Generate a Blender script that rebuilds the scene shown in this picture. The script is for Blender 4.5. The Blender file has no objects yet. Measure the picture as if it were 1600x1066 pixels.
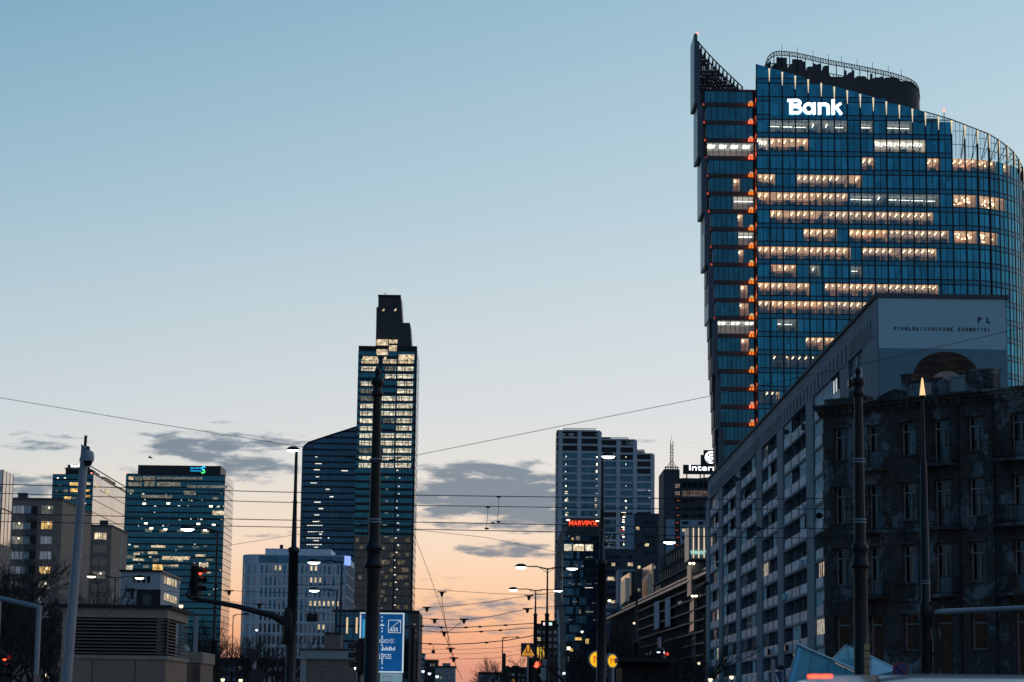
import bpy, math, random
from mathutils import Vector, Matrix
R = random.Random(7)
sc = bpy.context.scene
COL = sc.collection
# ------------------------------------------------------------------ camera
F = 3600.0
EYE = Vector((0, 0, 1.5))
Yc = Vector((-23, -577, -F)).normalized()
Zc = Vector((0.01335, 1, 0)); Zc = (Zc - Yc * Zc.dot(Yc)).normalized()
Xc = Yc.cross(Zc)
C2W = Matrix(((Xc.x, Xc.y, Xc.z), (Yc.x, Yc.y, Yc.z), (Zc.x, Zc.y, Zc.z)))
cam = bpy.data.objects.new('camera', bpy.data.cameras.new('camera'))
COL.objects.link(cam)
cam.matrix_world = Matrix.Translation(EYE) @ C2W.to_4x4()
cam.data.sensor_width = 36
cam.data.lens = F / 1600 * 36
cam.data.clip_start = 0.1
cam.data.clip_end = 12000
cam.data.dof.use_dof = True
cam.data.dof.focus_distance = 330
cam.data.dof.aperture_fstop = 6.3
sc.camera = cam

def ray(px, py):
    return (C2W @ Vector(((px - 800) / F, (533 - py) / F, -1))).normalized()
def at(px, py, Y):
    d = ray(px, py)
    return EYE + d * (Y / d.y)

# ------------------------------------------------------------------ object helpers
def tag(o, label=None, cat=None, group=None, kind=None):
    if label: o['label'] = label
    if cat: o['category'] = cat
    if group: o['group'] = group
    if kind: o['kind'] = kind
    return o
def thing(name, label, cat, loc, group=None):
    o = bpy.data.objects.new(name, None); COL.objects.link(o)
    o.location = loc; o.empty_display_size = 0.3
    tag(o, label, cat, group)
    return o
ORIG = {}
def origin(o):
    p = Vector((0, 0, 0))
    while o is not None:
        p += o.location; o = o.parent
    return p
def copy_tree(o, parent=None):
    c = o.copy(); COL.objects.link(c)
    if parent is not None: c.parent = parent
    for ch in list(o.children): copy_tree(ch, c)
    return c

class MB:
    def __init__(s): s.v = []; s.f = []; s.m = []; s.sm = []
    def add(s, vs, fs, m=0, sm=False):
        b = len(s.v); s.v += [Vector(x) for x in vs]
        for f in fs: s.f.append([b + i for i in f]); s.m.append(m); s.sm.append(sm)
    def quad(s, a, b, c, d, m=0): s.add([a, b, c, d], [(0, 1, 2, 3)], m)
    def box(s, x0, x1, y0, y1, z0, z1, m=0):
        s.add([(x0,y0,z0),(x1,y0,z0),(x1,y1,z0),(x0,y1,z0),(x0,y0,z1),(x1,y0,z1),(x1,y1,z1),(x0,y1,z1)],
              [(0,3,2,1),(4,5,6,7),(0,1,5,4),(1,2,6,5),(2,3,7,6),(3,0,4,7)], m)
    def hexa(s, p, m=0):   # 8 points, bottom ring then top ring
        s.add(p, [(0,3,2,1),(4,5,6,7),(0,1,5,4),(1,2,6,5),(2,3,7,6),(3,0,4,7)], m)
    def prism(s, pts, ext, m=0):
        n = len(pts); pts = [Vector(p) for p in pts]; e = Vector(ext)
        s.add(pts + [p + e for p in pts],
              [tuple(range(n)), tuple(range(2*n-1, n-1, -1))] + [(i, n+i, n+(i+1) % n, (i+1) % n) for i in range(n)], m)
    def tube(s, pts, r, n=8, m=0, cap=True, sm=True):
        pts = [Vector(p) for p in pts]; k = len(pts)
        rs = r if isinstance(r, (list, tuple)) else [r] * k
        vs = []
        for i, p in enumerate(pts):
            t = (pts[min(i+1, k-1)] - pts[max(i-1, 0)]).normalized()
            ref = Vector((0,0,1)) if abs(t.z) < .9 else Vector((1,0,0))
            a = t.cross(ref).normalized(); b = a.cross(t)
            for j in range(n):
                an = 2*math.pi*j/n
                vs.append(p + (a*math.cos(an) + b*math.sin(an)) * rs[i])
        fs = [(i*n+j, i*n+(j+1) % n, (i+1)*n+(j+1) % n, (i+1)*n+j) for i in range(k-1) for j in range(n)]
        s.add(vs, fs, m, sm)
        if cap:
            s.add(vs[:n], [tuple(range(n-1, -1, -1))], m); s.add(vs[-n:], [tuple(range(n))], m)
    def lathe(s, x, y, prof, n=16, m=0, sm=True):
        vs = []; k = len(prof)
        for z, r in prof:
            for j in range(n):
                a = 2*math.pi*j/n; vs.append((x + r*math.cos(a), y + r*math.sin(a), z))
        fs = [(i*n+j, i*n+(j+1) % n, (i+1)*n+(j+1) % n, (i+1)*n+j) for i in range(k-1) for j in range(n)]
        s.add(vs, fs, m, sm)
        s.add(vs[:n], [tuple(range(n-1, -1, -1))], m); s.add(vs[-n:], [tuple(range(n))], m)
    # oriented facade box
    def fb(s, fc, s0, s1, z0, z1, o0, o1, m=0):
        P = fc.p
        s.hexa([P(s0,z0,o1),P(s1,z0,o1),P(s1,z0,o0),P(s0,z0,o0),P(s0,z1,o1),P(s1,z1,o1),P(s1,z1,o0),P(s0,z1,o0)], m)
    def fq(s, fc, s0, s1, z0, z1, o, m=0, j=0):
        P = fc.p; a, b = (R.uniform(-j, j)*.5, R.uniform(-j, j)*.35) if j else (0, 0)
        s.quad(P(s0,z0,o-a-b), P(s1,z0,o+a-b), P(s1,z1,o+a+b), P(s0,z1,o-a+b), m)
    def build(s, name, mats, parent=None, loc=None):
        if not isinstance(mats, (list, tuple)): mats = [mats]
        o0 = origin(parent) if parent is not None else (Vector(loc) if loc is not None else Vector((0,0,0)))
        me = bpy.data.meshes.new(name)
        me.from_pydata([tuple(v - o0) for v in s.v], [], s.f)
        for m in mats: me.materials.append(m)
        me.polygons.foreach_set('material_index', s.m)
        me.polygons.foreach_set('use_smooth', s.sm)
        me.update()
        o = bpy.data.objects.new(name, me); COL.objects.link(o)
        if parent is not None: o.parent = parent
        else: o.location = o0
        return o

class Face:
    """vertical facade: s runs left to right as seen from outside, o is outward"""
    def __init__(f, a, b):
        f.a = Vector((a[0], a[1])); d = Vector((b[0], b[1])) - f.a
        f.L = d.length; f.u = d / f.L; f.n = Vector((f.u.y, -f.u.x))
    def p(f, s, z, o=0):
        q = f.a + f.u*s + f.n*o
        return Vector((q.x, q.y, z))
    def sz(f, px, py):
        d = ray(px, py)
        den = d.x*f.n.x + d.y*f.n.y
        t = ((f.a.x-EYE.x)*f.n.x + (f.a.y-EYE.y)*f.n.y) / den
        q = EYE + d*t
        return (Vector((q.x, q.y)) - f.a).dot(f.u), q.z
    def s(f, px, py): return f.sz(px, py)[0]
    def z(f, px, py): return f.sz(px, py)[1]
def front(px0, px1, py, Y, Y1=None):
    a = at(px0, py, Y); b = at(px1, py, Y if Y1 is None else Y1)
    return Face((a.x, a.y), (b.x, b.y))
def side(fc, depth, right=True):
    """the face that goes back from the right (or left) end of fc"""
    if right:
        e = fc.p(fc.L, 0); g = e - Vector((fc.n.x, fc.n.y, 0))*depth
        return Face((e.x, e.y), (g.x, g.y))
    e = fc.p(0, 0); g = e - Vector((fc.n.x, fc.n.y, 0))*depth
    return Face((g.x, g.y), (e.x, e.y))

# ------------------------------------------------------------------ materials
def s2l(c):
    return tuple((x/255/12.92 if x/255 <= .04045 else ((x/255+.055)/1.055)**2.4) for x in c)
MATS = {}
def new(name):
    m = bpy.data.materials.new(name); m.use_nodes = True
    nt = m.node_tree; nt.nodes.clear()
    out = nt.nodes.new('ShaderNodeOutputMaterial')
    return m, nt, out
def N(nt, t, **k):
    n = nt.nodes.new(t)
    for a, v in k.items():
        if a.startswith('i_'):
            n.inputs[a[2:].replace('_', ' ')].default_value = v
        else: setattr(n, a, v)
    return n
def mix_rgb(nt, fac, a, b, mode='MIX'):
    n = nt.nodes.new('ShaderNodeMix'); n.data_type = 'RGBA'; n.blend_type = mode
    for sock, v in ((n.inputs[0], fac), (n.inputs[6], a), (n.inputs[7], b)):
        if hasattr(v, 'is_output'): nt.links.new(v, sock)
        elif isinstance(v, (int, float)): sock.default_value = v
        else: sock.default_value = (*v, 1)
    return n.outputs[2]
def math_n(nt, op, a, b=None, c=None, clamp=False):
    n = nt.nodes.new('ShaderNodeMath'); n.operation = op; n.use_clamp = clamp
    for i, v in enumerate((a, b, c)):
        if v is None: continue
        if hasattr(v, 'is_output'): nt.links.new(v, n.inputs[i])
        else: n.inputs[i].default_value = v
    return n.outputs[0]
def ramp(nt, fac, stops, interp='LINEAR'):
    n = nt.nodes.new('ShaderNodeValToRGB'); n.color_ramp.interpolation = interp
    e = n.color_ramp.elements
    while len(e) < len(stops): e.new(0.5)
    for i, (p, c) in enumerate(stops):
        e[i].position = p; e[i].color = (*c, 1) if len(c) == 3 else c
    nt.links.new(fac, n.inputs[0])
    return n.outputs[0]

def solid(name, col, rough=.75, metal=0, var=.18, scale=.6, dirt=None, dscale=.15, dth=(.5, .7), bump=0.0, spec=.5, streak=False):
    """painted / mineral surface: two noise octaves of tone, optional patches of another colour"""
    m, nt, out = new(name)
    b = N(nt, 'ShaderNodeBsdfPrincipled'); b.inputs['Roughness'].default_value = rough; b.inputs['Metallic'].default_value = metal
    b.inputs['Specular IOR Level'].default_value = spec
    tc = N(nt, 'ShaderNodeTexCoord')
    mp = N(nt, 'ShaderNodeMapping'); nt.links.new(tc.outputs['Object'], mp.inputs[0])
    if streak: mp.inputs['Scale'].default_value = (1, 1, .22)
    no = N(nt, 'ShaderNodeTexNoise'); no.inputs['Scale'].default_value = scale; no.inputs['Detail'].default_value = 6
    nt.links.new(mp.outputs[0], no.inputs['Vector'])
    k = math_n(nt, 'MULTIPLY_ADD', no.outputs['Fac'], 4*var, 1-2*var)
    c = mix_rgb(nt, 1.0, col, k, 'MULTIPLY')
    if dirt:
        n2 = N(nt, 'ShaderNodeTexNoise'); n2.inputs['Scale'].default_value = dscale; n2.inputs['Detail'].default_value = 8; n2.inputs['Roughness'].default_value = .62
        nt.links.new(mp.outputs[0], n2.inputs['Vector'])
        fr = ramp(nt, n2.outputs['Fac'], [(dth[0], (0,0,0)), (dth[1], (1,1,1))])
        c = mix_rgb(nt, fr, c, dirt)
    nt.links.new(c, b.inputs['Base Color'])
    if bump:
        bp = N(nt, 'ShaderNodeBump'); bp.inputs['Strength'].default_value = bump; bp.inputs['Distance'].default_value = .05
        nt.links.new(no.outputs['Fac'], bp.inputs['Height']); nt.links.new(bp.outputs[0], b.inputs['Normal'])
    nt.links.new(b.outputs[0], out.inputs[0])
    MATS[name] = m
    return m

def mirror_glass(name, tint, rough=.06, cell=(2.8, 2.8, 3.9), var=.35, diff=(.01,.02,.03), refl=.85, wave=.0):
    """coated facade glass seen from outside by day: tinted mirror over a dark room, tone varies pane by pane"""
    m, nt, out = new(name)
    tc = N(nt, 'ShaderNodeTexCoord')
    mp = N(nt, 'ShaderNodeMapping'); nt.links.new(tc.outputs['Object'], mp.inputs[0])
    mp.inputs['Scale'].default_value = (1/cell[0], 1/cell[1], 1/cell[2])
    fl = N(nt, 'ShaderNodeVectorMath', operation='FLOOR'); nt.links.new(mp.outputs[0], fl.inputs[0])
    wn = N(nt, 'ShaderNodeTexWhiteNoise'); nt.links.new(fl.outputs[0], wn.inputs[0])
    no = N(nt, 'ShaderNodeTexNoise'); no.inputs['Scale'].default_value = .05; nt.links.new(tc.outputs['Object'], no.inputs['Vector'])
    k = math_n(nt, 'MULTIPLY_ADD', wn.outputs[0], var, 1-var*.6)
    k = math_n(nt, 'MULTIPLY', k, math_n(nt, 'MULTIPLY_ADD', no.outputs['Fac'], .6, .7))
    col = mix_rgb(nt, 1.0, tint, k, 'MULTIPLY')
    g = N(nt, 'ShaderNodeBsdfGlossy'); g.inputs['Roughness'].default_value = rough; nt.links.new(col, g.inputs['Color'])
    d = N(nt, 'ShaderNodeBsdfDiffuse'); d.inputs['Color'].default_value = (*diff, 1)
    # grazing views reflect without the tint
    lw = N(nt, 'ShaderNodeLayerWeight'); lw.inputs['Blend'].default_value = .25
    g2 = N(nt, 'ShaderNodeBsdfGlossy'); g2.inputs['Roughness'].default_value = rough; g2.inputs['Color'].default_value = (.8,.82,.85,1)
    mx = N(nt, 'ShaderNodeMixShader'); mx.inputs[0].default_value = refl
    nt.links.new(d.outputs[0], mx.inputs[1]); nt.links.new(g.outputs[0], mx.inputs[2])
    m2 = N(nt, 'ShaderNodeMixShader'); nt.links.new(math_n(nt, 'MULTIPLY', lw.outputs['Fresnel'], .9, clamp=True), m2.inputs[0])
    nt.links.new(mx.outputs[0], m2.inputs[1]); nt.links.new(g2.outputs[0], m2.inputs[2])
    if wave:
        n3 = N(nt, 'ShaderNodeTexNoise'); n3.inputs['Scale'].default_value = .45; nt.links.new(tc.outputs['Object'], n3.inputs['Vector'])
        bp = N(nt, 'ShaderNodeBump'); bp.inputs['Strength'].default_value = wave; bp.inputs['Distance'].default_value = .1
        nt.links.new(n3.outputs['Fac'], bp.inputs['Height'])
        for q in (g, g2): nt.links.new(bp.outputs[0], q.inputs['Normal'])
    nt.links.new(m2.outputs[0], out.inputs[0])
    MATS[name] = m
    return m

def clear_glass(name, trans=(.78,.86,.9), refl=(.25,.5,.65), fac=.28):
    m, nt, out = new(name)
    t = N(nt, 'ShaderNodeBsdfTransparent'); t.inputs[0].default_value = (*trans, 1)
    g = N(nt, 'ShaderNodeBsdfGlossy'); g.inputs['Roughness'].default_value = .04; g.inputs['Color'].default_value = (*refl, 1)
    lw = N(nt, 'ShaderNodeLayerWeight'); lw.inputs['Blend'].default_value = .3
    f = math_n(nt, 'MAXIMUM', lw.outputs['Fresnel'], fac)
    mx = N(nt, 'ShaderNodeMixShader'); nt.links.new(f, mx.inputs[0])
    nt.links.new(t.outputs[0], mx.inputs[1]); nt.links.new(g.outputs[0], mx.inputs[2])
    nt.links.new(mx.outputs[0], out.inputs[0]); MATS[name] = m
    return m

def emis(name, col, st):
    m, nt, out = new(name)
    e = N(nt, 'ShaderNodeEmission'); e.inputs[0].default_value = (*col, 1); e.inputs[1].default_value = st
    nt.links.new(e.outputs[0], out.inputs[0]); MATS[name] = m
    return m

def lit_pane(name, a, b, st, cell=(1.4, 1.4, 1.3), dark=.25):
    """a lit window far away: curtain, furniture and lamp tones inside one glowing pane"""
    m, nt, out = new(name)
    tc = N(nt, 'ShaderNodeTexCoord')
    mp = N(nt, 'ShaderNodeMapping'); mp.inputs['Scale'].default_value = (1/cell[0], 1/cell[1], 1/cell[2]); nt.links.new(tc.outputs['Object'], mp.inputs[0])
    fl = N(nt, 'ShaderNodeVectorMath', operation='FLOOR'); nt.links.new(mp.outputs[0], fl.inputs[0])
    wn = N(nt, 'ShaderNodeTexWhiteNoise'); nt.links.new(fl.outputs[0], wn.inputs[0])
    no = N(nt, 'ShaderNodeTexNoise'); no.inputs['Scale'].default_value = .9; no.inputs['Detail'].default_value = 3; nt.links.new(tc.outputs['Object'], no.inputs['Vector'])
    k = math_n(nt, 'MULTIPLY', math_n(nt, 'MULTIPLY_ADD', wn.outputs[0], .6, .55), math_n(nt, 'MULTIPLY_ADD', no.outputs['Fac'], 2.4, -.4, clamp=False))
    k = math_n(nt, 'MAXIMUM', k, dark)
    c = mix_rgb(nt, no.outputs['Fac'], a, b)
    e = N(nt, 'ShaderNodeEmission'); nt.links.new(c, e.inputs[0]); nt.links.new(math_n(nt, 'MULTIPLY', k, st), e.inputs[1])
    nt.links.new(e.outputs[0], out.inputs[0]); MATS[name] = m
    return m

def bricks(name, c1, c2, mortar, size=(.25,.08), rough=.85, msize=.012):
    m, nt, out = new(name)
    tc = N(nt, 'ShaderNodeTexCoord'); geo = N(nt, 'ShaderNodeNewGeometry')
    sx = N(nt, 'ShaderNodeSeparateXYZ'); nt.links.new(tc.outputs['Object'], sx.inputs[0])
    h = math_n(nt, 'ADD', sx.outputs[0], sx.outputs[1])
    cb = N(nt, 'ShaderNodeCombineXYZ'); nt.links.new(h, cb.inputs[0]); nt.links.new(sx.outputs[2], cb.inputs[1])
    br = N(nt, 'ShaderNodeTexBrick'); nt.links.new(cb.outputs[0], br.inputs['Vector'])
    br.inputs['Color1'].default_value = (*c1,1); br.inputs['Color2'].default_value = (*c2,1); br.inputs['Mortar'].default_value = (*mortar,1)
    br.inputs['Scale'].default_value = 1; br.inputs['Brick Width'].default_value = size[0]; br.inputs['Row Height'].default_value = size[1]; br.inputs['Mortar Size'].default_value = msize
    no = N(nt, 'ShaderNodeTexNoise'); no.inputs['Scale'].default_value = .8; no.inputs['Detail'].default_value = 6; nt.links.new(tc.outputs['Object'], no.inputs['Vector'])
    c = mix_rgb(nt, 1.0, br.outputs['Color'], math_n(nt, 'MULTIPLY_ADD', no.outputs['Fac'], .9, .55), 'MULTIPLY')
    b = N(nt, 'ShaderNodeBsdfPrincipled'); b.inputs['Roughness'].default_value = rough
    nt.links.new(c, b.inputs['Base Color']); nt.links.new(b.outputs[0], out.inputs[0]); MATS[name] = m
    return m

# setting and building materials
asphalt = solid('asphalt', (.045,.045,.05), .85, bump=.2, scale=3)
paving = solid('paving', (.22,.21,.2), .85, scale=2)
soil = solid('soil', (.05,.06,.03), .95, scale=1)
steel_dark = solid('dark_painted_steel', (.018,.018,.02), .45, .3, var=.3, scale=2.5)
steel_black = solid('black_painted_steel', (.012,.011,.011), .5, .2, var=.3, scale=3)
steel_grey = solid('grey_painted_steel', (.33,.34,.38), .5, .1, var=.12, scale=1.5, dirt=(.16,.15,.16), dscale=.9, dth=(.55,.8))
wire_m = solid('wire_metal', (.02,.022,.03), .5, .4, var=.1)
concrete_blue = solid('weathered_concrete', (.285,.31,.35), .85, var=.16, scale=.35, dirt=(.19,.2,.22), dscale=.11, dth=(.5,.72), streak=True)
concrete_dark = solid('dark_concrete', (.10,.10,.105), .85, var=.2, scale=.3, streak=True)
def old_plaster(name):
    m, nt, out = new(name); tc = N(nt, 'ShaderNodeTexCoord')
    def noise(sc, det, ro=.6, scl=(1,1,1), dist=0):
        mp = N(nt, 'ShaderNodeMapping'); mp.inputs['Scale'].default_value = scl; nt.links.new(tc.outputs['Object'], mp.inputs[0])
        n = N(nt, 'ShaderNodeTexNoise'); n.inputs['Scale'].default_value = sc; n.inputs['Detail'].default_value = det; n.inputs['Roughness'].default_value = ro; n.inputs['Distortion'].default_value = dist
        nt.links.new(mp.outputs[0], n.inputs['Vector']); return n.outputs['Fac']
    grain = noise(5, 8, .7); big = noise(.33, 12, .68, (1,1,.8), .4); st = noise(1.6, 6, .6, (1,1,.1)); br = noise(.5, 10, .7, (1,1,1), .3)
    c = mix_rgb(nt, ramp(nt, grain, [(.3,(0,0,0)),(.7,(1,1,1))]), (.062,.046,.039), (.145,.11,.093))
    c = mix_rgb(nt, ramp(nt, br, [(.56,(0,0,0)),(.6,(1,1,1))]), c, (.10,.05,.034))
    pm = ramp(nt, big, [(.515,(0,0,0)),(.56,(1,1,1))])
    c = mix_rgb(nt, pm, c, mix_rgb(nt, grain, (.14,.135,.135), (.40,.39,.39)))
    c = mix_rgb(nt, ramp(nt, st, [(.5,(0,0,0)),(.72,(.8,.8,.8))]), c, (.022,.019,.018))
    vo = N(nt, 'ShaderNodeTexVoronoi', feature='DISTANCE_TO_EDGE'); vo.inputs['Scale'].default_value = .55
    wp = N(nt, 'ShaderNodeVectorMath', operation='ADD'); nz = N(nt, 'ShaderNodeTexNoise'); nz.inputs['Scale'].default_value = 1.2; nz.inputs['Detail'].default_value = 5; nt.links.new(tc.outputs['Object'], nz.inputs['Vector'])
    nt.links.new(tc.outputs['Object'], wp.inputs[0]); nt.links.new(nz.outputs['Color'], wp.inputs[1]); nt.links.new(wp.outputs[0], vo.inputs['Vector'])
    c = mix_rgb(nt, ramp(nt, vo.outputs['Distance'], [(0,(.85,.85,.85)),(.018,(0,0,0))]), c, (.012,.01,.01))
    b = N(nt, 'ShaderNodeBsdfPrincipled'); b.inputs['Roughness'].default_value = .93; nt.links.new(c, b.inputs['Base Color'])
    bp = N(nt, 'ShaderNodeBump'); bp.inputs['Strength'].default_value = .7; bp.inputs['Distance'].default_value = .06; nt.links.new(math_n(nt, 'ADD', pm, math_n(nt, 'MULTIPLY', grain, .6)), bp.inputs['Height']); nt.links.new(bp.outputs[0], b.inputs['Normal'])
    nt.links.new(b.outputs[0], out.inputs[0]); MATS[name] = m; return m
plaster_old = old_plaster('crumbling_plaster')
brick_blk = bricks('brown_clinker', (.36,.27,.22), (.29,.215,.175), (.24,.19,.165), (.25,.08))
brick_sm = bricks('small_brown_brick', (.36,.28,.22), (.27,.2,.16), (.12,.1,.09), (.24,.075))
granite = bricks('granite_panels', (.36,.235,.17), (.30,.195,.145), (.07,.05,.04), (1.15,1.0), .45, .015)
granite_pl = solid('granite_coping', (.40,.31,.25), .4, var=.25, scale=6)
stone_lt = solid('pale_stone', (.42,.41,.40), .8, var=.12, scale=.4, streak=True)
white_paint = solid('white_paint', (.7,.71,.72), .6, var=.08)
offwhite = solid('grey_white_render', (.42,.46,.5), .75, var=.1, scale=.2, streak=True)
bluewall = solid('pale_blue_panels', (.22,.32,.42), .7, var=.12, scale=.25)
dkpanel = solid('charcoal_panel', (.035,.038,.045), .5, var=.3, scale=.2)
roof_felt = solid('roof_felt', (.04,.04,.042), .9, var=.2)
frame_dk = solid('dark_frame', (.012,.016,.022), .4, .3, var=.1)
frame_lt = solid('pale_window_frame', (.55,.55,.55), .6, var=.08)
mullion_m = solid('navy_mullion', (.008,.014,.022), .35, .4, var=.1)
spandrel_m = mirror_glass('spandrel_glass', (.026,.21,.34), .12, (2.82,2.82,99), .2, refl=.8)
bank_glass = mirror_glass('bank_tower_glass', (.028,.285,.44), .05, (1.41,1.41,3.97), .55, (.004,.012,.02), .85, wave=.22)
bank_clear = clear_glass('bank_clear_glass')
screen_glass = clear_glass('parapet_screen_glass', (.8,.9,.93), (.3,.6,.7), .16)
wing_glass = mirror_glass('bank_wing_glass', (.03,.21,.30), .06, (1.4,1.4,3.9), .4, (.004,.01,.016), .8, wave=.12)
navy_glass = mirror_glass('navy_tower_glass', (.045,.17,.29), .07, (1.5,1.5,3.6), .35, (.006,.012,.02), .85)
teal_glass = mirror_glass('teal_tower_glass', (.035,.22,.31), .07, (1.5,1.5,3.6), .35, (.006,.014,.018), .85)
steel_glass = mirror_glass('pale_facade_glass', (.62,.62,.62), .05, (3,3,3.8), .15, (.05,.05,.05), .9, wave=.05)
dark_glass = mirror_glass('dark_window_glass', (.22,.3,.38), .05, (1.2,1.2,1.5), .5, (.008,.009,.01), .8)
brown_glass = mirror_glass('bronze_mesh_glass', (.30,.26,.22), .3, (1.2,1.2,3.8), .5, (.15,.13,.11), .5)
block_glass = mirror_glass('flat_window_glass', (.8,.8,.82), .04, (.9,.9,1.3), .4, (.01,.01,.012), .9, wave=.08)
lamp_white = emis('street_lamp_glow', (.82,.93,1), 5.5)
lamp_warm = emis('warm_lamp_glow', (1,.83,.58), 4.5)
red_glow = emis('red_signal_glow', (1,.07,.03), 4)
sign_white = emis('white_letter_glow', (.93,.97,1), 2.6)
beacon = emis('red_beacon', (1,.25,.2), 2.5)
office_lamp = emis('office_tube', (1,.7,.36), 9)
office_cool = emis('cool_office_tube', (.95,.93,.75), 5.5)
fin_lamp = emis('fin_light', (1,.82,.55), .85)
flame_lamp = emis('amber_flood', (1,.2,.02), 1.35)
office_wall = solid('office_wall', (.66,.52,.42), .8, var=.2, scale=.8)
def glow_ceiling(name, c, st):  # plain ceiling, the light of the office lamps put in as its own emission
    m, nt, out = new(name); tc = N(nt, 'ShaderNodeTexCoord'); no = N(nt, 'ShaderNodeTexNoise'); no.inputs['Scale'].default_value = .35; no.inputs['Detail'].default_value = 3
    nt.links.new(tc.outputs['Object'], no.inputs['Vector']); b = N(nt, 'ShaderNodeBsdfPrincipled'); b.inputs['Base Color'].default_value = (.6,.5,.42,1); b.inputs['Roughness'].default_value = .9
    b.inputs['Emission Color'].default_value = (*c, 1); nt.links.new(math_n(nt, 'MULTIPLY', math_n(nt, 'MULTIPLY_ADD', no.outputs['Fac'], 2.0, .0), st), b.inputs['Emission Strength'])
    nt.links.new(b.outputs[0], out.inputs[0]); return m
office_ceil = glow_ceiling('painted_glow_ceiling', (1,.52,.27), .66)
warm_ceil = glow_ceiling('amber_painted_glow_ceiling', (1,.47,.2), .8)
mild_ceil = glow_ceiling('mild_painted_glow_ceiling', (1,.6,.38), .42)
cool_ceil = glow_ceiling('cool_painted_glow_ceiling', (1,.86,.66), .42)
dim_ceil = glow_ceiling('dim_painted_glow_ceiling', (.75,.85,.8), .13)
office_floor = solid('office_carpet', (.14,.13,.14), .95, var=.2)
office_dark = solid('office_furniture', (.045,.05,.07), .6, var=.3)
lit_warm = lit_pane('lit_warm_room', (1,.72,.4), (1,.86,.62), .95)
lit_cream = lit_pane('lit_cream_room', (.98,.85,.56), (1,.95,.8), 1.0, (1.6,1.6,1.6), .22)
lit_amber = lit_pane('lit_amber_room', (1,.5,.1), (1,.75,.3), 1.2)
lit_dim = lit_pane('dim_room', (.35,.38,.34), (.55,.52,.42), .45)
lit_point = emis('ceiling_point', (.95,.95,.85), 1.15)
globe_warm = emis('globe_warm_glow', (1,.82,.58), 1.5)
globe_cool = emis('globe_cool_glow', (.82,.93,1), 1.5)
bark = solid('bark', (.035,.028,.024), .95, var=.3, scale=3)
twig = solid('twigs', (.03,.024,.022), .95, var=.3, scale=3)
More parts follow.
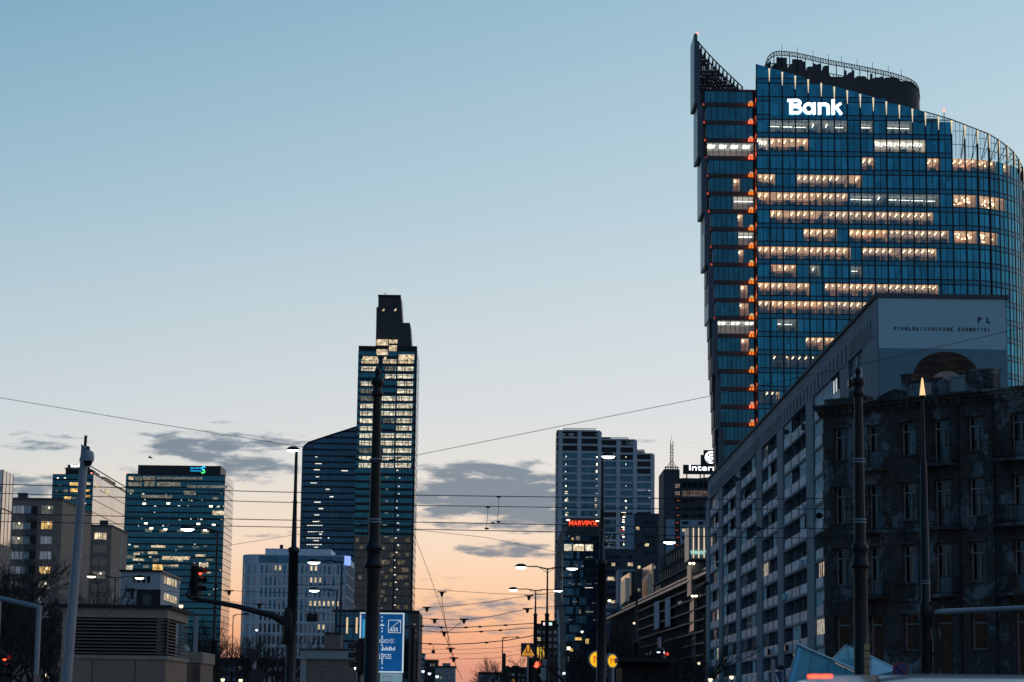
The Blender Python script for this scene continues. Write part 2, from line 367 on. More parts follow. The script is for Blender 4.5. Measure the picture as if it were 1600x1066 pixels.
# ------------------------------------------------------------------ sky and light
def build_world():
    w = bpy.data.worlds.new('World'); sc.world = w; w.use_nodes = True
    nt = w.node_tree; nt.nodes.clear()
    out = nt.nodes.new('ShaderNodeOutputWorld')
    sky = N(nt, 'ShaderNodeTexSky', sky_type='NISHITA', sun_disc=False)
    sky.sun_elevation = math.radians(0.6); sky.sun_rotation = math.radians(-3); sky.air_density = 1; sky.dust_density = 1.5; sky.ozone_density = 2
    bg1 = N(nt, 'ShaderNodeBackground'); bg1.inputs[1].default_value = 0.01
    nt.links.new(sky.outputs[0], bg1.inputs[0])
    tc = N(nt, 'ShaderNodeTexCoord'); sx = N(nt, 'ShaderNodeSeparateXYZ'); nt.links.new(tc.outputs['Generated'], sx.inputs[0])
    x, y, z = sx.outputs
    zz = math_n(nt, 'DIVIDE', z, .4, clamp=True)
    fr = [(.5, (196,142,132)), (1.0, (218,154,134)), (1.8, (238,176,140)), (2.75, (246,204,168)), (3.8, (246,219,194)), (4.9, (238,225,210)),
          (6.0, (226,226,223)), (7.3, (216,223,227)), (9.6, (203,218,225)), (12.6, (182,208,221)), (17.2, (155,191,211)), (22, (128,168,193))]
    front_c = ramp(nt, zz, [(math.sin(math.radians(e))/.4, s2l(c)) for e, c in fr])
    rr = [(0, (122,122,128)), (4, (122,130,144)), (12, (106,130,154)), (23, (88,120,152))]
    rear_c = ramp(nt, zz, [(math.sin(math.radians(e))/.4, s2l(c)) for e, c in rr])
    # share of the western glow: towards +y full, towards -y none
    hl = math_n(nt, 'SQRT', math_n(nt, 'ADD', math_n(nt, 'MULTIPLY', x, x), math_n(nt, 'MULTIPLY_ADD', y, y, .02)))
    az = math_n(nt, 'DIVIDE', y, hl)
    mr = N(nt, 'ShaderNodeMapRange', interpolation_type='SMOOTHSTEP'); nt.links.new(az, mr.inputs[0])
    mr.inputs[1].default_value = -.35; mr.inputs[2].default_value = .93
    zen = N(nt, 'ShaderNodeMapRange', interpolation_type='SMOOTHSTEP'); nt.links.new(z, zen.inputs[0]); zen.inputs[1].default_value = .35; zen.inputs[2].default_value = .8; zen.inputs[3].default_value = 1; zen.inputs[4].default_value = 0
    t = math_n(nt, 'MULTIPLY', mr.outputs[0], zen.outputs[0])
    base = mix_rgb(nt, t, rear_c, front_c)
    # the blue is a little deeper to the south (left)
    side_k = math_n(nt, 'MULTIPLY_ADD', x, 1.55, .93)
    cbk = N(nt, 'ShaderNodeCombineXYZ')
    for i_, (g_, c_) in enumerate(((2.1,.92),(1.25,.95),(.85,.955))): nt.links.new(math_n(nt, 'MULTIPLY_ADD', x, g_, c_), cbk.inputs[i_])
    base = mix_rgb(nt, math_n(nt, 'MULTIPLY_ADD', zz, .9, .0, clamp=True), base, mix_rgb(nt, 1.0, base, cbk.outputs[0], 'MULTIPLY'))
    # clouds: soft banks low over the horizon, placed by azimuth and elevation (degrees)
    azd = math_n(nt, 'MULTIPLY', math_n(nt, 'ARCTAN2', x, y), 57.2958)
    eld = math_n(nt, 'MULTIPLY', math_n(nt, 'ARCSINE', z), 57.2958)
    cv = N(nt, 'ShaderNodeCombineXYZ'); nt.links.new(azd, cv.inputs[0]); nt.links.new(math_n(nt, 'MULTIPLY', eld, 4.6), cv.inputs[1])
    n1 = N(nt, 'ShaderNodeTexNoise'); n1.inputs['Scale'].default_value = .9; n1.inputs['Detail'].default_value = 7; n1.inputs['Roughness'].default_value = .58
    nt.links.new(cv.outputs[0], n1.inputs['Vector'])
    banks = [(765,772,150,54,1.3), (735,735,85,20,1.0), (830,800,120,36,1.1), (690,800,70,22,.6), (790,858,88,13,1.0), (850,866,45,9,.7), (905,800,80,40,.7),
             (760,945,170,24,.72), (690,975,160,22,.75), (800,975,120,20,.5), (325,702,110,30,1.0), (385,728,80,26,1.0), (290,740,100,16,.75), (425,690,70,18,.8),
             (70,690,80,16,.75), (40,760,110,22,.85), (215,678,40,8,.5), (355,660,30,6,.45), (560,975,120,14,.4), (420,835,60,10,.42), (1100,690,120,14,.22), (1010,690,40,6,.4), (640,905,120,9,.3)]
    tot = None
    for px, py, rx, ry, wt in banks:
        d = ray(px, py); a0 = math.degrees(math.atan2(d.x, d.y)); e0 = math.degrees(math.asin(d.z))
        ra = rx/F*57.3; re = ry/F*57.3
        da = math_n(nt, 'MULTIPLY', math_n(nt, 'SUBTRACT', azd, a0), 1/ra); de = math_n(nt, 'MULTIPLY', math_n(nt, 'SUBTRACT', eld, e0), 1/re)
        q = math_n(nt, 'ADD', math_n(nt, 'MULTIPLY', da, da), math_n(nt, 'MULTIPLY', de, de))
        g = math_n(nt, 'MULTIPLY', math_n(nt, 'SUBTRACT', 1.0, math_n(nt, 'MULTIPLY', q, .6), clamp=True), wt)
        tot = g if tot is None else math_n(nt, 'MAXIMUM', tot, g)
    # thin streaks everywhere else
    dens = math_n(nt, 'ADD', math_n(nt, 'MULTIPLY_ADD', n1.outputs['Fac'], 3.2, -1.62), math_n(nt, 'MULTIPLY_ADD', tot, 1.35, -.55))
    dm = N(nt, 'ShaderNodeMapRange', interpolation_type='SMOOTHSTEP'); nt.links.new(dens, dm.inputs[0]); dm.inputs[1].default_value = .0; dm.inputs[2].default_value = .75; dm.inputs[4].default_value = .95
    gate = math_n(nt, 'MULTIPLY', dm.outputs[0], math_n(nt, 'GREATER_THAN', tot, .001))
    # cloud tone: slate blue, thinner towards the edges where the light comes through
    cc = mix_rgb(nt, math_n(nt, 'MULTIPLY_ADD', eld, -.22, 1.05, clamp=True), s2l((106,133,152)), s2l((136,136,148)))
    base = mix_rgb(nt, gate, base, cc)
    bg2 = N(nt, 'ShaderNodeBackground'); nt.links.new(base, bg2.inputs[0]); bg2.inputs[1].default_value = .97
    ad = nt.nodes.new('ShaderNodeAddShader'); nt.links.new(bg1.outputs[0], ad.inputs[0]); nt.links.new(bg2.outputs[0], ad.inputs[1])
    nt.links.new(ad.outputs[0], out.inputs[0])
    w.cycles.sampling_method = 'AUTOMATIC'
build_world()
sun = bpy.data.lights.new('sun', 'SUN'); sun.energy = 0.06; sun.angle = math.radians(.5); sun.color = (1, .6, .36)
so = bpy.data.objects.new('sun', sun); COL.objects.link(so)
so.rotation_euler = Vector((-.05, 1, .0105)).to_track_quat('Z', 'Y').to_euler()
sc.view_settings.view_transform = 'Standard'; sc.view_settings.look = 'None'; sc.view_settings.exposure = 0; sc.view_settings.gamma = 1
sc.render.engine = 'CYCLES'
sc.cycles.use_denoising = True
sc.cycles.sample_clamp_indirect = 4
sc.cycles.max_bounces = 7; sc.cycles.diffuse_bounces = 3; sc.cycles.glossy_bounces = 3; sc.cycles.transparent_max_bounces = 10
sc.cycles.caustics_reflective = False; sc.cycles.caustics_refractive = False

# ------------------------------------------------------------------ lettering
def letters(fc, text, s0, s1, z0, z1, o, mat, parent, name='letters', bold=.0, thick=.1, shear=0, keep=False):
    cu = bpy.data.curves.new('t', 'FONT'); cu.body = text; cu.offset = bold; cu.resolution_u = 3; cu.shear = shear
    ob = bpy.data.objects.new('t', cu); COL.objects.link(ob)
    me = bpy.data.meshes.new_from_object(ob)
    bpy.data.objects.remove(ob); bpy.data.curves.remove(cu)
    vs = [v.co.copy() for v in me.vertices]; fs = [tuple(p.vertices) for p in me.polygons]
    ed = {}
    for f in fs:
        for i in range(len(f)):
            e = (f[i], f[(i+1) % len(f)]); k = tuple(sorted(e)); ed[k] = None if k in ed else e
    bpy.data.meshes.remove(me)
    x0 = min(v.x for v in vs); x1 = max(v.x for v in vs); y0 = min(v.y for v in vs); y1 = max(v.y for v in vs)
    mb = MB(); n = len(vs)
    P = [fc.p(s0+(v.x-x0)/(x1-x0)*(s1-s0), z0+(v.y-y0)/(y1-y0)*(z1-z0), o+thick) for v in vs]
    B = [fc.p(s0+(v.x-x0)/(x1-x0)*(s1-s0), z0+(v.y-y0)/(y1-y0)*(z1-z0), o) for v in vs]
    mb.add(P + B, fs + [(e[0], e[0]+n, e[1]+n, e[1]) for e in ed.values() if e])
    return mb.build(name, mat, parent)

def band_stroke(mb, fc, pts, w, o, th, m=0, closed=False):
    """flat ribbon along 2-D facade points, width w, standing th proud of the facade"""
    P = [Vector(p) for p in pts]; n = len(P); L = []; Rr = []
    for i in range(n):
        a = P[(i-1) % n] if (closed or i > 0) else P[i]; b = P[(i+1) % n] if (closed or i < n-1) else P[i]
        t = (b-a).normalized(); nn = Vector((-t.y, t.x)) * w/2
        L.append(P[i]+nn); Rr.append(P[i]-nn)
    rng = range(n if closed else n-1)
    for i in rng:
        j = (i+1) % n
        q = [Rr[i], Rr[j], L[j], L[i]]
        mb.hexa([fc.p(p.x, p.y, o+th) for p in q] + [fc.p(p.x, p.y, o) for p in q], m)

def arc(cx, cz, rx, rz, a0, a1, n=16):
    return [(cx+rx*math.cos(math.radians(a0+(a1-a0)*i/n)), cz+rz*math.sin(math.radians(a0+(a1-a0)*i/n))) for i in range(n+1)]

# ------------------------------------------------------------------ ground
g = MB(); g.quad((-6000,-800,0),(6000,-800,0),(6000,9000,0),(-6000,9000,0))
tag(g.build('ground', paving), kind='structure')
g = MB(); g.quad((-9,-200,.004),(12,-200,.004),(12,1500,.004),(-9,1500,.004))
for k in range(40):
    g.quad((1.4,k*12-20,.008),(1.55,k*12-20,.008),(1.55,k*12-14,.008),(1.4,k*12-14,.008),1)
tag(g.build('road', [asphalt, white_paint]), kind='structure')
g = MB(); g.box(12, 31, -200, 1500, -.3, .13); g.box(-24, -9, -200, 1500, -.3, .13)
tag(g.build('pavement', paving), kind='structure')

# ------------------------------------------------------------------ the glass bank tower
def bank_tower():
    Y = 496.0
    base = at(1390, 600, Y)
    T = thing('office_tower', 'tallest building, blue glass tower with a sloping curved top and Bank in white letters', 'skyscraper', (base.x, Y, 0))
    # plan of the front: straight modules, then a curve that turns away
    fc0 = front(1182, 1487, 230, Y)
    mod = fc0.L/15
    pts = [Vector((fc0.p(i*mod, 0).x, fc0.p(i*mod, 0).y)) for i in range(16)]
    ang = 0
    for th in (1, 8, 19, 30, 39, 47, 55, 62, 68, 73, 78, 82, 85, 88, 90, 92, 96, 104, 116, 130):
        a = math.radians(th)
        pts.append(pts[-1] + Vector((math.cos(a), math.sin(a)))*mod)
    NM = len(pts)-1
    faces = [Face(pts[i], pts[i+1]) for i in range(NM)]
    zof = lambda py, px=1200: at(px, py, Y).z
    vtop = lambda n: zof(299.8 + 28.22*n); vh = zof(300)-zof(320.6)
    st = zof(300)-zof(328.22)
    # height of the sloping glass top along the modules, from the photograph's skyline
    sky = [(1182,100),(1445,174),(1490,187.5),(1545,209),(1562,219),(1575,229),(1584,237),(1590,243),(1595,249),(1599,254)]
    def topz(i):
        p = pts[i]
        # image column of this corner at mid height
        c = C2W.transposed() @ (Vector((p.x, p.y, 118))-EYE); px = 800 - F*c.x/c.z
        px = min(max(px, 1182), 1599)
        for a, b in zip(sky, sky[1:]):
            if px <= b[0]:
                py = a[1]+(b[1]-a[1])*(px-a[0])/(b[0]-a[0]); break
        d = ray(px, py); t = (p.y)/d.y
        return EYE.z + d.z*t
    tz = [topz(i) for i in range(NM+1)]
    for i in range(22, NM+1): tz[i] = min(tz[i], tz[21]-(i-21)*1.1)
    # uppermost storey that each module carries as a real floor; above that only the free-standing glass screen
    top_n = [-7 if i < 13 else -4 if i < 15 else -2 if i < 23 else -1 for i in range(NM)]
    # lit offices: storey -> list of (px0, px1, kind)
    LIT = {-4: [(1203,1283,'l'),(1285,1325,'l'),(1345,1365,'l'),(1387,1425,'l')],
           -3: [(1183,1201,'w'),(1203,1264,'o'),(1367,1447,'w')],
           -2: [(1347,1367,'o'),(1449,1469,'o'),(1489,1531,'o'),(1531,1561,'o'),(1572,1584,'o')],
           -1: [(1183,1211,'o'),(1245,1324,'o'),(1326,1347,'o')],
           0: [(1183,1202,'o'),(1203,1284,'o'),(1285,1326,'o'),(1328,1388,'l'),(1388,1468,'l'),(1489,1529,'p'),(1531,1575,'p')],
           1: [(1203,1285,'o'),(1285,1365,'o'),(1367,1457,'o')],
           2: [(1255,1284,'o'),(1285,1307,'o'),(1326,1387,'o'),(1388,1481,'o'),(1489,1529,'p'),(1531,1562,'p')],
           3: [(1183,1202,'o'),(1203,1284,'o'),(1285,1328,'o'),(1346,1407,'o'),(1408,1461,'o')],
           4: [(1203,1243,'o'),(1262,1280,'l'),(1328,1346,'l')],
           5: [(1183,1202,'o'),(1203,1265,'o'),(1287,1366,'o'),(1367,1463,'o')],
           6: [(1183,1202,'o'),(1203,1284,'o'),(1285,1366,'o'),(1367,1430,'o')],
           7: [(1213,1246,'l')], 8: [(1257,1285,'o'),(1286,1310,'o')], 9: [(1205,1284,'o'),(1285,1300,'o')], 11: [(1184,1217,'o')]}
    pxmod = lambda px: (px-1182)/20.35
    def modpos(px):    # px -> module coordinate, curve included
        if px <= 1487: return (px-1182)/20.35
        xs = [1487]
        for i in range(16, NM+1):
            c = C2W.transposed() @ (Vector((pts[i].x, pts[i].y, 90))-EYE); xs.append(800-F*c.x/c.z)
        for i in range(len(xs)-1):
            if px <= xs[i+1]: return 15+i+(px-xs[i])/(xs[i+1]-xs[i])
        return 15+len(xs)-1
    litmods = {n: [(modpos(a), modpos(b), k) for a, b, k in v] for n, v in LIT.items()}
    for n in range(-7, 34):
        zt = vtop(n); zb = zt - vh; zs = zb - (st-vh)
        if zb < 1: break
        gm = MB(); sp = MB()
        for i, fc in enumerate(faces):
            if n < top_n[i]: continue
            ta, tb = (min(zt, tz[i]), min(zt, tz[i+1])) if n < -4 else (zt, zt)
            if n == -7: ta, tb = tz[i], tz[i+1]
            if max(ta, tb) < zb+.2: 
                continue
            ta = max(ta, zb+.02); tb = max(tb, zb+.02)
            lz = lambda t: ta+(tb-ta)*t
            ranges = [(max(a, i)-i, min(b, i+1)-i) for a, b, k in litmods.get(n, []) if b > i+.02 and a < i+.98]
            cuts = sorted({0.0, .5, 1.0} | {min(max(v, 0), 1) for r_ in ranges for v in r_})
            for a, b in zip(cuts, cuts[1:]):
                if b-a < .02: continue
                mid = (a+b)/2
                lit = any(r0 <= mid <= r1 for r0, r1 in ranges)
                j = (lambda: 0) if lit else (lambda: R.uniform(-.012, .012)); P = fc.p
                gm.quad(P(a*mod,zb,j()), P(b*mod,zb,j()), P(b*mod,lz(b),j()), P(a*mod,lz(a),j()), 1 if lit else 0)
            sp.fq(fc, 0, mod, zs+.12, zb-.12, 0.02, 0, .008)
            sp.fb(fc, 0, mod, zb-.12, zb+.1, -.1, .1, 1); sp.fb(fc, 0, mod, zs-.1, zs+.12, -.1, .1, 1)
        if n == -5:
            pass
        if gm.f:
            gm.build('glass_band', [bank_glass, bank_clear], T)
            sp.build('spandrel_band', [spandrel_m, mullion_m], T)
        # floor slab behind the glass
        sl = MB()
        i0 = 0; i1 = max(i for i in range(NM) if n >= top_n[i])+1
        ring = [faces[i].p(0, zs, -.25) for i in range(i0, i1)] + [faces[i1-1].p(mod, zs, -.25)]
        back = [Vector((ring[-1].x, Y+34, zs)), Vector((ring[0].x, Y+34, zs))]
        sl.prism(ring+back, (0, 0, st-vh-.05))
        if n > -5: sl.build('floor_slab', office_dark, T)
    # rooms behind the lit bands, lamps run away from the glass
    rr = random.Random(3)
    for n, lst in litmods.items():
        zt = vtop(n); zb = zt-vh; fl = zb-.03; ce = zt-.08
        for a, b, kind in lst:
            rm = MB(); lp = MB(); fu = MB()
            ia, ib = int(a+.01), int(math.ceil(b-.01))
            D = {'o': 7.5, 'w': 9, 'l': 10, 'p': 10}[kind]
            edge = []
            for i in range(ia, ib+1):
                t = min(max(a, i), b)
                if i == ib: t = b
                k = min(int(t), NM-1); edge.append(faces[k].p((t-k)*mod, 0, -.16))
                if i < ib: pass
            edge = [e for j, e in enumerate(edge) if j == 0 or (e-edge[j-1]).length > .05]
            if len(edge) < 2: continue
            def inner(j):
                j = min(j, len(edge)-1)
                d = (edge[min(j+1, len(edge)-1)]-edge[max(j-1, 0)]).normalized(); return edge[j] - Vector((d.y, -d.x, 0))*D
            inn = [inner(j) for j in range(len(edge))]
            up = Vector((0,0,1))
            for j in range(len(edge)-1):
                e0, e1, q0, q1 = edge[j], edge[j+1], inn[j], inn[j+1]
                rm.quad(e0+up*fl, e1+up*fl, q1+up*fl, q0+up*fl, 2)
                rm.quad(e0+up*ce, q0+up*ce, q1+up*ce, e1+up*ce, 1)
                rm.quad(q0+up*fl, q1+up*fl, q1+up*ce, q0+up*ce, 0)
                dd = (e1-e0); L = dd.length; u = dd/L; w = (q0-e0).normalized()
                def rb(s, d0, d1, wd, h0, h1, m, tgt):
                    c = e0+u*s
                    p = [c-u*wd/2+w*d0, c+u*wd/2+w*d0, c+u*wd/2+w*d1, c-u*wd/2+w*d1]
                    tgt.hexa([v+up*h0 for v in p]+[v+up*h1 for v in p], m)
                if L < .7: continue
                if kind == 'o':
                    for s in ([L*.28, L*.78] if L > 2 else [L*.5]):
                        if rr.random() < .88:
                            rb(s, .9, 1.75, .15, ce-.34, ce-.26, 0, lp)
                            if rr.random() < .8: rb(s, 2.6, 3.5, .15, ce-.34, ce-.26, 0, lp)
                    # glazed partition head, doors and desks
                    rb(L/2, D-1.2, D-1.1, L*.98, fl+2.05, fl+2.2, 3, fu)
                    for q in range(2):
                        if rr.random() < .75: rb(rr.uniform(.3, L-.3), D-1.3, D-1.15, rr.uniform(.4, 1.1), fl, fl+2.1, 3, fu)
                    for q in range(3):
                        if rr.random() < .7: rb(rr.uniform(.3, L-.3), .5, rr.uniform(1., 2.2), rr.uniform(.3, 1.1), fl, fl+rr.uniform(.7, 1.45), 3, fu)
                    if rr.random() < .35: rb(rr.uniform(.3, L-.3), 1.5, 1.9, .45, fl, ce, 0, fu)
                elif kind == 'w':
                    for q in range(4):
                        rb(L*(q+.5)/4, 1.2+.5*q, 4.2+.4*q, .16, ce-.3, ce-.2, 4, lp)
                    for q in range(2):
                        if rr.random() < .6: rb(rr.uniform(.3, L-.3), .5, 1.6, rr.uniform(.3, .9), fl, fl+rr.uniform(.7, 1.3), 3, fu)
                elif kind == 'l':
                    (rb(L*.5, 3.2, 3.35, L*rr.uniform(.55,1), ce-.66-.05*j, ce-.58-.05*j, 4, lp) if rr.random() < .8 else rb(L*.5, 1.5, 4, .14, ce-.5, ce-.42, 4, lp))
                    for q in range(4):
                        if rr.random() < .7: rb(rr.uniform(.2, L-.2), .6, 2, rr.uniform(.2, .7), fl, fl+rr.uniform(.6, 1.2), 3, fu)
                else:
                    for q in range(7):
                        rb(rr.uniform(.15, L-.15), rr.uniform(.8, 4.5), 0, .2, 0, 0, 0, MB())
                        s = rr.uniform(.15, L-.15); d = rr.uniform(.8, 5); h = ce-rr.uniform(.3, 1.3)
                        rb(s, d, d+.22, .22, h, h+.16, 0, lp)
            for j, q in ((0, inn[0]), (-1, inn[-1])):
                e = edge[j]; rm.quad(e+up*fl, q+up*fl, q+up*ce, e+up*ce, 0)
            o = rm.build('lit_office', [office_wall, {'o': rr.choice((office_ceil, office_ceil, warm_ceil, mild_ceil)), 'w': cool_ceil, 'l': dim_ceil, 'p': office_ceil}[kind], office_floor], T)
            if lp.f: lp.build('ceiling_lamp', [office_lamp]*4+[office_cool], o)
            if fu.f: fu.build('furniture', [office_wall, office_wall, office_wall, office_dark], o)
    # vertical fins with glowing tips
    for i in range(0, NM+1):
        k = min(i, NM-1); fc = faces[k]; s = 0 if i < NM else mod
        z1 = tz[i]
        fm = MB(); pj = .34 if i < 19 else .12; fm.fb(fc, s-.14, s+.14, 2, z1-3.3, -.12, pj, 0); fm.fb(fc, s-.1, s+.1, z1-3.3, z1-.05, -.08, .3, 0)
        o = fm.build('facade_fin', mullion_m, T)
        if 0 < i < 27:
            t = MB(); P = fc.p; h = z1-.25
            t.hexa([P(s-.05,h-3.1,.36),P(s+.05,h-3.1,.36),P(s+.05,h-3.1,.31),P(s-.05,h-3.1,.31),
                    P(s-.2,h,.36),P(s+.2,h,.36),P(s+.2,h,.31),P(s-.2,h,.31)]); t.build('fin_light', fin_lamp, o)
    mm = MB()
    for i, fc in enumerate(faces): mm.fb(fc, mod/2-.06, mod/2+.06, 2, min(tz[i], tz[i+1])-5 if i < 13 else vtop(top_n[i]), -.05, .1)
    mm.build('thin_mullion', mullion_m, T)
    # free glass screen on the curve and the frame that carries it
    scn = MB(); fr = MB()
    for i in range(13, NM-4):
        fc = faces[i]; P = fc.p; z0 = vtop(top_n[i])+.15
        scn.quad(P(0,z0,0), P(mod,z0,0), P(mod,tz[i+1],0), P(0,tz[i],0))
        fr.tube([P(0,tz[i],.05), P(mod,tz[i+1],.05)], .13, 6)
        for q in range(1, 5):
            zz = z0+(min(tz[i], tz[i+1])-z0)*q/5
            if q in (2, 4): fr.tube([P(0,zz,-.15), P(mod,zz,-.15)], .07, 5)
        for q in (.33, .66): fr.tube([P(mod*q,z0,-.15), P(mod*q,tz[i]+(tz[i+1]-tz[i])*q,-.15)], .05, 5)
        a = P(0,z0,-.2); b = P(0,tz[i],-.2); c = P(0,z0,-2.6); fr.tube([b, c], .1, 5); fr.tube([c, P(0, (z0+tz[i])/2, -.2)], .08, 5)
    scn.build('glass_screen', screen_glass, T); fr.build('screen_frame', mullion_m, T)
    # solid body behind the curtain wall so no daylight passes
    core = MB(); ring = [faces[i].p(0, 0, -10.5) for i in range(0, 17)]
    core.prism([Vector((ring[0].x+2, Y+11, 0)), Vector((ring[-1].x-3, Y+11, 0)), Vector((ring[-1].x-3, Y+34, 0)), Vector((ring[0].x+2, Y+34, 0))], (0,0,vtop(-3)))
    core.build('core', office_dark, T)
    rf = MB(); rf.prism([faces[i].p(0, vtop(-1)+.2, -.4) for i in range(15, NM)] + [Vector((faces[15].p(0,0).x, Y+34, vtop(-1)+.2))], (0,0,.3)); rf.build('roof', roof_felt, T)
    # dark back wall of each unlit storey so that the sky does not shine through the sheet of glass
    bk = MB()
    for i, fc in enumerate(faces[:15]):
        bk.fq(fc, 0, mod, vtop(-4)+.0, max(min(tz[i], tz[i+1])-.6, vtop(-4)+.1), -.3)
    bk.build('parapet_backing', dkpanel, T)
    # lettering
    def zz(py): return fc0.z(1270, py)
    def ss(px): return fc0.s(px, 168)
    o = .45; th = .25; lt = MB(); W = ss(1238)-ss(1232.6)
    # B
    w = 5.0*(ss(1240)-ss(1239)); h1 = zz(156.6); h0 = zz(179.6); hm = (h0+h1)/2
    S = lambda px: ss(px)
    band_stroke(lt, fc0, [(S(1235.6), h0), (S(1235.6), h1)], w, o, th)
    band_stroke(lt, fc0, [(S(1230), h1-w*.36), (S(1240), h1-w*.36)], w*.72, o+.004, th)
    band_stroke(lt, fc0, [(S(1236), h1-w*.42)] + arc(S(1244.6), (h1+hm)/2+w*.02, S(1249.6)-S(1244.6), (h1-hm)/2-w*.38, 90, -90) + [(S(1236), hm+w*.4)], w*.86, o+.008, th)
    band_stroke(lt, fc0, [(S(1236), hm-w*.02)] + arc(S(1245.6), (h0+hm)/2+w*.2, S(1250.8)-S(1245.6), (hm-h0)/2-w*.22, 90, -90) + [(S(1236), h0+w*.42)], w*.86, o+.012, th)
    # a
    xh = zz(161.6)
    band_stroke(lt, fc0, arc(S(1263.2), (h0+xh)/2, S(1270.2)-S(1263.2), (xh-h0)/2-w*.42, 0, 360, 28)[:-1], w*.9, o, th, closed=True)
    band_stroke(lt, fc0, [(S(1271.6), h0), (S(1271.6), xh)], w*.9, o+.004, th)
    # n
    band_stroke(lt, fc0, [(S(1280), h0), (S(1280), xh)], w*.95, o, th)
    band_stroke(lt, fc0, [(S(1277.4), xh-w*.3), (S(1280.5), xh-w*.3)], w*.6, o+.004, th)
    band_stroke(lt, fc0, arc(S(1287.2), xh-w*1.25, S(1293.6)-S(1287.2), w*.84, 170, 0) + [(S(1293.6), h0)], w*.92, o+.008, th)
    # k
    band_stroke(lt, fc0, [(S(1301.4), h0), (S(1301.4), h1+w*.12)], w*.95, o, th)
    band_stroke(lt, fc0, [(S(1302.5), hm-w*.3), (S(1313.6), xh-w*.05)], w*.74, o+.004, th)
    band_stroke(lt, fc0, [(S(1306.2), hm-w*.02), (S(1314.2), h0+w*.1)], w*.78, o+.008, th)
    lt.build('bank_sign', sign_white, T)
    pan = MB()
    for a, b in ((1204.5,1225),(1226,1318)):
        pan.fq(fc0, S(a), S(b), zz(182), zz(153), .13)
    pan.build('sign_panel', bank_glass, T)
    # ------- the narrow wing on the left, three-storey boxes stepping outwards as they rise
    YW = 499.0
    fw = front(1085, 1181, 300, YW)
    fin = [(1084,55,163),(1089,163,247),(1095,247,334),(1100,334,416),(1106,416,500),(1112,500,585),(1117,585,672),(1122,672,760),(1128,760,848),(1134,848,936),(1139,936,1024)]
    sR = fw.s(1177.5, 300)
    wz = lambda py: fw.z(1140, py)
    wb = [140]+[168+27.75*k for k in range(34)]
    lit_w = {2: ('w',1104,1178), 4: ('o',1146,1156), 5: ('l',1146,1178), 6: ('o',1151,1161), 7: ('l',1150,1178), 8: ('o',1152,1165), 10: ('o',1157,1168), 11: ('o',1154,1170), 12: ('w',1117,1179), 13: ('o',1158,1170)}
    for k in range(len(wb)-1):
        z1 = wz(wb[k]); z0 = wz(wb[k+1])
        if z0 < 2: break
        ymid = (wb[k]+wb[k+1])/2
        xl = 1100+(ymid-140)*.0505
        sl = fw.s(xl, ymid)
        gm = MB(); nb = 8
        bandh = .95
        lit = lit_w.get(k-1)
        for j in range(nb):
            a = sl+(sR-sl)*j/nb; b = sl+(sR-sl)*(j+1)/nb
            isl = lit and fw.s(lit[1], ymid) < (a+b)/2 < fw.s(lit[2], ymid)
            gm.fq(fw, a, b, z0+bandh, z1, 0, 1 if isl else 0, 0 if isl else .012)
            gm.fb(fw, a-.06, a+.06, z0+bandh, z1, -.05, .12, 2)
        gm.build('wing_glass_band', [wing_glass, bank_clear, mullion_m], T)
        bm_ = MB(); bm_.fb(fw, sl-1.5, sl-.05, z0, z1, -6, -.3, 0); bm_.fb(fw, sl-.6, sR+.9, z0+.05, z0+bandh-.02, -2.2, .25, 0); bm_.fb(fw, sl-.4, sR, z0+bandh-.02, z0+bandh+.1, -.3, .18, 0)
        bm_.build('recessed_floor_edge', dkpanel, T)
        if k < 20:
            # amber floods at the right of each floor edge
            fl = MB(); zc = z0+bandh*.45
            for d in (.55, 1.15): fl.fb(fw, sR-d, sR-d+.38, zc-.12, zc+.5, .26, .42)
            red = 3 > k or 15 < k
            fl.build('flood_lamp', red_glow if k in (1, 2, 3, 17) else flame_lamp, T)
            lp = bpy.data.lights.new('flood_light', 'POINT'); lp.energy = 150; lp.shadow_soft_size = .5; lp.color = (1,.1,.03) if k < 5 or k > 15 else (1,.15,.03)
            lo = bpy.data.objects.new('flood_light', lp); COL.objects.link(lo); lo.parent = T; lo.location = fw.p(sR-.4, zc+1.0, 1.0)-origin(T)
            ll = MB(); ll.fb(fw, sl-.5, sl-.1, zc-.2, zc+.3, .26, .36); ll.build('edge_lamp', emis('dull_red_lamp', (1,.12,.08), .5) if 'dull_red_lamp' not in MATS else MATS['dull_red_lamp'], T)
        if lit:
            rm = MB(); lp = MB(); a = fw.s(lit[1], ymid); b = fw.s(lit[2], ymid); fl, ce = z0+bandh+.02, z1-.06
            P = fw.p
            rm.quad(P(a,fl,-.2),P(b,fl,-.2),P(b,fl,-7),P(a,fl,-7),2); rm.quad(P(a,ce,-.2),P(a,ce,-7),P(b,ce,-7),P(b,ce,-.2),1); rm.quad(P(a,fl,-7),P(b,fl,-7),P(b,ce,-7),P(a,ce,-7),0)
            rm.quad(P(a,fl,-.2),P(a,fl,-7),P(a,ce,-7),P(a,ce,-.2),0); rm.quad(P(b,fl,-.2),P(b,ce,-.2),P(b,ce,-7),P(b,fl,-7),0)
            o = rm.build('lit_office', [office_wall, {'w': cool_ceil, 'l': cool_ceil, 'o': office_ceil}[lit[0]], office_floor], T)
            q = a+.4
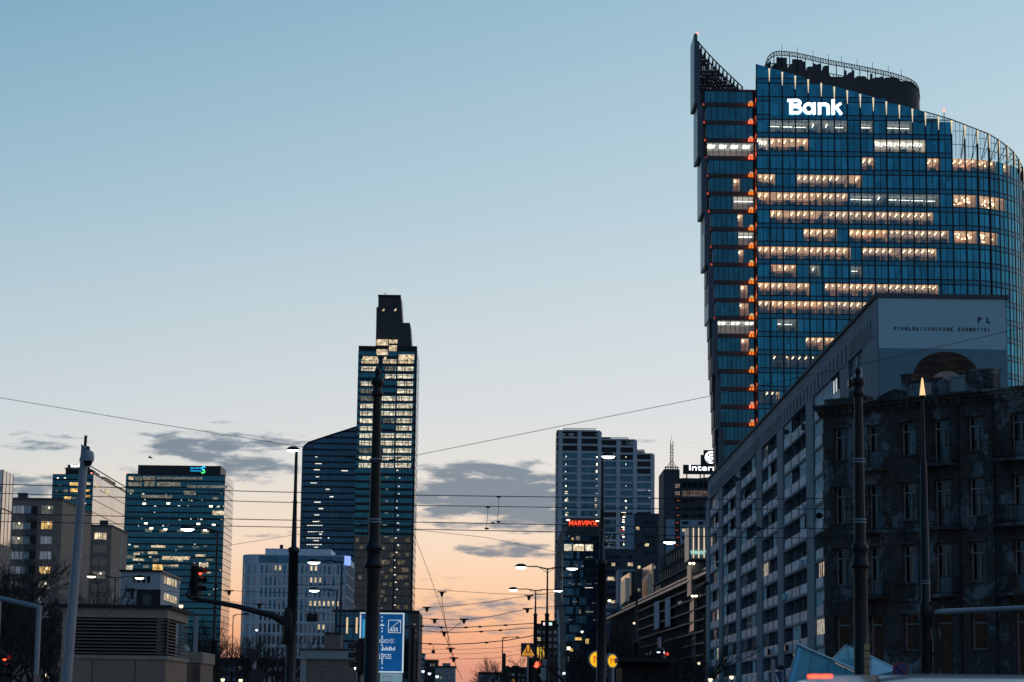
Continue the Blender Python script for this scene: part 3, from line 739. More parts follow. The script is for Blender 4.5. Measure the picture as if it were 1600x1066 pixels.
            while q < b-.3:
                if lit[0] == 'w':
                    if k-1 == 12:
                        for e in ((q+.4,q+2.2,-1.2,-1.1),(q+.4,q+2.2,-3.3,-3.2),(q+.4,q+.5,-3.3,-1.1),(q+2.1,q+2.2,-3.3,-1.1)): lp.fb(fw, e[0], e[1], ce-.25, ce-.17, e[2], e[3], 0)
                        q += 3.0
                    else:
                        for d in (1.5,2.6,3.7): lp.fb(fw, q, q+1.6, ce-.25, ce-.12, -d-.15, -d, 0)
                        q += 2.6
                elif lit[0] == 'l': lp.fb(fw, q, min(q+3.4, b-.1), ce-.7, ce-.58, -2.2, -2.0, 0); q += 3.6
                else: lp.fb(fw, q, q+.3, ce-.4, ce-.25, -2, -1, 1); q += 1.6
            if lp.f: lp.build('ceiling_lamp', [office_cool, office_lamp], o)
    for x, y0, y1 in fin:
        a = fw.s(x, (y0+y1)/2)
        fm = MB(); fm.fb(fw, a, a+.7, max(fw.z(x, y1), 0), fw.z(x, y0), -9, 1.1)
        fm.fb(fw, a+.7, a+1.3, max(fw.z(x, y1), 0), fw.z(x, y0)-(0 if y0 > 60 else 2), -7.8, .6)
        fm.build('side_fin', solid('fin_cladding', (.06,.10,.135), .35, .3) if 'fin_cladding' not in MATS else MATS['fin_cladding'], T)
        lt_ = MB(); lt_.fb(fw, a+.2, a+1.6, fw.z(x, y1)-.5, fw.z(x, y1)-.02, -6, .6); lt_.build('fin_foot', dkpanel, T)
    wc = MB(); wc.fb(fw, fw.s(1142,500), sR+1.0, 0, wz(141), -24, -7.6); wc.build('wing_core', office_dark, T)
    gp = MB(); gp.fb(fw, sR+.02, sR+1.3, 0, wz(141), -7.5, -.6); gp.build('shadow_joint', frame_dk, T)
    wr = MB(); wr.fb(fw, fw.s(1098,141), sR+1, wz(141)-.3, wz(140.3), -12, .2); wr.build('wing_roof', roof_felt, T)
    # lattice crown at the wing's top
    lc = MB(); rc = random.Random(5)
    xs = [1090,1096,1102,1108,1114,1119,1124,1130,1136,1142,1147,1153,1160]
    cur = lambda px: 60+(px-1088)*.98+ (9*math.sin((px-1088)/72*math.pi))*-1
    ya = lambda px: 58+78*((px-1086)/74)**.86
    for d, sc_ in ((0,1.0),(-4,.97),(-8,.93)):
        prev = None
        for px in xs:
            yt = 140-(140-ya(px))*sc_
            a = fw.p(fw.s(px,yt), fw.z(px,yt), d); b = fw.p(fw.s(px,141), fw.z(px,141), d)
            lc.tube([b, a], .16, 5)
            if prev is not None:
                lc.tube([prev[0], a], .15, 5)
                n_ = max(1, int((a.z-b.z)/3))
                for q in range(1, n_+1):
                    t0 = q/(n_+.0001)
                    lc.tube([prev[1].lerp(prev[0], min(1, t0)), b.lerp(a, min(1, t0))], .1, 4)
                    if q % 2: lc.tube([prev[1].lerp(prev[0], max(0, (q-1)/n_)), b.lerp(a, min(1, t0))], .09, 4)
            if d == 0: lc.tube([a, a+fw.p(0,0,-8)-fw.p(0,0,0)-Vector((0,0,1.5))], .1, 4)
            prev = (a, b)
    # louvre panels hung in the lattice
    for i in range(len(xs)-2):
        yt = ya(xs[i+1])
        y = 139
        while y > yt+8:
            if rc.random() < .92: lc.fb(fw, fw.s(xs[i],y)+.15, fw.s(xs[i+1],y)+.1, fw.z(xs[i],y)+.1, fw.z(xs[i], y-5.2), -2.4-.02*rc.random(), -2.2, 1)
            y -= 5.6
    lc.build('crown_lattice', [steel_dark, dkpanel], T)
    # long curved plant screen on the main roof
    YR = 507.0
    fr_ = front(1197, 1441, 130, YR)
    top = [(1197.5,97),(1199,90),(1203,84),(1209,81),(1216,80),(1225,80.5),(1240,82),(1262,86.5),(1285,92),(1310,97),(1340,102.5),(1365,107.5),(1390,113),(1410,119),(1425,124.5),(1434,130),(1439,136),(1441,144)]
    def ty(px):
        for a, b in zip(top, top[1:]):
            if px <= b[0]: return a[1]+(b[1]-a[1])*(px-a[0])/(b[0]-a[0])
        return 145
    L = fr_.L
    def plan(px):    # flattened oval: ends curl back
        s = fr_.s(px, 130); t = s/L
        e = 3.5; d = 0
        if s < e: d = e-math.sqrt(max(e*e-(e-s)**2, 0))
        if s > L-e: d = e-math.sqrt(max(e*e-(s-L+e)**2, 0))
        return s, -d
    sol = MB(); rail = MB(); rodm = MB(); cl = random.Random(11)
    xs = [1197.5+ (1441-1197.5)*i/60 for i in range(61)]
    lowtop = lambda px: 105+ (px-1197)*.098 if px < 1330 else (122 if px < 1345 else 122+(px-1345)*.04)
    holes = [(1206,1215,99),(1234,1242,100),(1259,1272,104),(1284,1291,103),(1297,1323,120),(1327,1333,113),(1338,1352,119),(1355,1361,124),(1366,1377,121),(1381,1403,121),(1406,1428,127)]
    prev = None
    for i, px in enumerate(xs):
        s, o = plan(px); t = ty(px)
        zt = fr_.z(px, t); zb = fr_.z(px, 172); hb = [h_[2] for h_ in holes if h_[0] <= px <= h_[1]]; zl = fr_.z(px, min(max(hb[0] if hb else lowtop(px), t+3), 166))
        cur_ = (s, o, zt, zb, zl, px)
        if prev:
            P = fr_.p
            sol.hexa([P(prev[0],zb,prev[1]),P(s,zb,o),P(s,zb,o-.4),P(prev[0],zb,prev[1]-.4),P(prev[0],prev[4],prev[1]),P(s,zl,o),P(s,zl,o-.4),P(prev[0],prev[4],prev[1]-.4)])
            open_ = any(a <= px <= b for a, b, _ in holes)
            if not open_:
                j = cl.uniform(-.3,.1) if px < 1400 else 0; d_ = 1.3 if px < 1405 else .7
                sol.hexa([P(prev[0],prev[4],prev[1]-.2),P(s,zl,o-.2),P(s,zl,o-.5),P(prev[0],prev[4],prev[1]-.5),P(prev[0],prev[2]-d_+j,prev[1]-.2),P(s,zt-d_+j,o-.2),P(s,zt-d_+j,o-.5),P(prev[0],prev[2]-d_+j,prev[1]-.5)])
            for dz in (0, .95): rail.tube([P(prev[0],prev[2]-dz,prev[1]), P(s,zt-dz,o)], .11, 5)
            rail.tube([P(s,zt,o), P(s,zt-.95,o)], .07, 4); rail.tube([P(prev[0],prev[2]-.95,prev[1]), P(s,zt,o)], .06, 4)
            # rear half of the oval
            for dz in (0, .95): rail.tube([P(prev[0],prev[2]-dz-.3,-9-prev[1]*.6), P(s,zt-dz-.3,-9-o*.6)], .1, 4)
            if i % 3 == 0: rail.tube([P(s,zt,o), P(s,zl,o)], .11, 5)
            if i % 2 == 0: rail.tube([P(s,zt-.3,-9-o*.6), P(s,zl,-9-o*.6)], .09, 4)
            sol.hexa([P(prev[0],zb,-9.3-prev[1]*.6),P(s,zb,-9.3-o*.6),P(s,zb,-9-o*.6),P(prev[0],zb,-9-prev[1]*.6),P(prev[0],prev[4]-.3,-9.3-prev[1]*.6),P(s,zl-.3,-9.3-o*.6),P(s,zl-.3,-9-o*.6),P(prev[0],prev[4]-.3,-9-prev[1]*.6)])
        if i in (6,12,18,24,29,35,41,47,52): rodm.tube([fr_.p(s,zt,o), fr_.p(s,zt+1.5,o)], .05, 4)
        prev = cur_
    sol.build('plant_screen', dkpanel, T); rail.build('screen_rail', steel_dark, T); rodm.build('lightning_rod', steel_dark, T)
    for px, py in ((1090,52),(1475,172)):
        b = MB(); c = at(px, py, 500); b.lathe(c.x, c.y, [(c.z-.3,.15),(c.z,.28),(c.z+.3,.1)], 8); b.build('aviation_light', beacon, T)
    m_ = MB(); c = at(1475, 176, 500); m_.tube([c, c-Vector((0,0,9))], .1, 5); m_.build('roof_mast', steel_dark, T)
    return T
bank_tower()
# ------------------------------------------------------------------ generic town buildings
def curtain(mb, fc, s0, s1, z0, z1, floor, band, mod, mull=.12, o=0, gm=0, bm=1, mm=2, zoff=0, proud=.12):
    """panes between floor bands: material slots gm glass, bm band, mm mullion"""
    n = max(1, int(round((s1-s0)/mod))); w = (s1-s0)/n
    z = z1-zoff
    while z > z0+.3:
        zb = max(z-floor+band, z0)
        for j in range(n): mb.fq(fc, s0+w*j, s0+w*(j+1), zb, z, o, gm, .015)
        if zb > z0: mb.fb(fc, s0, s1, max(zb-band, z0), zb, o-.1, o+proud, bm)
        z -= floor
    if mull:
        for j in range(n+1): mb.fb(fc, s0+w*j-mull/2, s0+w*j+mull/2, z0, z1, o-.1, o+proud+.03, mm)

def shell(fc, depth, z0, z1, T, mat, name='wall', inset=.25, s0=0, s1=None):
    mb = MB(); mb.fb(fc, s0+.4, (fc.L if s1 is None else s1)-.4, z0, z1-.05, -depth, -inset); return mb.build(name, mat, T)

def pane(T, fc, pxa, pxb, pya, pyb, mat, o=.14, name='lit_window', th=.05, frame=None):
    """one window located by its outline on the facade"""
    s0, z1 = fc.sz(pxa, pya); s1, z0 = fc.sz(pxb, pyb)
    mb = MB(); mb.fb(fc, s0, s1, z0, z1, o-th, o)
    if frame:
        w = min(.12, (s1-s0)*.12)
        for q in ((s0, s1, z0-w, z0), (s0, s1, z1, z1+w), (s0-w, s0, z0-w, z1+w), (s1, s1+w, z0-w, z1+w)): mb.fb(fc, *q, o-th, o+.05, 1)
        return mb.build(name, [mat, frame], T)
    return mb.build(name, mat, T)

# ---- slender tower in the middle
def middle_tower():
    Y = 1150.0
    f = front(559, 649, 700, Y)
    T = thing('residential_tower', 'slender tall tower with rows of lit cream windows and a dark stepped crown', 'skyscraper', f.p(f.L/2, 0), )
    Z = lambda py: f.z(600, py); S = lambda px, py=700: f.s(px, py)
    sl = S(562, 541); s2 = S(559, 600); sr = f.L; D = 34
    shell(f, D, 0, Z(541), T, dkpanel, s0=s2)
    fl = 11.62*Y/F
    cols = [(s2, S(592.5, 600)), (S(596, 600), S(620.3, 600)), (S(622, 600), S(648, 600))]
    up = MB()
    for a, b in cols: curtain(up, f, a, b, Z(838), Z(549), fl, 1.35, 1.35, .14)
    for a, b in ((cols[0][1], cols[1][0]), (cols[1][1], cols[2][0]), (cols[2][1], sr)): up.fb(f, a, b, 0, Z(541), -.1, .22, 2)
    up.fb(f, s2, sr, Z(549), Z(541), -.2, .1, 2)
    up.build('curtain_wall', [teal_glass, frame_dk, mullion_m], T)
    lo = MB()
    for a, b in cols: curtain(lo, f, a, b, 0, Z(838), fl, .5, 1.1, .16, proud=.2)
    lo.build('mesh_cladding', [brown_glass, concrete_dark, frame_dk], T)
    lf = side(f, D, True); sd = MB(); curtain(sd, lf, 0, D, 0, Z(541), fl, 1.0, 4, 0, zoff=2, proud=.01)
    sd.build('side_glazing', [navy_glass, frame_dk, mullion_m], T)
    glim = lit_pane('faint_room', (.42,.34,.24), (.5,.42,.3), .3, dark=.35)
    r = random.Random(2)
    row = 0
    for k in range(1, 16):
        ya = 549.5+11.62*k; yb = ya+7.3
        sk = -(ya-541)*.0262
        for c, (xa, xb) in enumerate(((565.5,589),(599,619.5),(622.5,646.5))):
            if c == 0 and k == 3: continue
            if c == 1 and k in (0, 4, 5, 10): continue
            x0 = xa+sk; x1 = xb+sk+ (2.5 if c == 0 else 0)
            if c == 1: x0 += r.choice((0, 3, 4))
            m = lit_cream if r.random() < .84 else lit_dim
            if k == 1: m = lit_warm
            w = pane(T, f, x0, x1, ya+r.uniform(0,.7), yb, m, .3)
            mu = MB()
            for q in r.sample((.14,.3,.46,.62,.8,.9), 3):
                s, z = f.sz(x0+(x1-x0)*q, ya); mu.fb(f, s-.16, s+.16, f.z(x0, yb), z, .28, .42)
            if r.random() < .8:
                s, z = f.sz(x0, ya+(yb-ya)*.38); mu.fb(f, s, f.s(x1, ya), z-.16, z+.12, .28, .4)
            mu.build('glazing_bar', frame_dk, w)
    for xa, xb, ya, yb in ((588.5,606.5,530.5,540),(608,621,531,537),(608,620,540,549),(588.5,606,546,555),(567,590,557,565),(600,604,558,563),(623,647,554,562.5)):
        pane(T, f, xa, xb, ya, yb, lit_warm, .34)
    for k in range(26):
        y = 734+11.6*(k % 22); pane(T, f, 570-(y-541)*.026+r.uniform(18,23), 570-(y-541)*.026+r.uniform(24,27), y, y+1.6, lit_point, .3, 'ceiling_lamp')
    for k in range(22):
        y = 735+11.6*k+r.uniform(-1,2); x = 624.5-(y-541)*.026+r.uniform(-1,5); pane(T, f, x, x+r.uniform(1.3,3), y, y+1.5, lit_point, .3, 'ceiling_lamp')
    for k in range(12):
        y = 745+11.6*k*1.6; x = 604-(y-541)*.026+r.uniform(0,4); pane(T, f, x, x+r.uniform(3,7), y, y+2, lit_dim, .3)
    for k in range(34):
        y = 841+11.62*r.randrange(0, 10); xa = r.choice((551,556,562,597,603,610,622,628,634,640))-(y-841)*.024; pane(T, f, xa, xa+r.uniform(3,6.5), y, y+r.uniform(4,7), glim, .24)
    # railing of the terraces
    for a, b in ((562,586),(628,651)):
        rl = MB()
        for y in (541.5, 544.2, 547): rl.fb(f, f.s(a,541), f.s(b,541), f.z(a,y)-.2, f.z(a,y)+.2, .1, .5)
        for q in range(7): s = f.s(a+(b-a)*q/6, 541); rl.fb(f, s-.15, s+.15, Z(550), Z(541), .1, .45)
        rl.build('terrace_railing', steel_dark, T)
    cr = MB(); c = front(587, 643, 530, Y+4)
    out = [(587,545),(588.2,480),(590.8,480),(591.2,461.2),(626,461.2),(628.6,504.5),(640.5,504.5),(643,541),(643,545)]
    cr.prism([c.p(*c.sz(x, y), 0) for x, y in out], (0, 22, 0)); cr.build('crown', dkpanel, T)
    tr = MB()
    for y in (461.5, 463.8): tr.fb(c, c.s(590.8,462), c.s(626.3,462), c.z(600,y)-.15, c.z(600,y)+.2, .05, .5)
    for q in range(15): s = c.s(591+35*q/14, 462); tr.fb(c, s-.12, s+.12, c.z(600,464), c.z(600,461), .05, .4)
    tr.tube([c.p(*c.sz(601.5,461),-3), c.p(*c.sz(601.8,457),-3), c.p(*c.sz(599.5,456),-3)], .18, 5); tr.build('crown_railing', steel_dark, T)
    for px in (597.5, 616):
        for d in (0, 1.8):
            pane(T, c, px+d, px+d+1.5, 484-d, 486.4-d*.3, lit_warm, .2, 'roof_light')
    return T
middle_tower()

# ---- blue office block with a sloping roof beside it
def wedge_block():
    Y = 1222.0
    f = front(471, 562, 760, Y)
    T = thing('office_block', 'dark blue glass office block with slanting roof behind the slender tower', 'office building', f.p(f.L/2, 0))
    top = [(474.2,699),(482,692),(520,679.5),(556,668),(566,666)]
    P = [f.p(*f.sz(x, y), -.3) for x, y in top]
    w = MB(); w.prism([f.p(f.L+2,0,-.3), f.p(0,0,-.3)] + P, (0, 40, 0)); w.build('wall', dkpanel, T)
    cw = MB(); fl = 9.75*Y/F; n = 40; ww = f.L/n
    def tz(s):
        for a, b in zip(top, top[1:]):
            sa, za = f.sz(*a); sb, zb = f.sz(*b)
            if s <= sb: return za+(zb-za)*max(0, (s-sa))/(sb-sa)
        return zb
    z = tz(f.L)
    while z > 3:
        for j in range(n):
            a, b = j*ww, (j+1)*ww; ta, tb = min(z, tz(a)), min(z, tz(b)); zb = z-fl+.9
            if min(ta, tb) > zb+.1:
                P = f.p; q = [R.uniform(-.015,.015) for _ in range(4)]
                cw.quad(P(a,zb,q[0]),P(b,zb,q[1]),P(b,tb,q[1]+q[2]*.3),P(a,ta,q[0]+q[2]*.3),0)
            if min(tz(a), tz(b)) > zb: cw.fb(f, a, b, zb-.9, zb, -.2, .1, 1)
        z -= fl
    for j in range(0, n+1): cw.fb(f, j*ww-.1, j*ww+.1, 0, tz(j*ww)-.2, -.2, .16, 2)
    cw.build('curtain_wall', [navy_glass, frame_dk, mullion_m], T)
    ed = MB(); ed.tube([f.p(*f.sz(x, y-.4), .2) for x, y in top], .5, 6); ed.build('roof_edge', solid('dark_red_trim', (.05,.012,.016), .5), T)
    r = random.Random(4)
    spots = [(492.8,713.5,3),(492.5,724,10),(490.5,733.5,9),(493.5,744.5,5),(485,754.2,10),(509,764,6),(515,775.5,6),(491,784,10),(498,794,7),(491,804,8),(533.5,735,10),(488.5,814.5,9),(497,813.5,3),(480,820.6,22),(481,830.5,22),(479,840.3,24),(490,844.3,8),(479,850.5,24),(491,854.5,6),(499,834,4),(512.5,840,2)]
    for x, y, w_ in spots:
        if w_ < 20: pane(T, f, x, x+w_, y, y+r.uniform(1.2,1.8), lit_point, .2, 'lit_window')
        else:
            q = x
            while q < x+w_: pane(T, f, q, q+3.2, y, y+1.1, lit_point, .2, 'lit_window'); q += 4.1
    return T
wedge_block()

# ---- wide blue tower on the left with a plant storey
def wide_tower():
    Y = 1300.0
    f = front(197, 352, 745, Y)
    T = thing('office_block', 'wide blue glass tower with recessed rooftop storey and small cyan roof sign', 'office building', f.p(f.L/2, 0))
    Z = lambda py: f.z(275, py)
    fl = 9.9*Y/F; D = 42
    shell(f, D, 0, Z(741.5), T, dkpanel)
    cw = MB(); curtain(cw, f, 0, f.L, 0, Z(743), fl, .85, 1.5, .1, proud=.08); cw.fb(f, 0, f.L, Z(743), Z(741), -.2, .12, 1)
    cw.build('curtain_wall', [teal_glass, frame_dk, mullion_m], T)
    s = side(f, D, True); sd = MB(); curtain(sd, s, 0, D, 0, Z(743), fl, .45, 6, 0, proud=.01); sd.build('side_glazing', [steel_glass, offwhite, mullion_m], T)
    p = front(216, 345, 735, Y+8); pm = MB(); z0, z1 = Z(744), p.z(280, 727.5); pm.fb(p, 0, p.L, z0, z1, -25, 0)
    for q in range(24): pm.fb(p, p.L*q/24-.15, p.L*q/24+.15, z0, z1, 0, .25)
    pm.build('plant_storey', dkpanel, T)
    sg = emis('cyan_sign_glow', (.02,.5,1), 1.6); gg = emis('green_logo_glow', (.1,.9,.25), 1.4)
    a, zt = p.sz(298, 730); b, zb = p.sz(314, 733.3)
    letters(p, 'Standard', a, b, zb+.2, zt, .3, sg, T, 'sign_letters', .0, .2)
    a, zt = p.sz(297.5, 733.9); b, zb = p.sz(313.5, 737)
    letters(p, 'Chartered', a, b, zb, zt-.2, .3, sg, T, 'sign_letters', .0, .2)
    lg = MB(); c0, c1 = p.sz(318.3, 731.7); band_stroke(lg, p, arc(c0, c1, .85, .85, 20, 300), .7, .3, .2, 0); band_stroke(lg, p, arc(c0-.3, c1-1.9, .85, .85, 200, 480), .7, .3, .2, 1); lg.build('sign_logo', [sg, gg], T)
    r = random.Random(9)
    for xa, xb, ya, yb, m in ((201,209,745,750,lit_warm),(211,222,745.5,751,lit_dim),(224,243,744.5,750.5,lit_dim),(246,316,745.5,749.5,lit_dim),(201,222,754,760,lit_dim),(226,242,752.5,760,lit_dim),(246,282,753.5,760.5,lit_dim),(293,356,758.5,763,lit_dim),
                              (222,270,774,779.5,lit_dim),(200,210,765,770,lit_dim),(288,306,767.5,773.5,lit_dim),(333,342,777,781,lit_dim),(334,353,798.5,805,lit_warm),(230,240,826.5,831.5,lit_dim),(252,262,827.5,832,lit_dim),(280,287,828,831.5,lit_dim),(318,330,829,834,lit_dim),
                              (240,262,852.5,856,lit_warm),(235,250,862,866,lit_warm),(258,300,869.5,875,lit_warm),(310,325,866.5,870,lit_warm),(196,216,868,873,lit_dim),(316,330,880,886,lit_warm),(196,212,884,893,lit_cream)):
        ya -= .3; pane(T, f, xa-(ya-745)*.035, xb-(ya-745)*.035, ya, yb, m, .2)
    for k in range(64):
        col = r.choice((200, 222, 243, 262, 279, 279, 300, 312, 330, 345)); y = 770+9.9*r.randrange(0, 18)+r.uniform(0,2)
        x = col+r.uniform(-6,6)-(y-745)*.035; w = r.choice((1.2,1.6,2.2,3.4))
        pane(T, f, x, x+w, y, y+r.uniform(1.1,1.9), lit_warm if r.random() < .35 else lit_point, .22, 'ceiling_lamp')
    for k in range(26):
        y = 852+9.9*r.randrange(0, 5)+r.uniform(0,2); x = r.uniform(200, 322); pane(T, f, x, x+r.uniform(4,14), y, y+r.uniform(2.2,5), r.choice((lit_dim, lit_dim, lit_warm)), .19)
    for x, y in ((260.5,785.5),(327,790),(223,786),(225.5,817),(307.5,817.5),(331.5,819),(234,824.5),(256,826),(318,827.5)):
        pane(T, f, x, x+5, y, y+2.6, lamp_warm, .24, 'ceiling_lamp')
    b = MB(); c = f.p(0, Z(741.5)); b.lathe(c.x, c.y, [(c.z,.4),(c.z+.5,.5),(c.z+1,.2)], 8); b.build('aviation_light', beacon, T)
wide_tower()

# ---- glass block at the far left with a pale side
def corner_tower():
    Y = 1300.0
    f = front(82.5, 146, 745, Y)
    T = thing('office_block', 'blue glass block with one pale reflecting side and rooftop letters behind the grey pole', 'office building', f.p(f.L/2, 0))
    Z = lambda py: f.z(110, py); fl = 9.8*Y/F
    D = 150
    shell(f, D, 0, Z(741), T, dkpanel)
    cw = MB(); curtain(cw, f, 0, f.L, 0, Z(741), fl, .9, 1.5, .1); cw.build('curtain_wall', [teal_glass, frame_dk, mullion_m], T)
    sd = side(f, D, True); sm = MB(); curtain(sm, sd, 0, D, 0, Z(741), fl*2, .4, 7, 0, proud=.02); sm.build('side_glazing', [steel_glass, concrete_dark, frame_lt], T)
    ep = MB(); ep.fb(sd, D-14, D, Z(741)-13, Z(741)+.3, -2, .5); ep.build('corner_panel', dkpanel, T)
    rf = MB()
    rf.fb(f, f.s(101,735), f.L-.5, Z(741), Z(733.5), -12, -3)
    rr = random.Random(3)
    for q in range(9): s0 = f.s(100+4.2*q, 735); rf.fb(f, s0, s0+rr.uniform(.8,2), Z(734), Z(734)+rr.uniform(.5,2.5), -6, -4)
    for q in range(14):
        s0 = 10+q*9.6; rf.fb(sd, s0, s0+rr.uniform(5,9.4), Z(741), Z(741)+rr.uniform(2.8,4.6), -9, -3)
    rf.tube([sd.p(6, Z(741)+5.4, -3), sd.p(132, Z(741)+5.4, -3)], .35, 5)
    rf.tube([f.p(f.s(97,735),Z(732),-5), f.p(f.s(99,735),Z(729.5),-5), f.p(f.s(101,735),Z(734),-5)], .2, 5); rf.build('roof_plant', steel_dark, T)
    letters(f, 'Green', f.s(109.3,727), f.s(119.4,727), f.z(110,729.5), f.z(110,724.8), -2.7, sign_white, T, 'sign_letters', .01, .3)
    letters(f, 'Me', f.s(120.6,727), f.s(128.6,727), f.z(110,729.5), f.z(110,724.8), -2.7, sign_white, T, 'sign_letters', .01, .3)
    bd = MB(); bd.fb(f, f.s(104,727), f.s(131,727), Z(734), Z(725.4), -4, -3.2); bd.build('sign_board', dkpanel, T)
    for xa, xb, ya, yb, m in ((109,122,754,759,lit_amber),(110,123,763.5,769,lit_amber),(99,106,765,769,lit_dim),(100,111,776,780,lit_amber),(113,119,777,780,lit_dim),(134,141,754,758,lit_warm),(133,140,765,768.5,lit_amber),(132,141,774,777,lit_amber),(89,92,746,748,lit_point),(100,103,746,748,lit_point),(86,90,766,768,lit_dim),(131,134,786,788,lit_point),(129,132,807,809,lit_point),(93,95,757,759,lit_dim)):
        pane(T, f, xa, xb, ya, yb, m, .2)
    for a, b, z, h in ((6,20,744.5,3),(40,52,748,3)): 
        w = MB(); w.fb(sd, a, b, Z(741)-4-h, Z(741)-4, .1, .2); w.build('lit_window', lit_warm, T)
    b = MB()
    for px in (86, 95, 143): c = f.p(f.s(px,741), Z(740.5), .2); b.lathe(c.x, c.y, [(c.z,.3),(c.z+.7,.5),(c.z+1,.2)], 8)
    b.build('aviation_light', beacon, T)
corner_tower()

# ---- concrete apartment slabs on the left
def flats(label, px0, px1, pyt, Y, deep, rows, wins, name, lit, cols_side, vent):
    f = front(px0, px1, pyt, Y)
    T = thing(name, label, 'apartment block', f.p(f.L/2, 0))
    s_ = side(f, deep, True)
    Zt = f.z((px0+px1)/2, pyt)
    wall = MB(); wall.fb(f, 0, f.L, 0, Zt, -deep, 0); wall.fb(f, -.2, f.L+.15, Zt-.05, Zt+.35, -deep-.15, .15, 1)
    wall.build('wall', [brick_blk, concrete_dark], T)
    for (ya, yb) in rows:
        for (xa, xb, kind) in wins:
            sk = -(ya-pyt)*.043
            xa2, xb2 = xa+sk, xb+sk
            s0, z1 = f.sz(xa2, ya); s1, z0 = f.sz(xb2, yb)
            mb = MB()
            if kind == 'b':   # recessed balcony with a solid parapet
                mb.fb(f, s0, s1, z0-.9, z1, .01, .03, 1); mb.fb(f, s0-.05, s1+.05, z0-1.05, z0-.05, .05, 1.1, 2); mb.fb(f, s0-.05, s1+.05, z0-1.2, z0-1.05, .03, 1.15, 3)
                mb.build('balcony', [frame_lt, frame_dk, concrete_dark, concrete_dark], T); continue
            l = lit.get((rows.index((ya, yb)), wins.index((xa, xb, kind))))
            n = 3 if (xb-xa) > 11 else 2
            mb.fb(f, s0, s1, z0, z1, .01, .04, 0)
            for q in range(n+1): x = s0+(s1-s0)*q/n; mb.fb(f, x-.05, x+.05, z0, z1, .03, .09, 1)
            mb.fb(f, s0-.05, s1+.05, z0-.08, z0, .02, .13, 1); mb.fb(f, s0-.05, s1+.05, z1, z1+.06, .02, .1, 1)
            if kind == 'p': mb.fb(f, s1+.1, s1+1.3, z0-.05, z1+.05, .01, .05, 2)
            o = mb.build('window', [l or block_glass, frame_lt, offwhite], T)
            if l is lit_dim or l is lit_amber:
                q = MB(); c = f.p((s0*.35+s1*.65), z1-.35, .2); q.lathe(c.x, c.y, [(c.z-.14,.02),(c.z,.16),(c.z+.14,.02)], 8); q.build('lamp_globe', lamp_warm, o)
    for (ya, yb) in rows:
        mb = MB(); t = cols_side; s0 = t*deep; z1 = f.z(px0, ya-3); mb.fb(s_, s0-.45, s0+.45, z1-2.1, z1, .01, .08, 0); mb.fb(s_, s0-.52, s0+.52, z1-2.25, z1-2.1, .01, .16, 0); mb.build('stair_window', offwhite, T)
    if vent:
        v = MB()
        for px in vent: s = f.s(px, pyt); v.fb(f, s, s+1.6, Zt+.35, Zt+1.5, -6, -4.5); v.fb(f, s-.1, s+1.7, Zt+1.5, Zt+1.65, -6.1, -4.4)
        v.build('roof_vent', concrete_dark, T)
    return T
rowsA = [(790.5,803),(815,827),(838.5,850),(862,874),(885.5,896.5),(909,920),(932,943),(955,966)]
winA = [(19,36,'p'),(42,60,'p'),(40.5,50,'b'),(68,84,'w')]
flats('taller brown concrete apartment slab at far left with three yellow lit windows', -60, 98, 780.5, 430, 31, rowsA, [(-30,-12,'p'),(-4,10,'p'),(20,38,'p'),(44,59,'b'),(66,83,'w'),(72,73,'w')][:5], 'apartment_block',
      {(0,4): lit_dim, (1,2): lit_dim, (1,4): lit_amber, (2,2): lit_dim, (4,4): lit_amber, (5,4): lit_dim, (1,0): lit_amber}, .62, (20,))
rowsB = [(832.5,843),(852.5,863),(872.5,883),(893.5,904),(913.5,924),(934,944.5)]
flats('shorter brown concrete apartment slab beside the grey pole with pink lit window', 118, 175, 822.5, 490, 21, rowsB, [(122,130,'p'),(130.5,141,'b'),(148,167,'w')], 'apartment_block',
      {(0,2): lit_warm, (3,2): lit_dim}, .6, (150,))

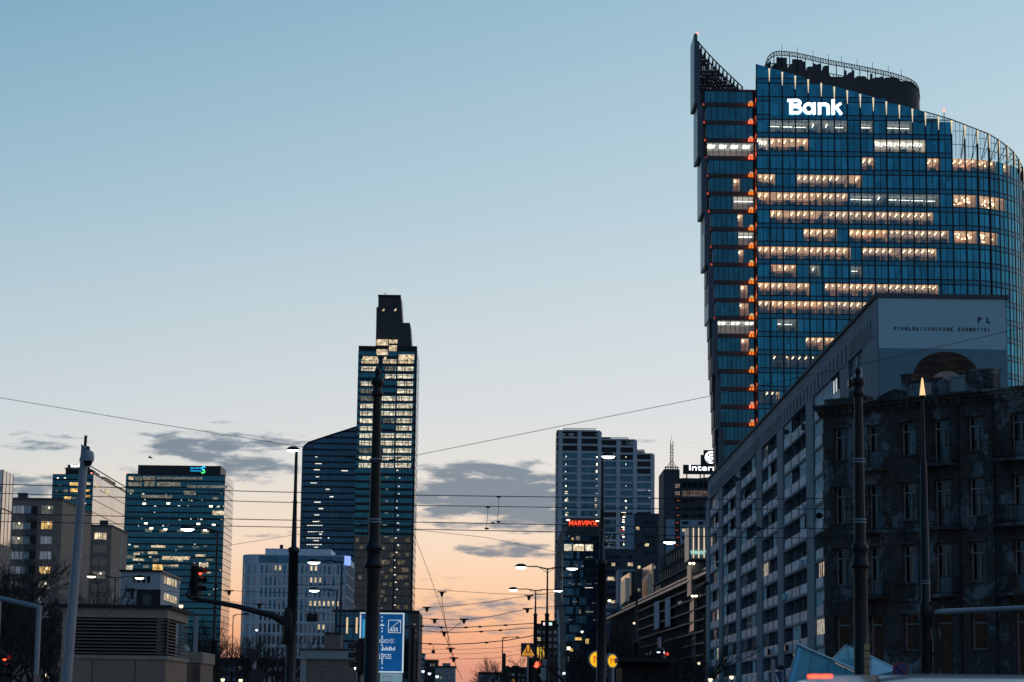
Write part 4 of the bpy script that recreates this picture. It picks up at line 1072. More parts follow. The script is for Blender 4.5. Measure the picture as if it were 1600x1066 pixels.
# ---- small white house with lit strip windows
def white_house():
    Y = 440.0
    f = front(189, 251, 895, Y); s = Face((f.p(f.L,0).x, f.p(f.L,0).y), (at(281, 905, Y+26).x, Y+26))
    T = thing('office_house', 'low white office house with lit strip windows on its right side', 'office building', f.p(f.L/2, 0))
    Zt = f.z(220, 893.5)
    w = MB(); b = s.p(s.L, 0); w.prism([f.p(0,0), f.p(f.L,0), b, Vector((f.p(0,0).x, b.y, 0))], (0,0,Zt)); w.build('wall', offwhite, T)
    e = MB(); e.fb(f, -.3, f.L+.25, Zt-.02, Zt+.35, -2, .3); e.fb(s, -.1, s.L+.2, Zt-.02, Zt+.33, -2, .3); e.build('roof_edge', frame_dk, T)
    for ya, yb in ((900.5,911),(926.5,937)):
        for q in range(5):
            x = 256.5+q*4.15; w = MB(); s0, z1 = s.sz(x, ya+q*1.55); s1, _ = s.sz(x+2.9, ya); z0 = z1-1.35
            w.fb(s, s0, s1, z0, z1, .02, .06); w.fb(s, s0-.1, s1+.1, z0-.12, z0, .02, .12, 1); w.build('window', [lit_warm, frame_lt], T)
    for xa, xb in ((207,211.5),(214.5,219),(222.5,227),(230,234.5)):
        w = MB(); s0, z1 = f.sz(xa, 900); s1, z0 = f.sz(xb, 911); w.fb(f, s0, s1, z0, z1, .02, .05); w.fb(f, s0-.1, s1+.1, z0-.12, z0, .02, .1, 1); w.build('window', [dark_glass, frame_lt], T)
    d = MB(); s0, z1 = f.sz(214, 921); s1, z0 = f.sz(250, 958); d.fb(f, s0, s1, z0, z1, .02, .1); d.fb(f, s0+1.2, s0+2.8, z0, z1-1, .1, .5, 1); d.build('service_bay', [frame_dk, concrete_dark], T)
    v = MB(); s0, z1 = f.sz(205, 924); s1, z0 = f.sz(209, 936); v.fb(f, s0, s1, z0, z1, .02, .3); v.fb(f, s0-.9, s1+.2, z1, z1+.5, .02, .5); v.build('wall_duct', frame_dk, T)
    a = MB(); s0, z0 = f.sz(262, 889); a.fb(s, 3, 5, Zt+.3, Zt+1.6, -2, -.4); a.build('roof_lantern', lit_amber, T)
white_house()

# ---- pale curved office with slot windows
def slot_office():
    Y = 700.0
    f = front(405, 541, 870, Y)
    T = thing('office_building', 'pale blue grey office with rounded corner and a grid of narrow slot windows', 'office building', f.p(f.L/2, 0))
    Z = lambda py: f.z(470, py); Zt = Z(867)
    slotwall = solid('white_stone_cladding', (.7,.74,.78), .7, var=.06, scale=.1)
    # rounded left corner
    Rr = 5.5; pts = [f.p(f.L, 0), f.p(0, 0)]
    cx = f.p(0, 0, -Rr); arcp = []
    for q in range(1, 9):
        a = math.radians(90*q/8); arcp.append(Vector((cx.x-math.sin(a)*Rr, cx.y-math.cos(a)*Rr, 0)))
    back = [Vector((arcp[-1].x, Y+40, 0)), Vector((f.p(f.L,0).x, Y+40, 0))]
    w = MB(); w.prism([f.p(f.L,0), *back[::-1], *arcp[::-1], f.p(0,0)][::-1], (0,0,Zt)); w.build('wall', slotwall, T)
    ph = MB(); s0, z1 = f.sz(412.5, 855.5); s1, _ = f.sz(516, 855.5); ph.fb(f, s0, s1, Zt, z1, -22, -4); ph.build('penthouse', slotwall, T)
    bd = MB(); bd.fb(f, 0, f.L, Z(880), Z(868.5), .02, .1); bd.build('attic_glazing', navy_glass, T)
    cor = MB(); c = f.p(f.s(436,855), z1, -8); cor.box(c.x-.5,c.x+.5,c.y-.5,c.y+.5,c.z,c.z+1.4); cor.build('roof_vent', steel_dark, T)
    fl = 18.15*Y/F; n = 19; pitch = (f.L-.6)/n; cnt = 0; rest = MB()
    rr = random.Random(6)
    warm = {(0,11),(0,12),(1,11),(1,12),(1,13),(3,11),(3,12),(3,13),(3,14),(3,15),(3,16),(3,17),(5,13),(5,14),(0,3),(0,4)}
    ribs = MB()
    for r_ in range(8):
        zt = Z(883.5)-fl*r_; zb = zt-fl*.74
        for c_ in range(n):
            s0 = .3+pitch*c_+pitch*.27; s1 = s0+pitch*.5
            mb = rest if cnt >= 98 else MB()
            mb.fb(f, s0, s1, zb, zt, -.02, .015, 0)
            if (r_, c_) in warm: mb.fb(f, s0+.05, s1-.05, zb+fl*.3, zt-.1, .02, .035, 1)
            for q in (s0-.09, s1): mb.fb(f, q, q+.09, zb, zt, 0, .14, 2)
            if mb is not rest: mb.build('window', [dark_glass if rr.random() < .5 else navy_glass, lit_warm, slotwall], T)
            cnt += 1
        ribs.fb(f, 0, f.L, zb-fl*.16, zb-.06, -.02, .2)
        for q in range(4):     # slots on the curve
            a = math.radians(12+22*q); p0 = Vector((cx.x-math.sin(a-.06)*(Rr+.03), cx.y-math.cos(a-.06)*(Rr+.03), 0)); p1 = Vector((cx.x-math.sin(a+.08)*(Rr+.03), cx.y-math.cos(a+.08)*(Rr+.03), 0))
            rest.quad(p1+Vector((0,0,zb)), p0+Vector((0,0,zb)), p0+Vector((0,0,zt)), p1+Vector((0,0,zt)), 0)
    ribs.build('floor_ledge', slotwall, T)
    tag(rest.build('window', [dark_glass, lit_warm, offwhite], T), kind='stuff')
    gl = MB(); s0, z1 = f.sz(540, 869); s1, z0 = f.sz(547, 883); gl.fb(f, f.L-.5, f.L+1.2, z0, z1, -3, .3); gl.build('roof_sign', emis('violet_sign_glow', (.25,.38,1), 1.3), T)
    sv = MB(); sd = side(f, 40, True); curtain(sv, sd, 0, 40, 0, Zt-2, fl, .6, 2, .4, o=.05); sv.build('side_glazing', [steel_glass, offwhite, offwhite], T)
slot_office()

# ---- podium and lit banner under the slender tower
def podium():
    f = front(524, 655, 955, 560)
    T = thing('podium_building', 'dark glass podium with two upright light bars beside the blue banner', 'building', f.p(f.L/2, 0))
    Z = lambda py: f.z(560, py)
    w = MB(); w.fb(f, 0, f.L*.99, 0, Z(953), -30, -.2); w.build('wall', dkpanel, T)
    cw = MB(); curtain(cw, f, 0, f.L*.99, 0, Z(957), 3.6, .5, 2.2, .12); cw.fb(f, -.6, f.L, Z(957), Z(953), -1, .8, 1); cw.build('curtain_wall', [navy_glass, frame_dk, mullion_m], T)
    for px in (542.5, 557.5): pane(T, f, px-1.1, px+1.1, 965, 990, emis('upright_light_%d' % px, (1,.72,.4), .8), .4, 'light_bar', .1)
    sd = MB(); s0 = f.s(640, 955); sd.fb(f, s0, f.L, 0, Z(955), -26, .4); sd.build('side_pier', solid('rusty_render', (.2,.15,.14), .8, var=.3), T)
    r = random.Random(5)
    for k in range(9): pane(T, f, 642+r.uniform(0,6), 645+r.uniform(1,6), 975+9*k, 977.5+9*k, lit_dim, .5)
podium()

def banner():
    f = front(562.5, 632, 960, 485)
    T = thing('advertising_banner', 'tall blue lit advertising banner with white square logo behind the dark mast', 'billboard', f.p(f.L/2, 0))
    Z = lambda py: f.z(600, py); S = lambda px, py=1000: f.s(px, py)
    blue = solid('banner_blue', (.02,.17,.5), .6, var=.12); 
    def glow(nm, c, st):  # floodlight on the banner put into its sheets and edges as emission
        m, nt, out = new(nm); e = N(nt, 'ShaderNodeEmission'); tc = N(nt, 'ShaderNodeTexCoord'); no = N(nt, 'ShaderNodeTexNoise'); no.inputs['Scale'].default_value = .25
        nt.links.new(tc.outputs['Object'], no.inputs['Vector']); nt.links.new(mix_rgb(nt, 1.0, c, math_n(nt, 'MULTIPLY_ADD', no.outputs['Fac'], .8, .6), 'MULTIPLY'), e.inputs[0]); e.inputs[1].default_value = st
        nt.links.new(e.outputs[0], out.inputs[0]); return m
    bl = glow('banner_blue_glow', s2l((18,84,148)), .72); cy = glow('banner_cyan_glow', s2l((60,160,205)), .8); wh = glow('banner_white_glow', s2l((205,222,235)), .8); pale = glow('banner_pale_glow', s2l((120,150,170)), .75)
    fr = MB(); fr.fb(f, 0, f.L, Z(1051), Z(958.5), -.8, -.02); 
    for px in (564, 630): fr.fb(f, S(px)-.25, S(px)+.25, 0, Z(1051), -.7, -.1)
    fr.build('frame', frame_dk, T)
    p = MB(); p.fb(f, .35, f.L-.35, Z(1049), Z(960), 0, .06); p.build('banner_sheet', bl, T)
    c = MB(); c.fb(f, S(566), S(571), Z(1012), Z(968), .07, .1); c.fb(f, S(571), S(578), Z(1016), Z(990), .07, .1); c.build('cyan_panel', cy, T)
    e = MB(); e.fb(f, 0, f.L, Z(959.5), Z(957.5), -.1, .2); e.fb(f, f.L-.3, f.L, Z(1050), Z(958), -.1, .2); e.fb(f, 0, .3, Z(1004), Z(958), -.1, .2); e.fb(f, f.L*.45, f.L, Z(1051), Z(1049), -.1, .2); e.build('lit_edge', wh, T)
    lg = MB(); band_stroke(lg, f, [(S(607,978),Z(988.5)),(S(626,978),Z(988.5)),(S(626,978),Z(969)),(S(607,978),Z(969))], .18, .07, .05, 0, True)
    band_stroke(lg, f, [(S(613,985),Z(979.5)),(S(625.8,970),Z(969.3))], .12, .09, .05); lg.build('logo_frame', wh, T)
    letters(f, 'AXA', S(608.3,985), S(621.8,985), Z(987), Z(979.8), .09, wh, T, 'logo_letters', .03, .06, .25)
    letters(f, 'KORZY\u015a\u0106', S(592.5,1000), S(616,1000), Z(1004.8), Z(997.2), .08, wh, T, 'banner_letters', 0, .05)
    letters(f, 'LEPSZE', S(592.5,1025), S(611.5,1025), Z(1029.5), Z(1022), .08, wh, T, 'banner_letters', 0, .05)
    dt = MB(); r = random.Random(8)
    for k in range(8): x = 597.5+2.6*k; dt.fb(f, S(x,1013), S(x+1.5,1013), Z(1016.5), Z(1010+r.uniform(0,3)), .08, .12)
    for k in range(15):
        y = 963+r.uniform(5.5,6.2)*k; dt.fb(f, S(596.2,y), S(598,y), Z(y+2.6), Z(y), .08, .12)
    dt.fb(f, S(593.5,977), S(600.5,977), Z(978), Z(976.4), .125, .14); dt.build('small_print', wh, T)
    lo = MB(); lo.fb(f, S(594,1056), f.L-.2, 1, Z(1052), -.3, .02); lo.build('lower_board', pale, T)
    l2 = MB(); band_stroke(l2, f, [(S(598,1062),Z(1065)),(S(609,1062),Z(1065)),(S(609,1062),Z(1057)),(S(598,1062),Z(1057))], .1, .05, .05, 0, True); l2.fb(f, S(612,1060), S(612.6,1060), 1, Z(1053), .04, .08); l2.build('board_lines', frame_dk, T)
banner()
# ---- stepped concrete and glass tower right of the gap
def stepped_tower():
    Y = 1150.0
    f = front(869.5, 1020, 700, Y)
    T = thing('office_tower', 'stepped tower with pale concrete grid and dark blue glass in three heights', 'skyscraper', f.p(f.L/2, 0))
    S = lambda px, py=740: f.s(px, py); Z = lambda py: f.z(940, py)
    slate_glass = mirror_glass('slate_tower_glass', (.05,.17,.25), .07, (1.5,1.5,3.6), .35, (.008,.014,.02), .85)
    grid = solid('blue_grey_concrete', (.5,.53,.57), .8, var=.1, scale=.1)
    parts = [(869.5, 937.5, 674.5, [875.3, 905]), (937.5, 993, 687.5, [966]), (993, 1020.5, 709, [])]
    fl = 11.35*Y/F
    for a, b, yt, piers in parts:
        sa, sb = S(a), S(b); zt = Z(yt)
        w = MB(); w.fb(f, sa+.2, sb-.2, 0, zt-.1, -32+(a-870)*.02, -.9); w.build('wall', dkpanel, T)
        cw = MB(); z = zt; k = 0
        n = int((sb-sa)/1.7)
        while z > 4:
            dark = k in (0, 1, 2) or (abs(z-Z(796)) < fl*.6 and a > 930)
            zb = z-fl+1.0
            for j in range(n):
                q = sa+(sb-sa)*j/n; cw.fq(f, q, q+(sb-sa)/n, zb, z, -.7, 3 if dark else 0, .015)
                if not dark: cw.fb(f, q-.06, q+.06, zb, z, -.75, -.55, 2)
            cw.fb(f, sa, sb, zb-1.0, zb, -.8, -.1, 1); z -= fl; k += 1
        cw.build('curtain_wall', [slate_glass, grid, mullion_m, frame_dk], T)
        for px in piers+[b-.8]:
            p = MB(); s = S(px); p.fb(f, s-1.0, s+1.0, 0, zt, -.85, .15); p.build('pier', grid, T)
        cp = MB(); cp.fb(f, sa, sb, zt-.1, zt+.5, -20, .3); cp.build('roof_edge', grid, T)
    r = random.Random(12)
    for a, b, y0, y1, d in ((880,931.5,669,674,-3),(954.5,982.5,682.5,687,-3),(995.5,1008,700.5,708.5,-5)):
        m = MB(); n = 16
        for q in range(n+1):
            s = S(a+(b-a)*q/n, y0); m.fb(f, s-.1, s+.1, Z(y1), Z(y0), d-.2, d)
        for y in (y0, (y0+y1)/2): m.fb(f, S(a,y0), S(b,y0), Z(y)-.15, Z(y)+.15, d-.25, d+.05)
        for q in range(5): s = S(a+(b-a)*(q+.5)/5, y0); m.fb(f, s-.9, s+.9, Z(y1), Z(y0)-1, d-3, d-2)
        m.build('roof_railing', steel_grey, T)
    pl = MB(); pl.fb(f, S(938), S(954), Z(688), Z(682.5), -12, -1.5); pl.fb(f, S(995), S(1006.5), Z(709), Z(703), -9, -5.5); pl.build('roof_plant', dkpanel, T)
    for xa, xb in ((872,874.5),(878,882.5),(889,896.5),(931,934)): pane(T, f, xa, xb, 677, 680.5, frame_lt, -.5, 'sky_gap_panel')  # solid pale panels, the bright sky behind put into their colour
    for xa, xb in ((969,971.5),(979.5,982),(984,989.5)): pane(T, f, xa, xb, 690, 694.5, frame_lt, -.5, 'sky_gap_panel')
    for k in range(14):
        y = 712+11.35*k
        for x in (883.5, 931.5, 977.5):
            if r.random() < (.75 if k < 9 else .45): pane(T, f, x+r.uniform(-.8,.8), x+r.uniform(1,2.4), y+r.uniform(0,2), y+r.uniform(2.4,4), lit_point if r.random() < .6 else lamp_warm, -.45, 'ceiling_lamp')
    for y in (766, 777): pane(T, f, 995.5, 1010, y-1, y+.4, lit_point, -.45); pane(T, f, 1013, 1016.5, y-1, y+1, lit_point, -.45)
    for k in range(17):
        y = 799+3.9*k; pane(T, f, 974+r.uniform(-4,4), 977+r.uniform(-2,4), y, y+2, r.choice((lit_dim, lit_cream, lamp_warm)), -.45, 'ceiling_lamp')
    for k in range(12): x = 946+r.uniform(0,12); y = 836+r.uniform(0,20); pane(T, f, x, x+2, y, y+1.4, lit_dim, -.45, 'ceiling_lamp')
    pane(T, f, 966, 975, 827.5, 829.5, emis('dull_red_sign', (.8,.05,.06), .7), -.4, 'lit_window')
    for y in (767, 771, 778, 782): pane(T, f, 884+r.uniform(-2,2), 887.5+r.uniform(-1,1), y, y+2.4, lit_cream, -.45, 'ceiling_lamp'); pane(T, f, 929.5, 932.5, y+10, y+12, lit_cream, -.45, 'ceiling_lamp')
    for y in (800, 804.5): pane(T, f, 884, 888, y, y+2.4, lit_cream, -.45, 'ceiling_lamp')
    return T
stepped_tower()

# ---- red lettered dark office with a bent frame
def red_sign_office():
    Y = 990.0
    f = front(880, 943, 850, Y)
    T = thing('office_block', 'dark glass office with red rooftop letters and a bent grey edge frame', 'office building', f.p(f.L/2, 0))
    Z = lambda py: f.z(910, py); S = lambda px, py=850: f.s(px, py)
    shell(f, 30, 0, Z(833), T, dkpanel)
    cw = MB(); fl = 14.2*Y/F; curtain(cw, f, 0, f.L, 0, Z(834), fl, .9, 1.5, .12)
    cw.build('curtain_wall', [navy_glass, frame_dk, mullion_m], T)
    b = MB(); b.fb(f, S(878), S(943), Z(838), Z(822.5), -1, .5); b.fb(f, S(885), S(941), Z(823), Z(809), -2.2, -1.8)
    for q in range(8): s = S(887+7.4*q); b.fb(f, s-.15, s+.15, Z(826), Z(810), -1.8, -1.5)
    b.build('sign_board', dkpanel, T)
    letters(f, 'MARVIPOL', S(888.8), S(934.8), Z(821.8), Z(813.3), -1.2, emis('red_letter_glow', (1,.075,.03), 1.5), T, 'sign_letters', .03, .4)
    ed = MB()
    pts = [(884,824),(879.5,834),(875.5,845),(874,870),(872.6,895),(871.2,915),(871.5,930),(874,945),(878,958),(879.5,985),(879.5,1110)]
    P = [f.p(*f.sz(x, y), 1.5) for x, y in pts]
    for a, c in zip(P, P[1:]):
        w = 1.25; u = f.p(1,0)-f.p(0,0); n = Vector((f.n.x, f.n.y, 0))
        ed.hexa([c-u*w+n*.6, c+u*w+n*.6, c+u*w-n*2.5, c-u*w-n*2.5, a-u*w+n*.6, a+u*w+n*.6, a+u*w-n*2.5, a-u*w-n*2.5])
    ed.build('edge_frame', solid('warm_grey_render', (.19,.175,.17), .85), T)
    gl = MB(); fc2 = Face((P[7].x, P[7].y), (f.p(0,0).x, f.p(0,0).y)); 
    for xa, xb in ((881.5,893),(895.5,912.5),(914.5,926.5)):
        w = pane(T, f, xa, xb, 850.5, 861, lit_cream if xa != 895.5 else lit_warm, .2)
    for x in (899.5, 905): pane(T, f, x, x+2.4, 851, 853, lamp_warm, .24, 'ceiling_lamp')
    r = random.Random(14)
    for k in range(15): x = 884+r.uniform(0,50); y = 838+r.choice((0,30,44,58,72,86,100,128))+r.uniform(0,4); pane(T, f, x, x+r.uniform(2,8), y, y+r.uniform(1.2,2.2), lit_dim, .2)
    for x, y, w, h, m in ((898.5,996,11,4.5,lit_amber),(915,998,5,8,lit_amber),(886,1011,5,4.5,lamp_warm),(890,1013,5,5,lit_amber),(887,1026,2.3,8,lit_dim),(914,918,12,1,lit_point),(905,953,2.5,6,lit_dim),(915,955,12,2,lit_dim),(888,836,2,2,lit_point),(893,840,3,4,lit_amber),(900,838,6,6,lit_dim)):
        pane(T, f, x, x+w, y, y+h, m, .22)
    fl = MB()
    for x, y in ((885,812.5),(930.5,813.5)): fl.fb(f, S(x), S(x+5), Z(y+1.4), Z(y), .2, .6)
    fl.build('flood_lamp', lamp_warm, T)
red_sign_office()

# ---- dark housing slab with small windows
def dark_slab():
    Y = 880.0
    f = front(944, 1041, 860, Y)
    T = thing('apartment_block', 'dark L shaped housing slab with rows of small windows behind the billboards', 'apartment block', f.p(f.L/2, 0))
    Z = lambda py: f.z(990, py); S = lambda px, py=880: f.s(px, py)
    dk = solid('dark_blue_render', (.05,.065,.09), .8, var=.12, scale=.1)
    w = MB(); w.fb(f, S(991.5), f.L, 0, Z(803.5), -16, 0); w.fb(f, S(990.9), f.L+.3, Z(803.5), Z(802.2), -16.2, .25); w.build('wall', dk, T)
    w = MB(); w.fb(f, 0, S(991.4), 0, Z(858.5), -16, -.05); w.build('wall', dk, T)
    w = MB(); w.fb(f, S(978.5), S(991.3), Z(858.4), Z(804.5), -15, -.2); w.build('stair_wall', bluewall, T)
    r = random.Random(15)
    rows = [814+11.7*k for k in range(15)]
    for y in rows:
        for x0 in (995, 1007.5, 1019, 1028):
            if r.random() < .82:
                q = r.random(); pane(T, f, x0+r.uniform(-1,1), x0+r.uniform(4.5,6.5), y, y+4.6, lit_warm if q < .07 else lit_dim if q < .12 else block_glass if q < .4 else dark_glass, .08, 'window', .05, dk)
    for y in [868+11.7*k for k in range(9)]:
        for x0 in (948, 955.5, 963, 982):
            q = r.random(); pane(T, f, x0, x0+5.6, y, y+4.8, lit_warm if q < .18 else lit_dim if q < .3 else dark_glass, .05, 'window', .05, dk)
    pane(T, f, 981, 988.5, 879, 885, lit_warm, .1); pane(T, f, 949.5, 958.5, 901.5, 906.5, lit_warm, .1); pane(T, f, 994, 999, 823, 828, lit_warm, .1)
dark_slab()

def pale_flats():
    Y = 640.0
    f = front(944.5, 968, 960, Y); h = front(966, 994, 900, 655)
    T = thing('apartment_block', 'small pale blue block of flats below the dark slab', 'apartment block', f.p(f.L/2, 0))
    w = MB(); w.fb(f, 0, f.L, 0, f.z(955, 942.5), -14, 0); w.build('wall', bluewall, T)
    for y in (946.5, 957.5, 968.5, 979.5):
        b = MB(); b.fb(f, .5, f.L-.3, f.z(955,y+3.5), f.z(955,y), .01, .05, 0); b.fb(f, .2, f.L-.1, f.z(955,y+7), f.z(955,y+3.6), .05, .8, 1); b.build('balcony', [dark_glass, bluewall], T)
    pane(T, f, 950, 954.5, 937.5, 940.5, lamp_warm, .2, 'roof_lamp')
    w = MB(); w.fb(h, 0, 1.2, 0, h.z(980, 890), -12, 0); w.fb(h, 1.2, h.L, h.z(980,893), h.z(980,889.5), -12, 0); w.fb(h, 1.2, h.L, 0, h.z(980,893.1), -12, -.6, 1); w.build('side_block', [bluewall, dkpanel], T)
pale_flats()

# ---- dark hotel-like tower with white roof letters
def lettered_tower():
    Y = 800.0
    f = front(1037, 1122, 740, Y)
    T = thing('office_tower', 'dark tower with white roof letters, globe logo and a lattice aerial', 'office tower', f.p(f.L/2, 0))
    Z = lambda py: f.z(1080, py); S = lambda px, py=740: f.s(px, py)
    dk = solid('slate_panels', (.05,.06,.075), .7, var=.12, scale=.1)
    w = MB(); w.fb(f, 0, S(1062), 0, Z(734), -25, 0); w.fb(f, S(1062), f.L, 0, Z(747.5), -25, -.4); w.build('wall', dk, T)
    w = MB(); w.fb(f, S(1040.5), S(1054.5), 0, Z(812), .01, .3); w.fb(f, S(1062.5), f.L, 0, Z(812.5), .01, .3); w.build('pale_cladding', bluewall, T)
    pr = MB(); pr.prism([f.p(S(1066), Z(747), 0), f.p(S(1090), Z(747.3), 0), f.p(S(1122), Z(744), 0), f.p(S(1122), Z(752), 0), f.p(S(1066), Z(752), 0)], (0,3,0)); pr.build('roof_edge', dk, T)
    b = MB(); b.fb(f, S(1067), f.L, Z(741.5), Z(726.8), .5, .9); b.fb(f, S(1094.5), f.L, Z(726.8), Z(711), .5, .9); b.fb(f, S(1099), f.L, Z(711), Z(703.5), .5, .9)
    for px in (1073, 1094, 1100, 1112): b.fb(f, S(px)-.2, S(px)+.2, Z(750), Z(728), .1, .5)
    b.build('sign_board', frame_dk, T)
    letters(f, 'Intern', S(1076.5), S(1120.5), Z(735.6), Z(726.8), .95, sign_white, T, 'sign_letters', .0, .3)
    lg = MB(); c = f.sz(1110.5, 715.3); rx = (S(1120)-S(1101))/2; n = Vector((f.n.x, f.n.y, 0))
    pts = [f.p(c[0]+rx*math.cos(2*math.pi*k/28), c[1]+rx*math.sin(2*math.pi*k/28), 1.0) for k in range(28)]; lg.prism(pts, -n*.1)
    band_stroke(lg, f, arc(c[0]+.1, c[1]+.4, rx*.55, rx*.42, 15, 170), .42, 1.0, .12, 1); band_stroke(lg, f, arc(c[0]-.3, c[1]-.6, rx*.62, rx*.5, 190, 350), .4, 1.0, .12, 1)
    band_stroke(lg, f, [(c[0]-rx*.6, c[1]+.8), (c[0]+rx*.1, c[1]+.1), (c[0]+rx*.7, c[1]+rx*.55)], .4, 1.0, .13, 1); band_stroke(lg, f, [(c[0]-.4, c[1]-.2), (c[0]+1.1, c[1]-1.5)], .35, 1.0, .14, 1)
    lg.build('logo', [sign_white, frame_dk], T)
    m = MB(); base = f.p(S(1051.5,730), Z(734), -6); top = f.z(1051, 686)
    for dx, dy in ((-.55,-.5),(.55,-.5),(.55,.5),(-.55,.5)): m.tube([base+Vector((dx,dy,0)), Vector((base.x+dx*.8, base.y+dy*.8, top))], .09, 5)
    z = base.z; k = 0
    while z < top-1:
        for (a, c_), (e, g_) in zip(((-.5,-.5),(.5,-.5),(.5,.5),(-.5,.5)), ((.5,-.5),(.5,.5),(-.5,.5),(-.5,-.5))):
            m.tube([Vector((base.x+a, base.y+c_, z)), Vector((base.x+e, base.y+g_, z+1.1))], .06, 4); m.tube([Vector((base.x+a, base.y+c_, z)), Vector((base.x+e, base.y+g_, z))], .06, 4)
        z += 1.1
    m.tube([Vector((base.x, base.y, top)), Vector((base.x, base.y, top+2.2))], .06, 4)
    for px in (1041.5, 1061.5): m.tube([f.p(S(px,732), Z(731), -6), Vector((base.x, base.y, Z(717)))], .1, 4)
    for y in (727.5, 731.5): m.tube([f.p(S(1041.5,732), Z(y), -6), f.p(S(1061.5,732), Z(y), -6)], .2, 5)
    for px in (1041.5, 1046, 1057, 1061.5): m.tube([f.p(S(px,732), Z(734.5), -6), f.p(S(px,732), Z(727), -6)], .2, 5)
    m.build('lattice_aerial', solid('aerial_red_white', (.35,.22,.2), .6), T)
    r = random.Random(17)
    am = emis('dim_red_room', (.5,.12,.06), .35)
    for k in range(14):
        y = 756.5+11.5*k; o = pane(T, f, 1054.5, 1062, y, y+6, lit_dim if k < 2 else dark_glass, .35, 'window')
        q = MB(); s0 = S(1055.5+r.uniform(0,2), y+2); q.fb(f, s0, s0+.9, Z(y+4.5), Z(y+2.2), .36, .42); q.build('curtain', am, o)
        for xa, xb in ((1066,1076),(1080.5,1086.5),(1091,1099),(1103,1110)):
            if k in (0, 1): continue
            if r.random() < .9: pane(T, f, xa, xb, y+1, y+5.6, lit_warm if (k in (5, 6) and xa < 1085 and r.random() < .8) else block_glass if r.random() < .3 else dark_glass, .35, 'window')
    for y0, y1 in ((753.5,762.5),(766,776)):
        pane(T, f, 1065, 1116, y0, y1, navy_glass if y0 < 760 else lit_pane('brownish_room', (.3,.22,.2), (.4,.32,.28), .35), -.2, 'window')
        b = MB()
        for q in range(7): s = S(1065+8.4*q, y0); b.fb(f, s-.12, s+.12, Z(y1), Z(y0), -.2, -.05)
        b.fb(f, S(1065), S(1117), Z(y1+2), Z(y1), -.2, .2); b.build('glazing_bar', dk, T)
    pane(T, f, 1107, 1113.5, 756.5, 762, emis('greenish_lamp', (.75,1,.45), .9), -.1)
lettered_tower()

# ---- glass annex with upright light lines
def light_line_house():
    Y = 385.0
    f = front(1076.5, 1112, 850, Y)
    T = thing('glass_house', 'pale glass corner building with upright light lines and small green letters', 'office building', f.p(f.L/2, 0))
    Z = lambda py: f.z(1093, py); S = lambda px, py=850: f.s(px, py)
    gp = solid('pale_glass_panel', (.40,.42,.41), .25, var=.12, scale=.3)
    for xl, ya, yb, c in ((1076.6,823,874,5),(1080.5,879,929,5),(1084.5,933,985,4)):
        w = MB(); w.fb(f, S(xl), f.L, Z(yb), Z(ya), -9, 0); w.build('glass_storey', gp, T)
        m = MB()
        for q in range(12): s = S(xl)+(f.L-S(xl))*q/11; m.fb(f, s-.05, s+.05, Z(yb), Z(ya), .01, .09)
        for q in (.33, .66): z = Z(ya+(yb-ya)*q); m.fb(f, S(xl), f.L, z-.05, z+.05, .01, .08)
        m.build('glazing_bar', frame_dk if ya > 830 else steel_grey, T)
    for q, px in enumerate((1083.3, 1091.7, 1100, 1108.3)):
        if q < 4: pane(T, f, px-.75, px+.75, 824, 872, emis('upright_line_%d' % q, (1,.8,.58), .95) if q == 0 else MATS['upright_line_0'], .2, 'light_line', .08)
    for ya, xl in ((931,1079.5),(876.5,1075)):
        bl = MB(); bl.fb(f, S(xl), f.L, Z(ya+1.4), Z(ya-1.4), -.5, .8)
        if ya > 900: bl.build('balcony_ledge', frame_dk, T)
    for q in range(9): s = S(1076)+q*.5; bl.fb(f, s-.03, s+.03, Z(875), Z(871), .6, .7)
    bl.build('balcony_ledge', frame_dk, T)
    w = MB(); w.fb(f, S(1087), f.L, 0, Z(985.2), -9, -.1); w.build('wall', solid('dull_red_wall', (.14,.09,.085), .8), T)
    letters(f, 'wework', S(1078.3), S(1107), Z(866.5), Z(858.5), .35, emis('mint_letter_glow', (.45,.85,.72), .85), T, 'sign_letters', .03, .12)
    for px, py in ((1077.5,881),(1083,881),(1081.5,932),(1087,932)):
        b = MB(); c = f.p(*f.sz(px, py), .9); b.lathe(c.x, c.y, [(c.z-.18,.05),(c.z-.08,.24),(c.z+.08,.24),(c.z+.18,.05)], 8); b.build('wall_lamp', lamp_warm, T)
light_line_house()

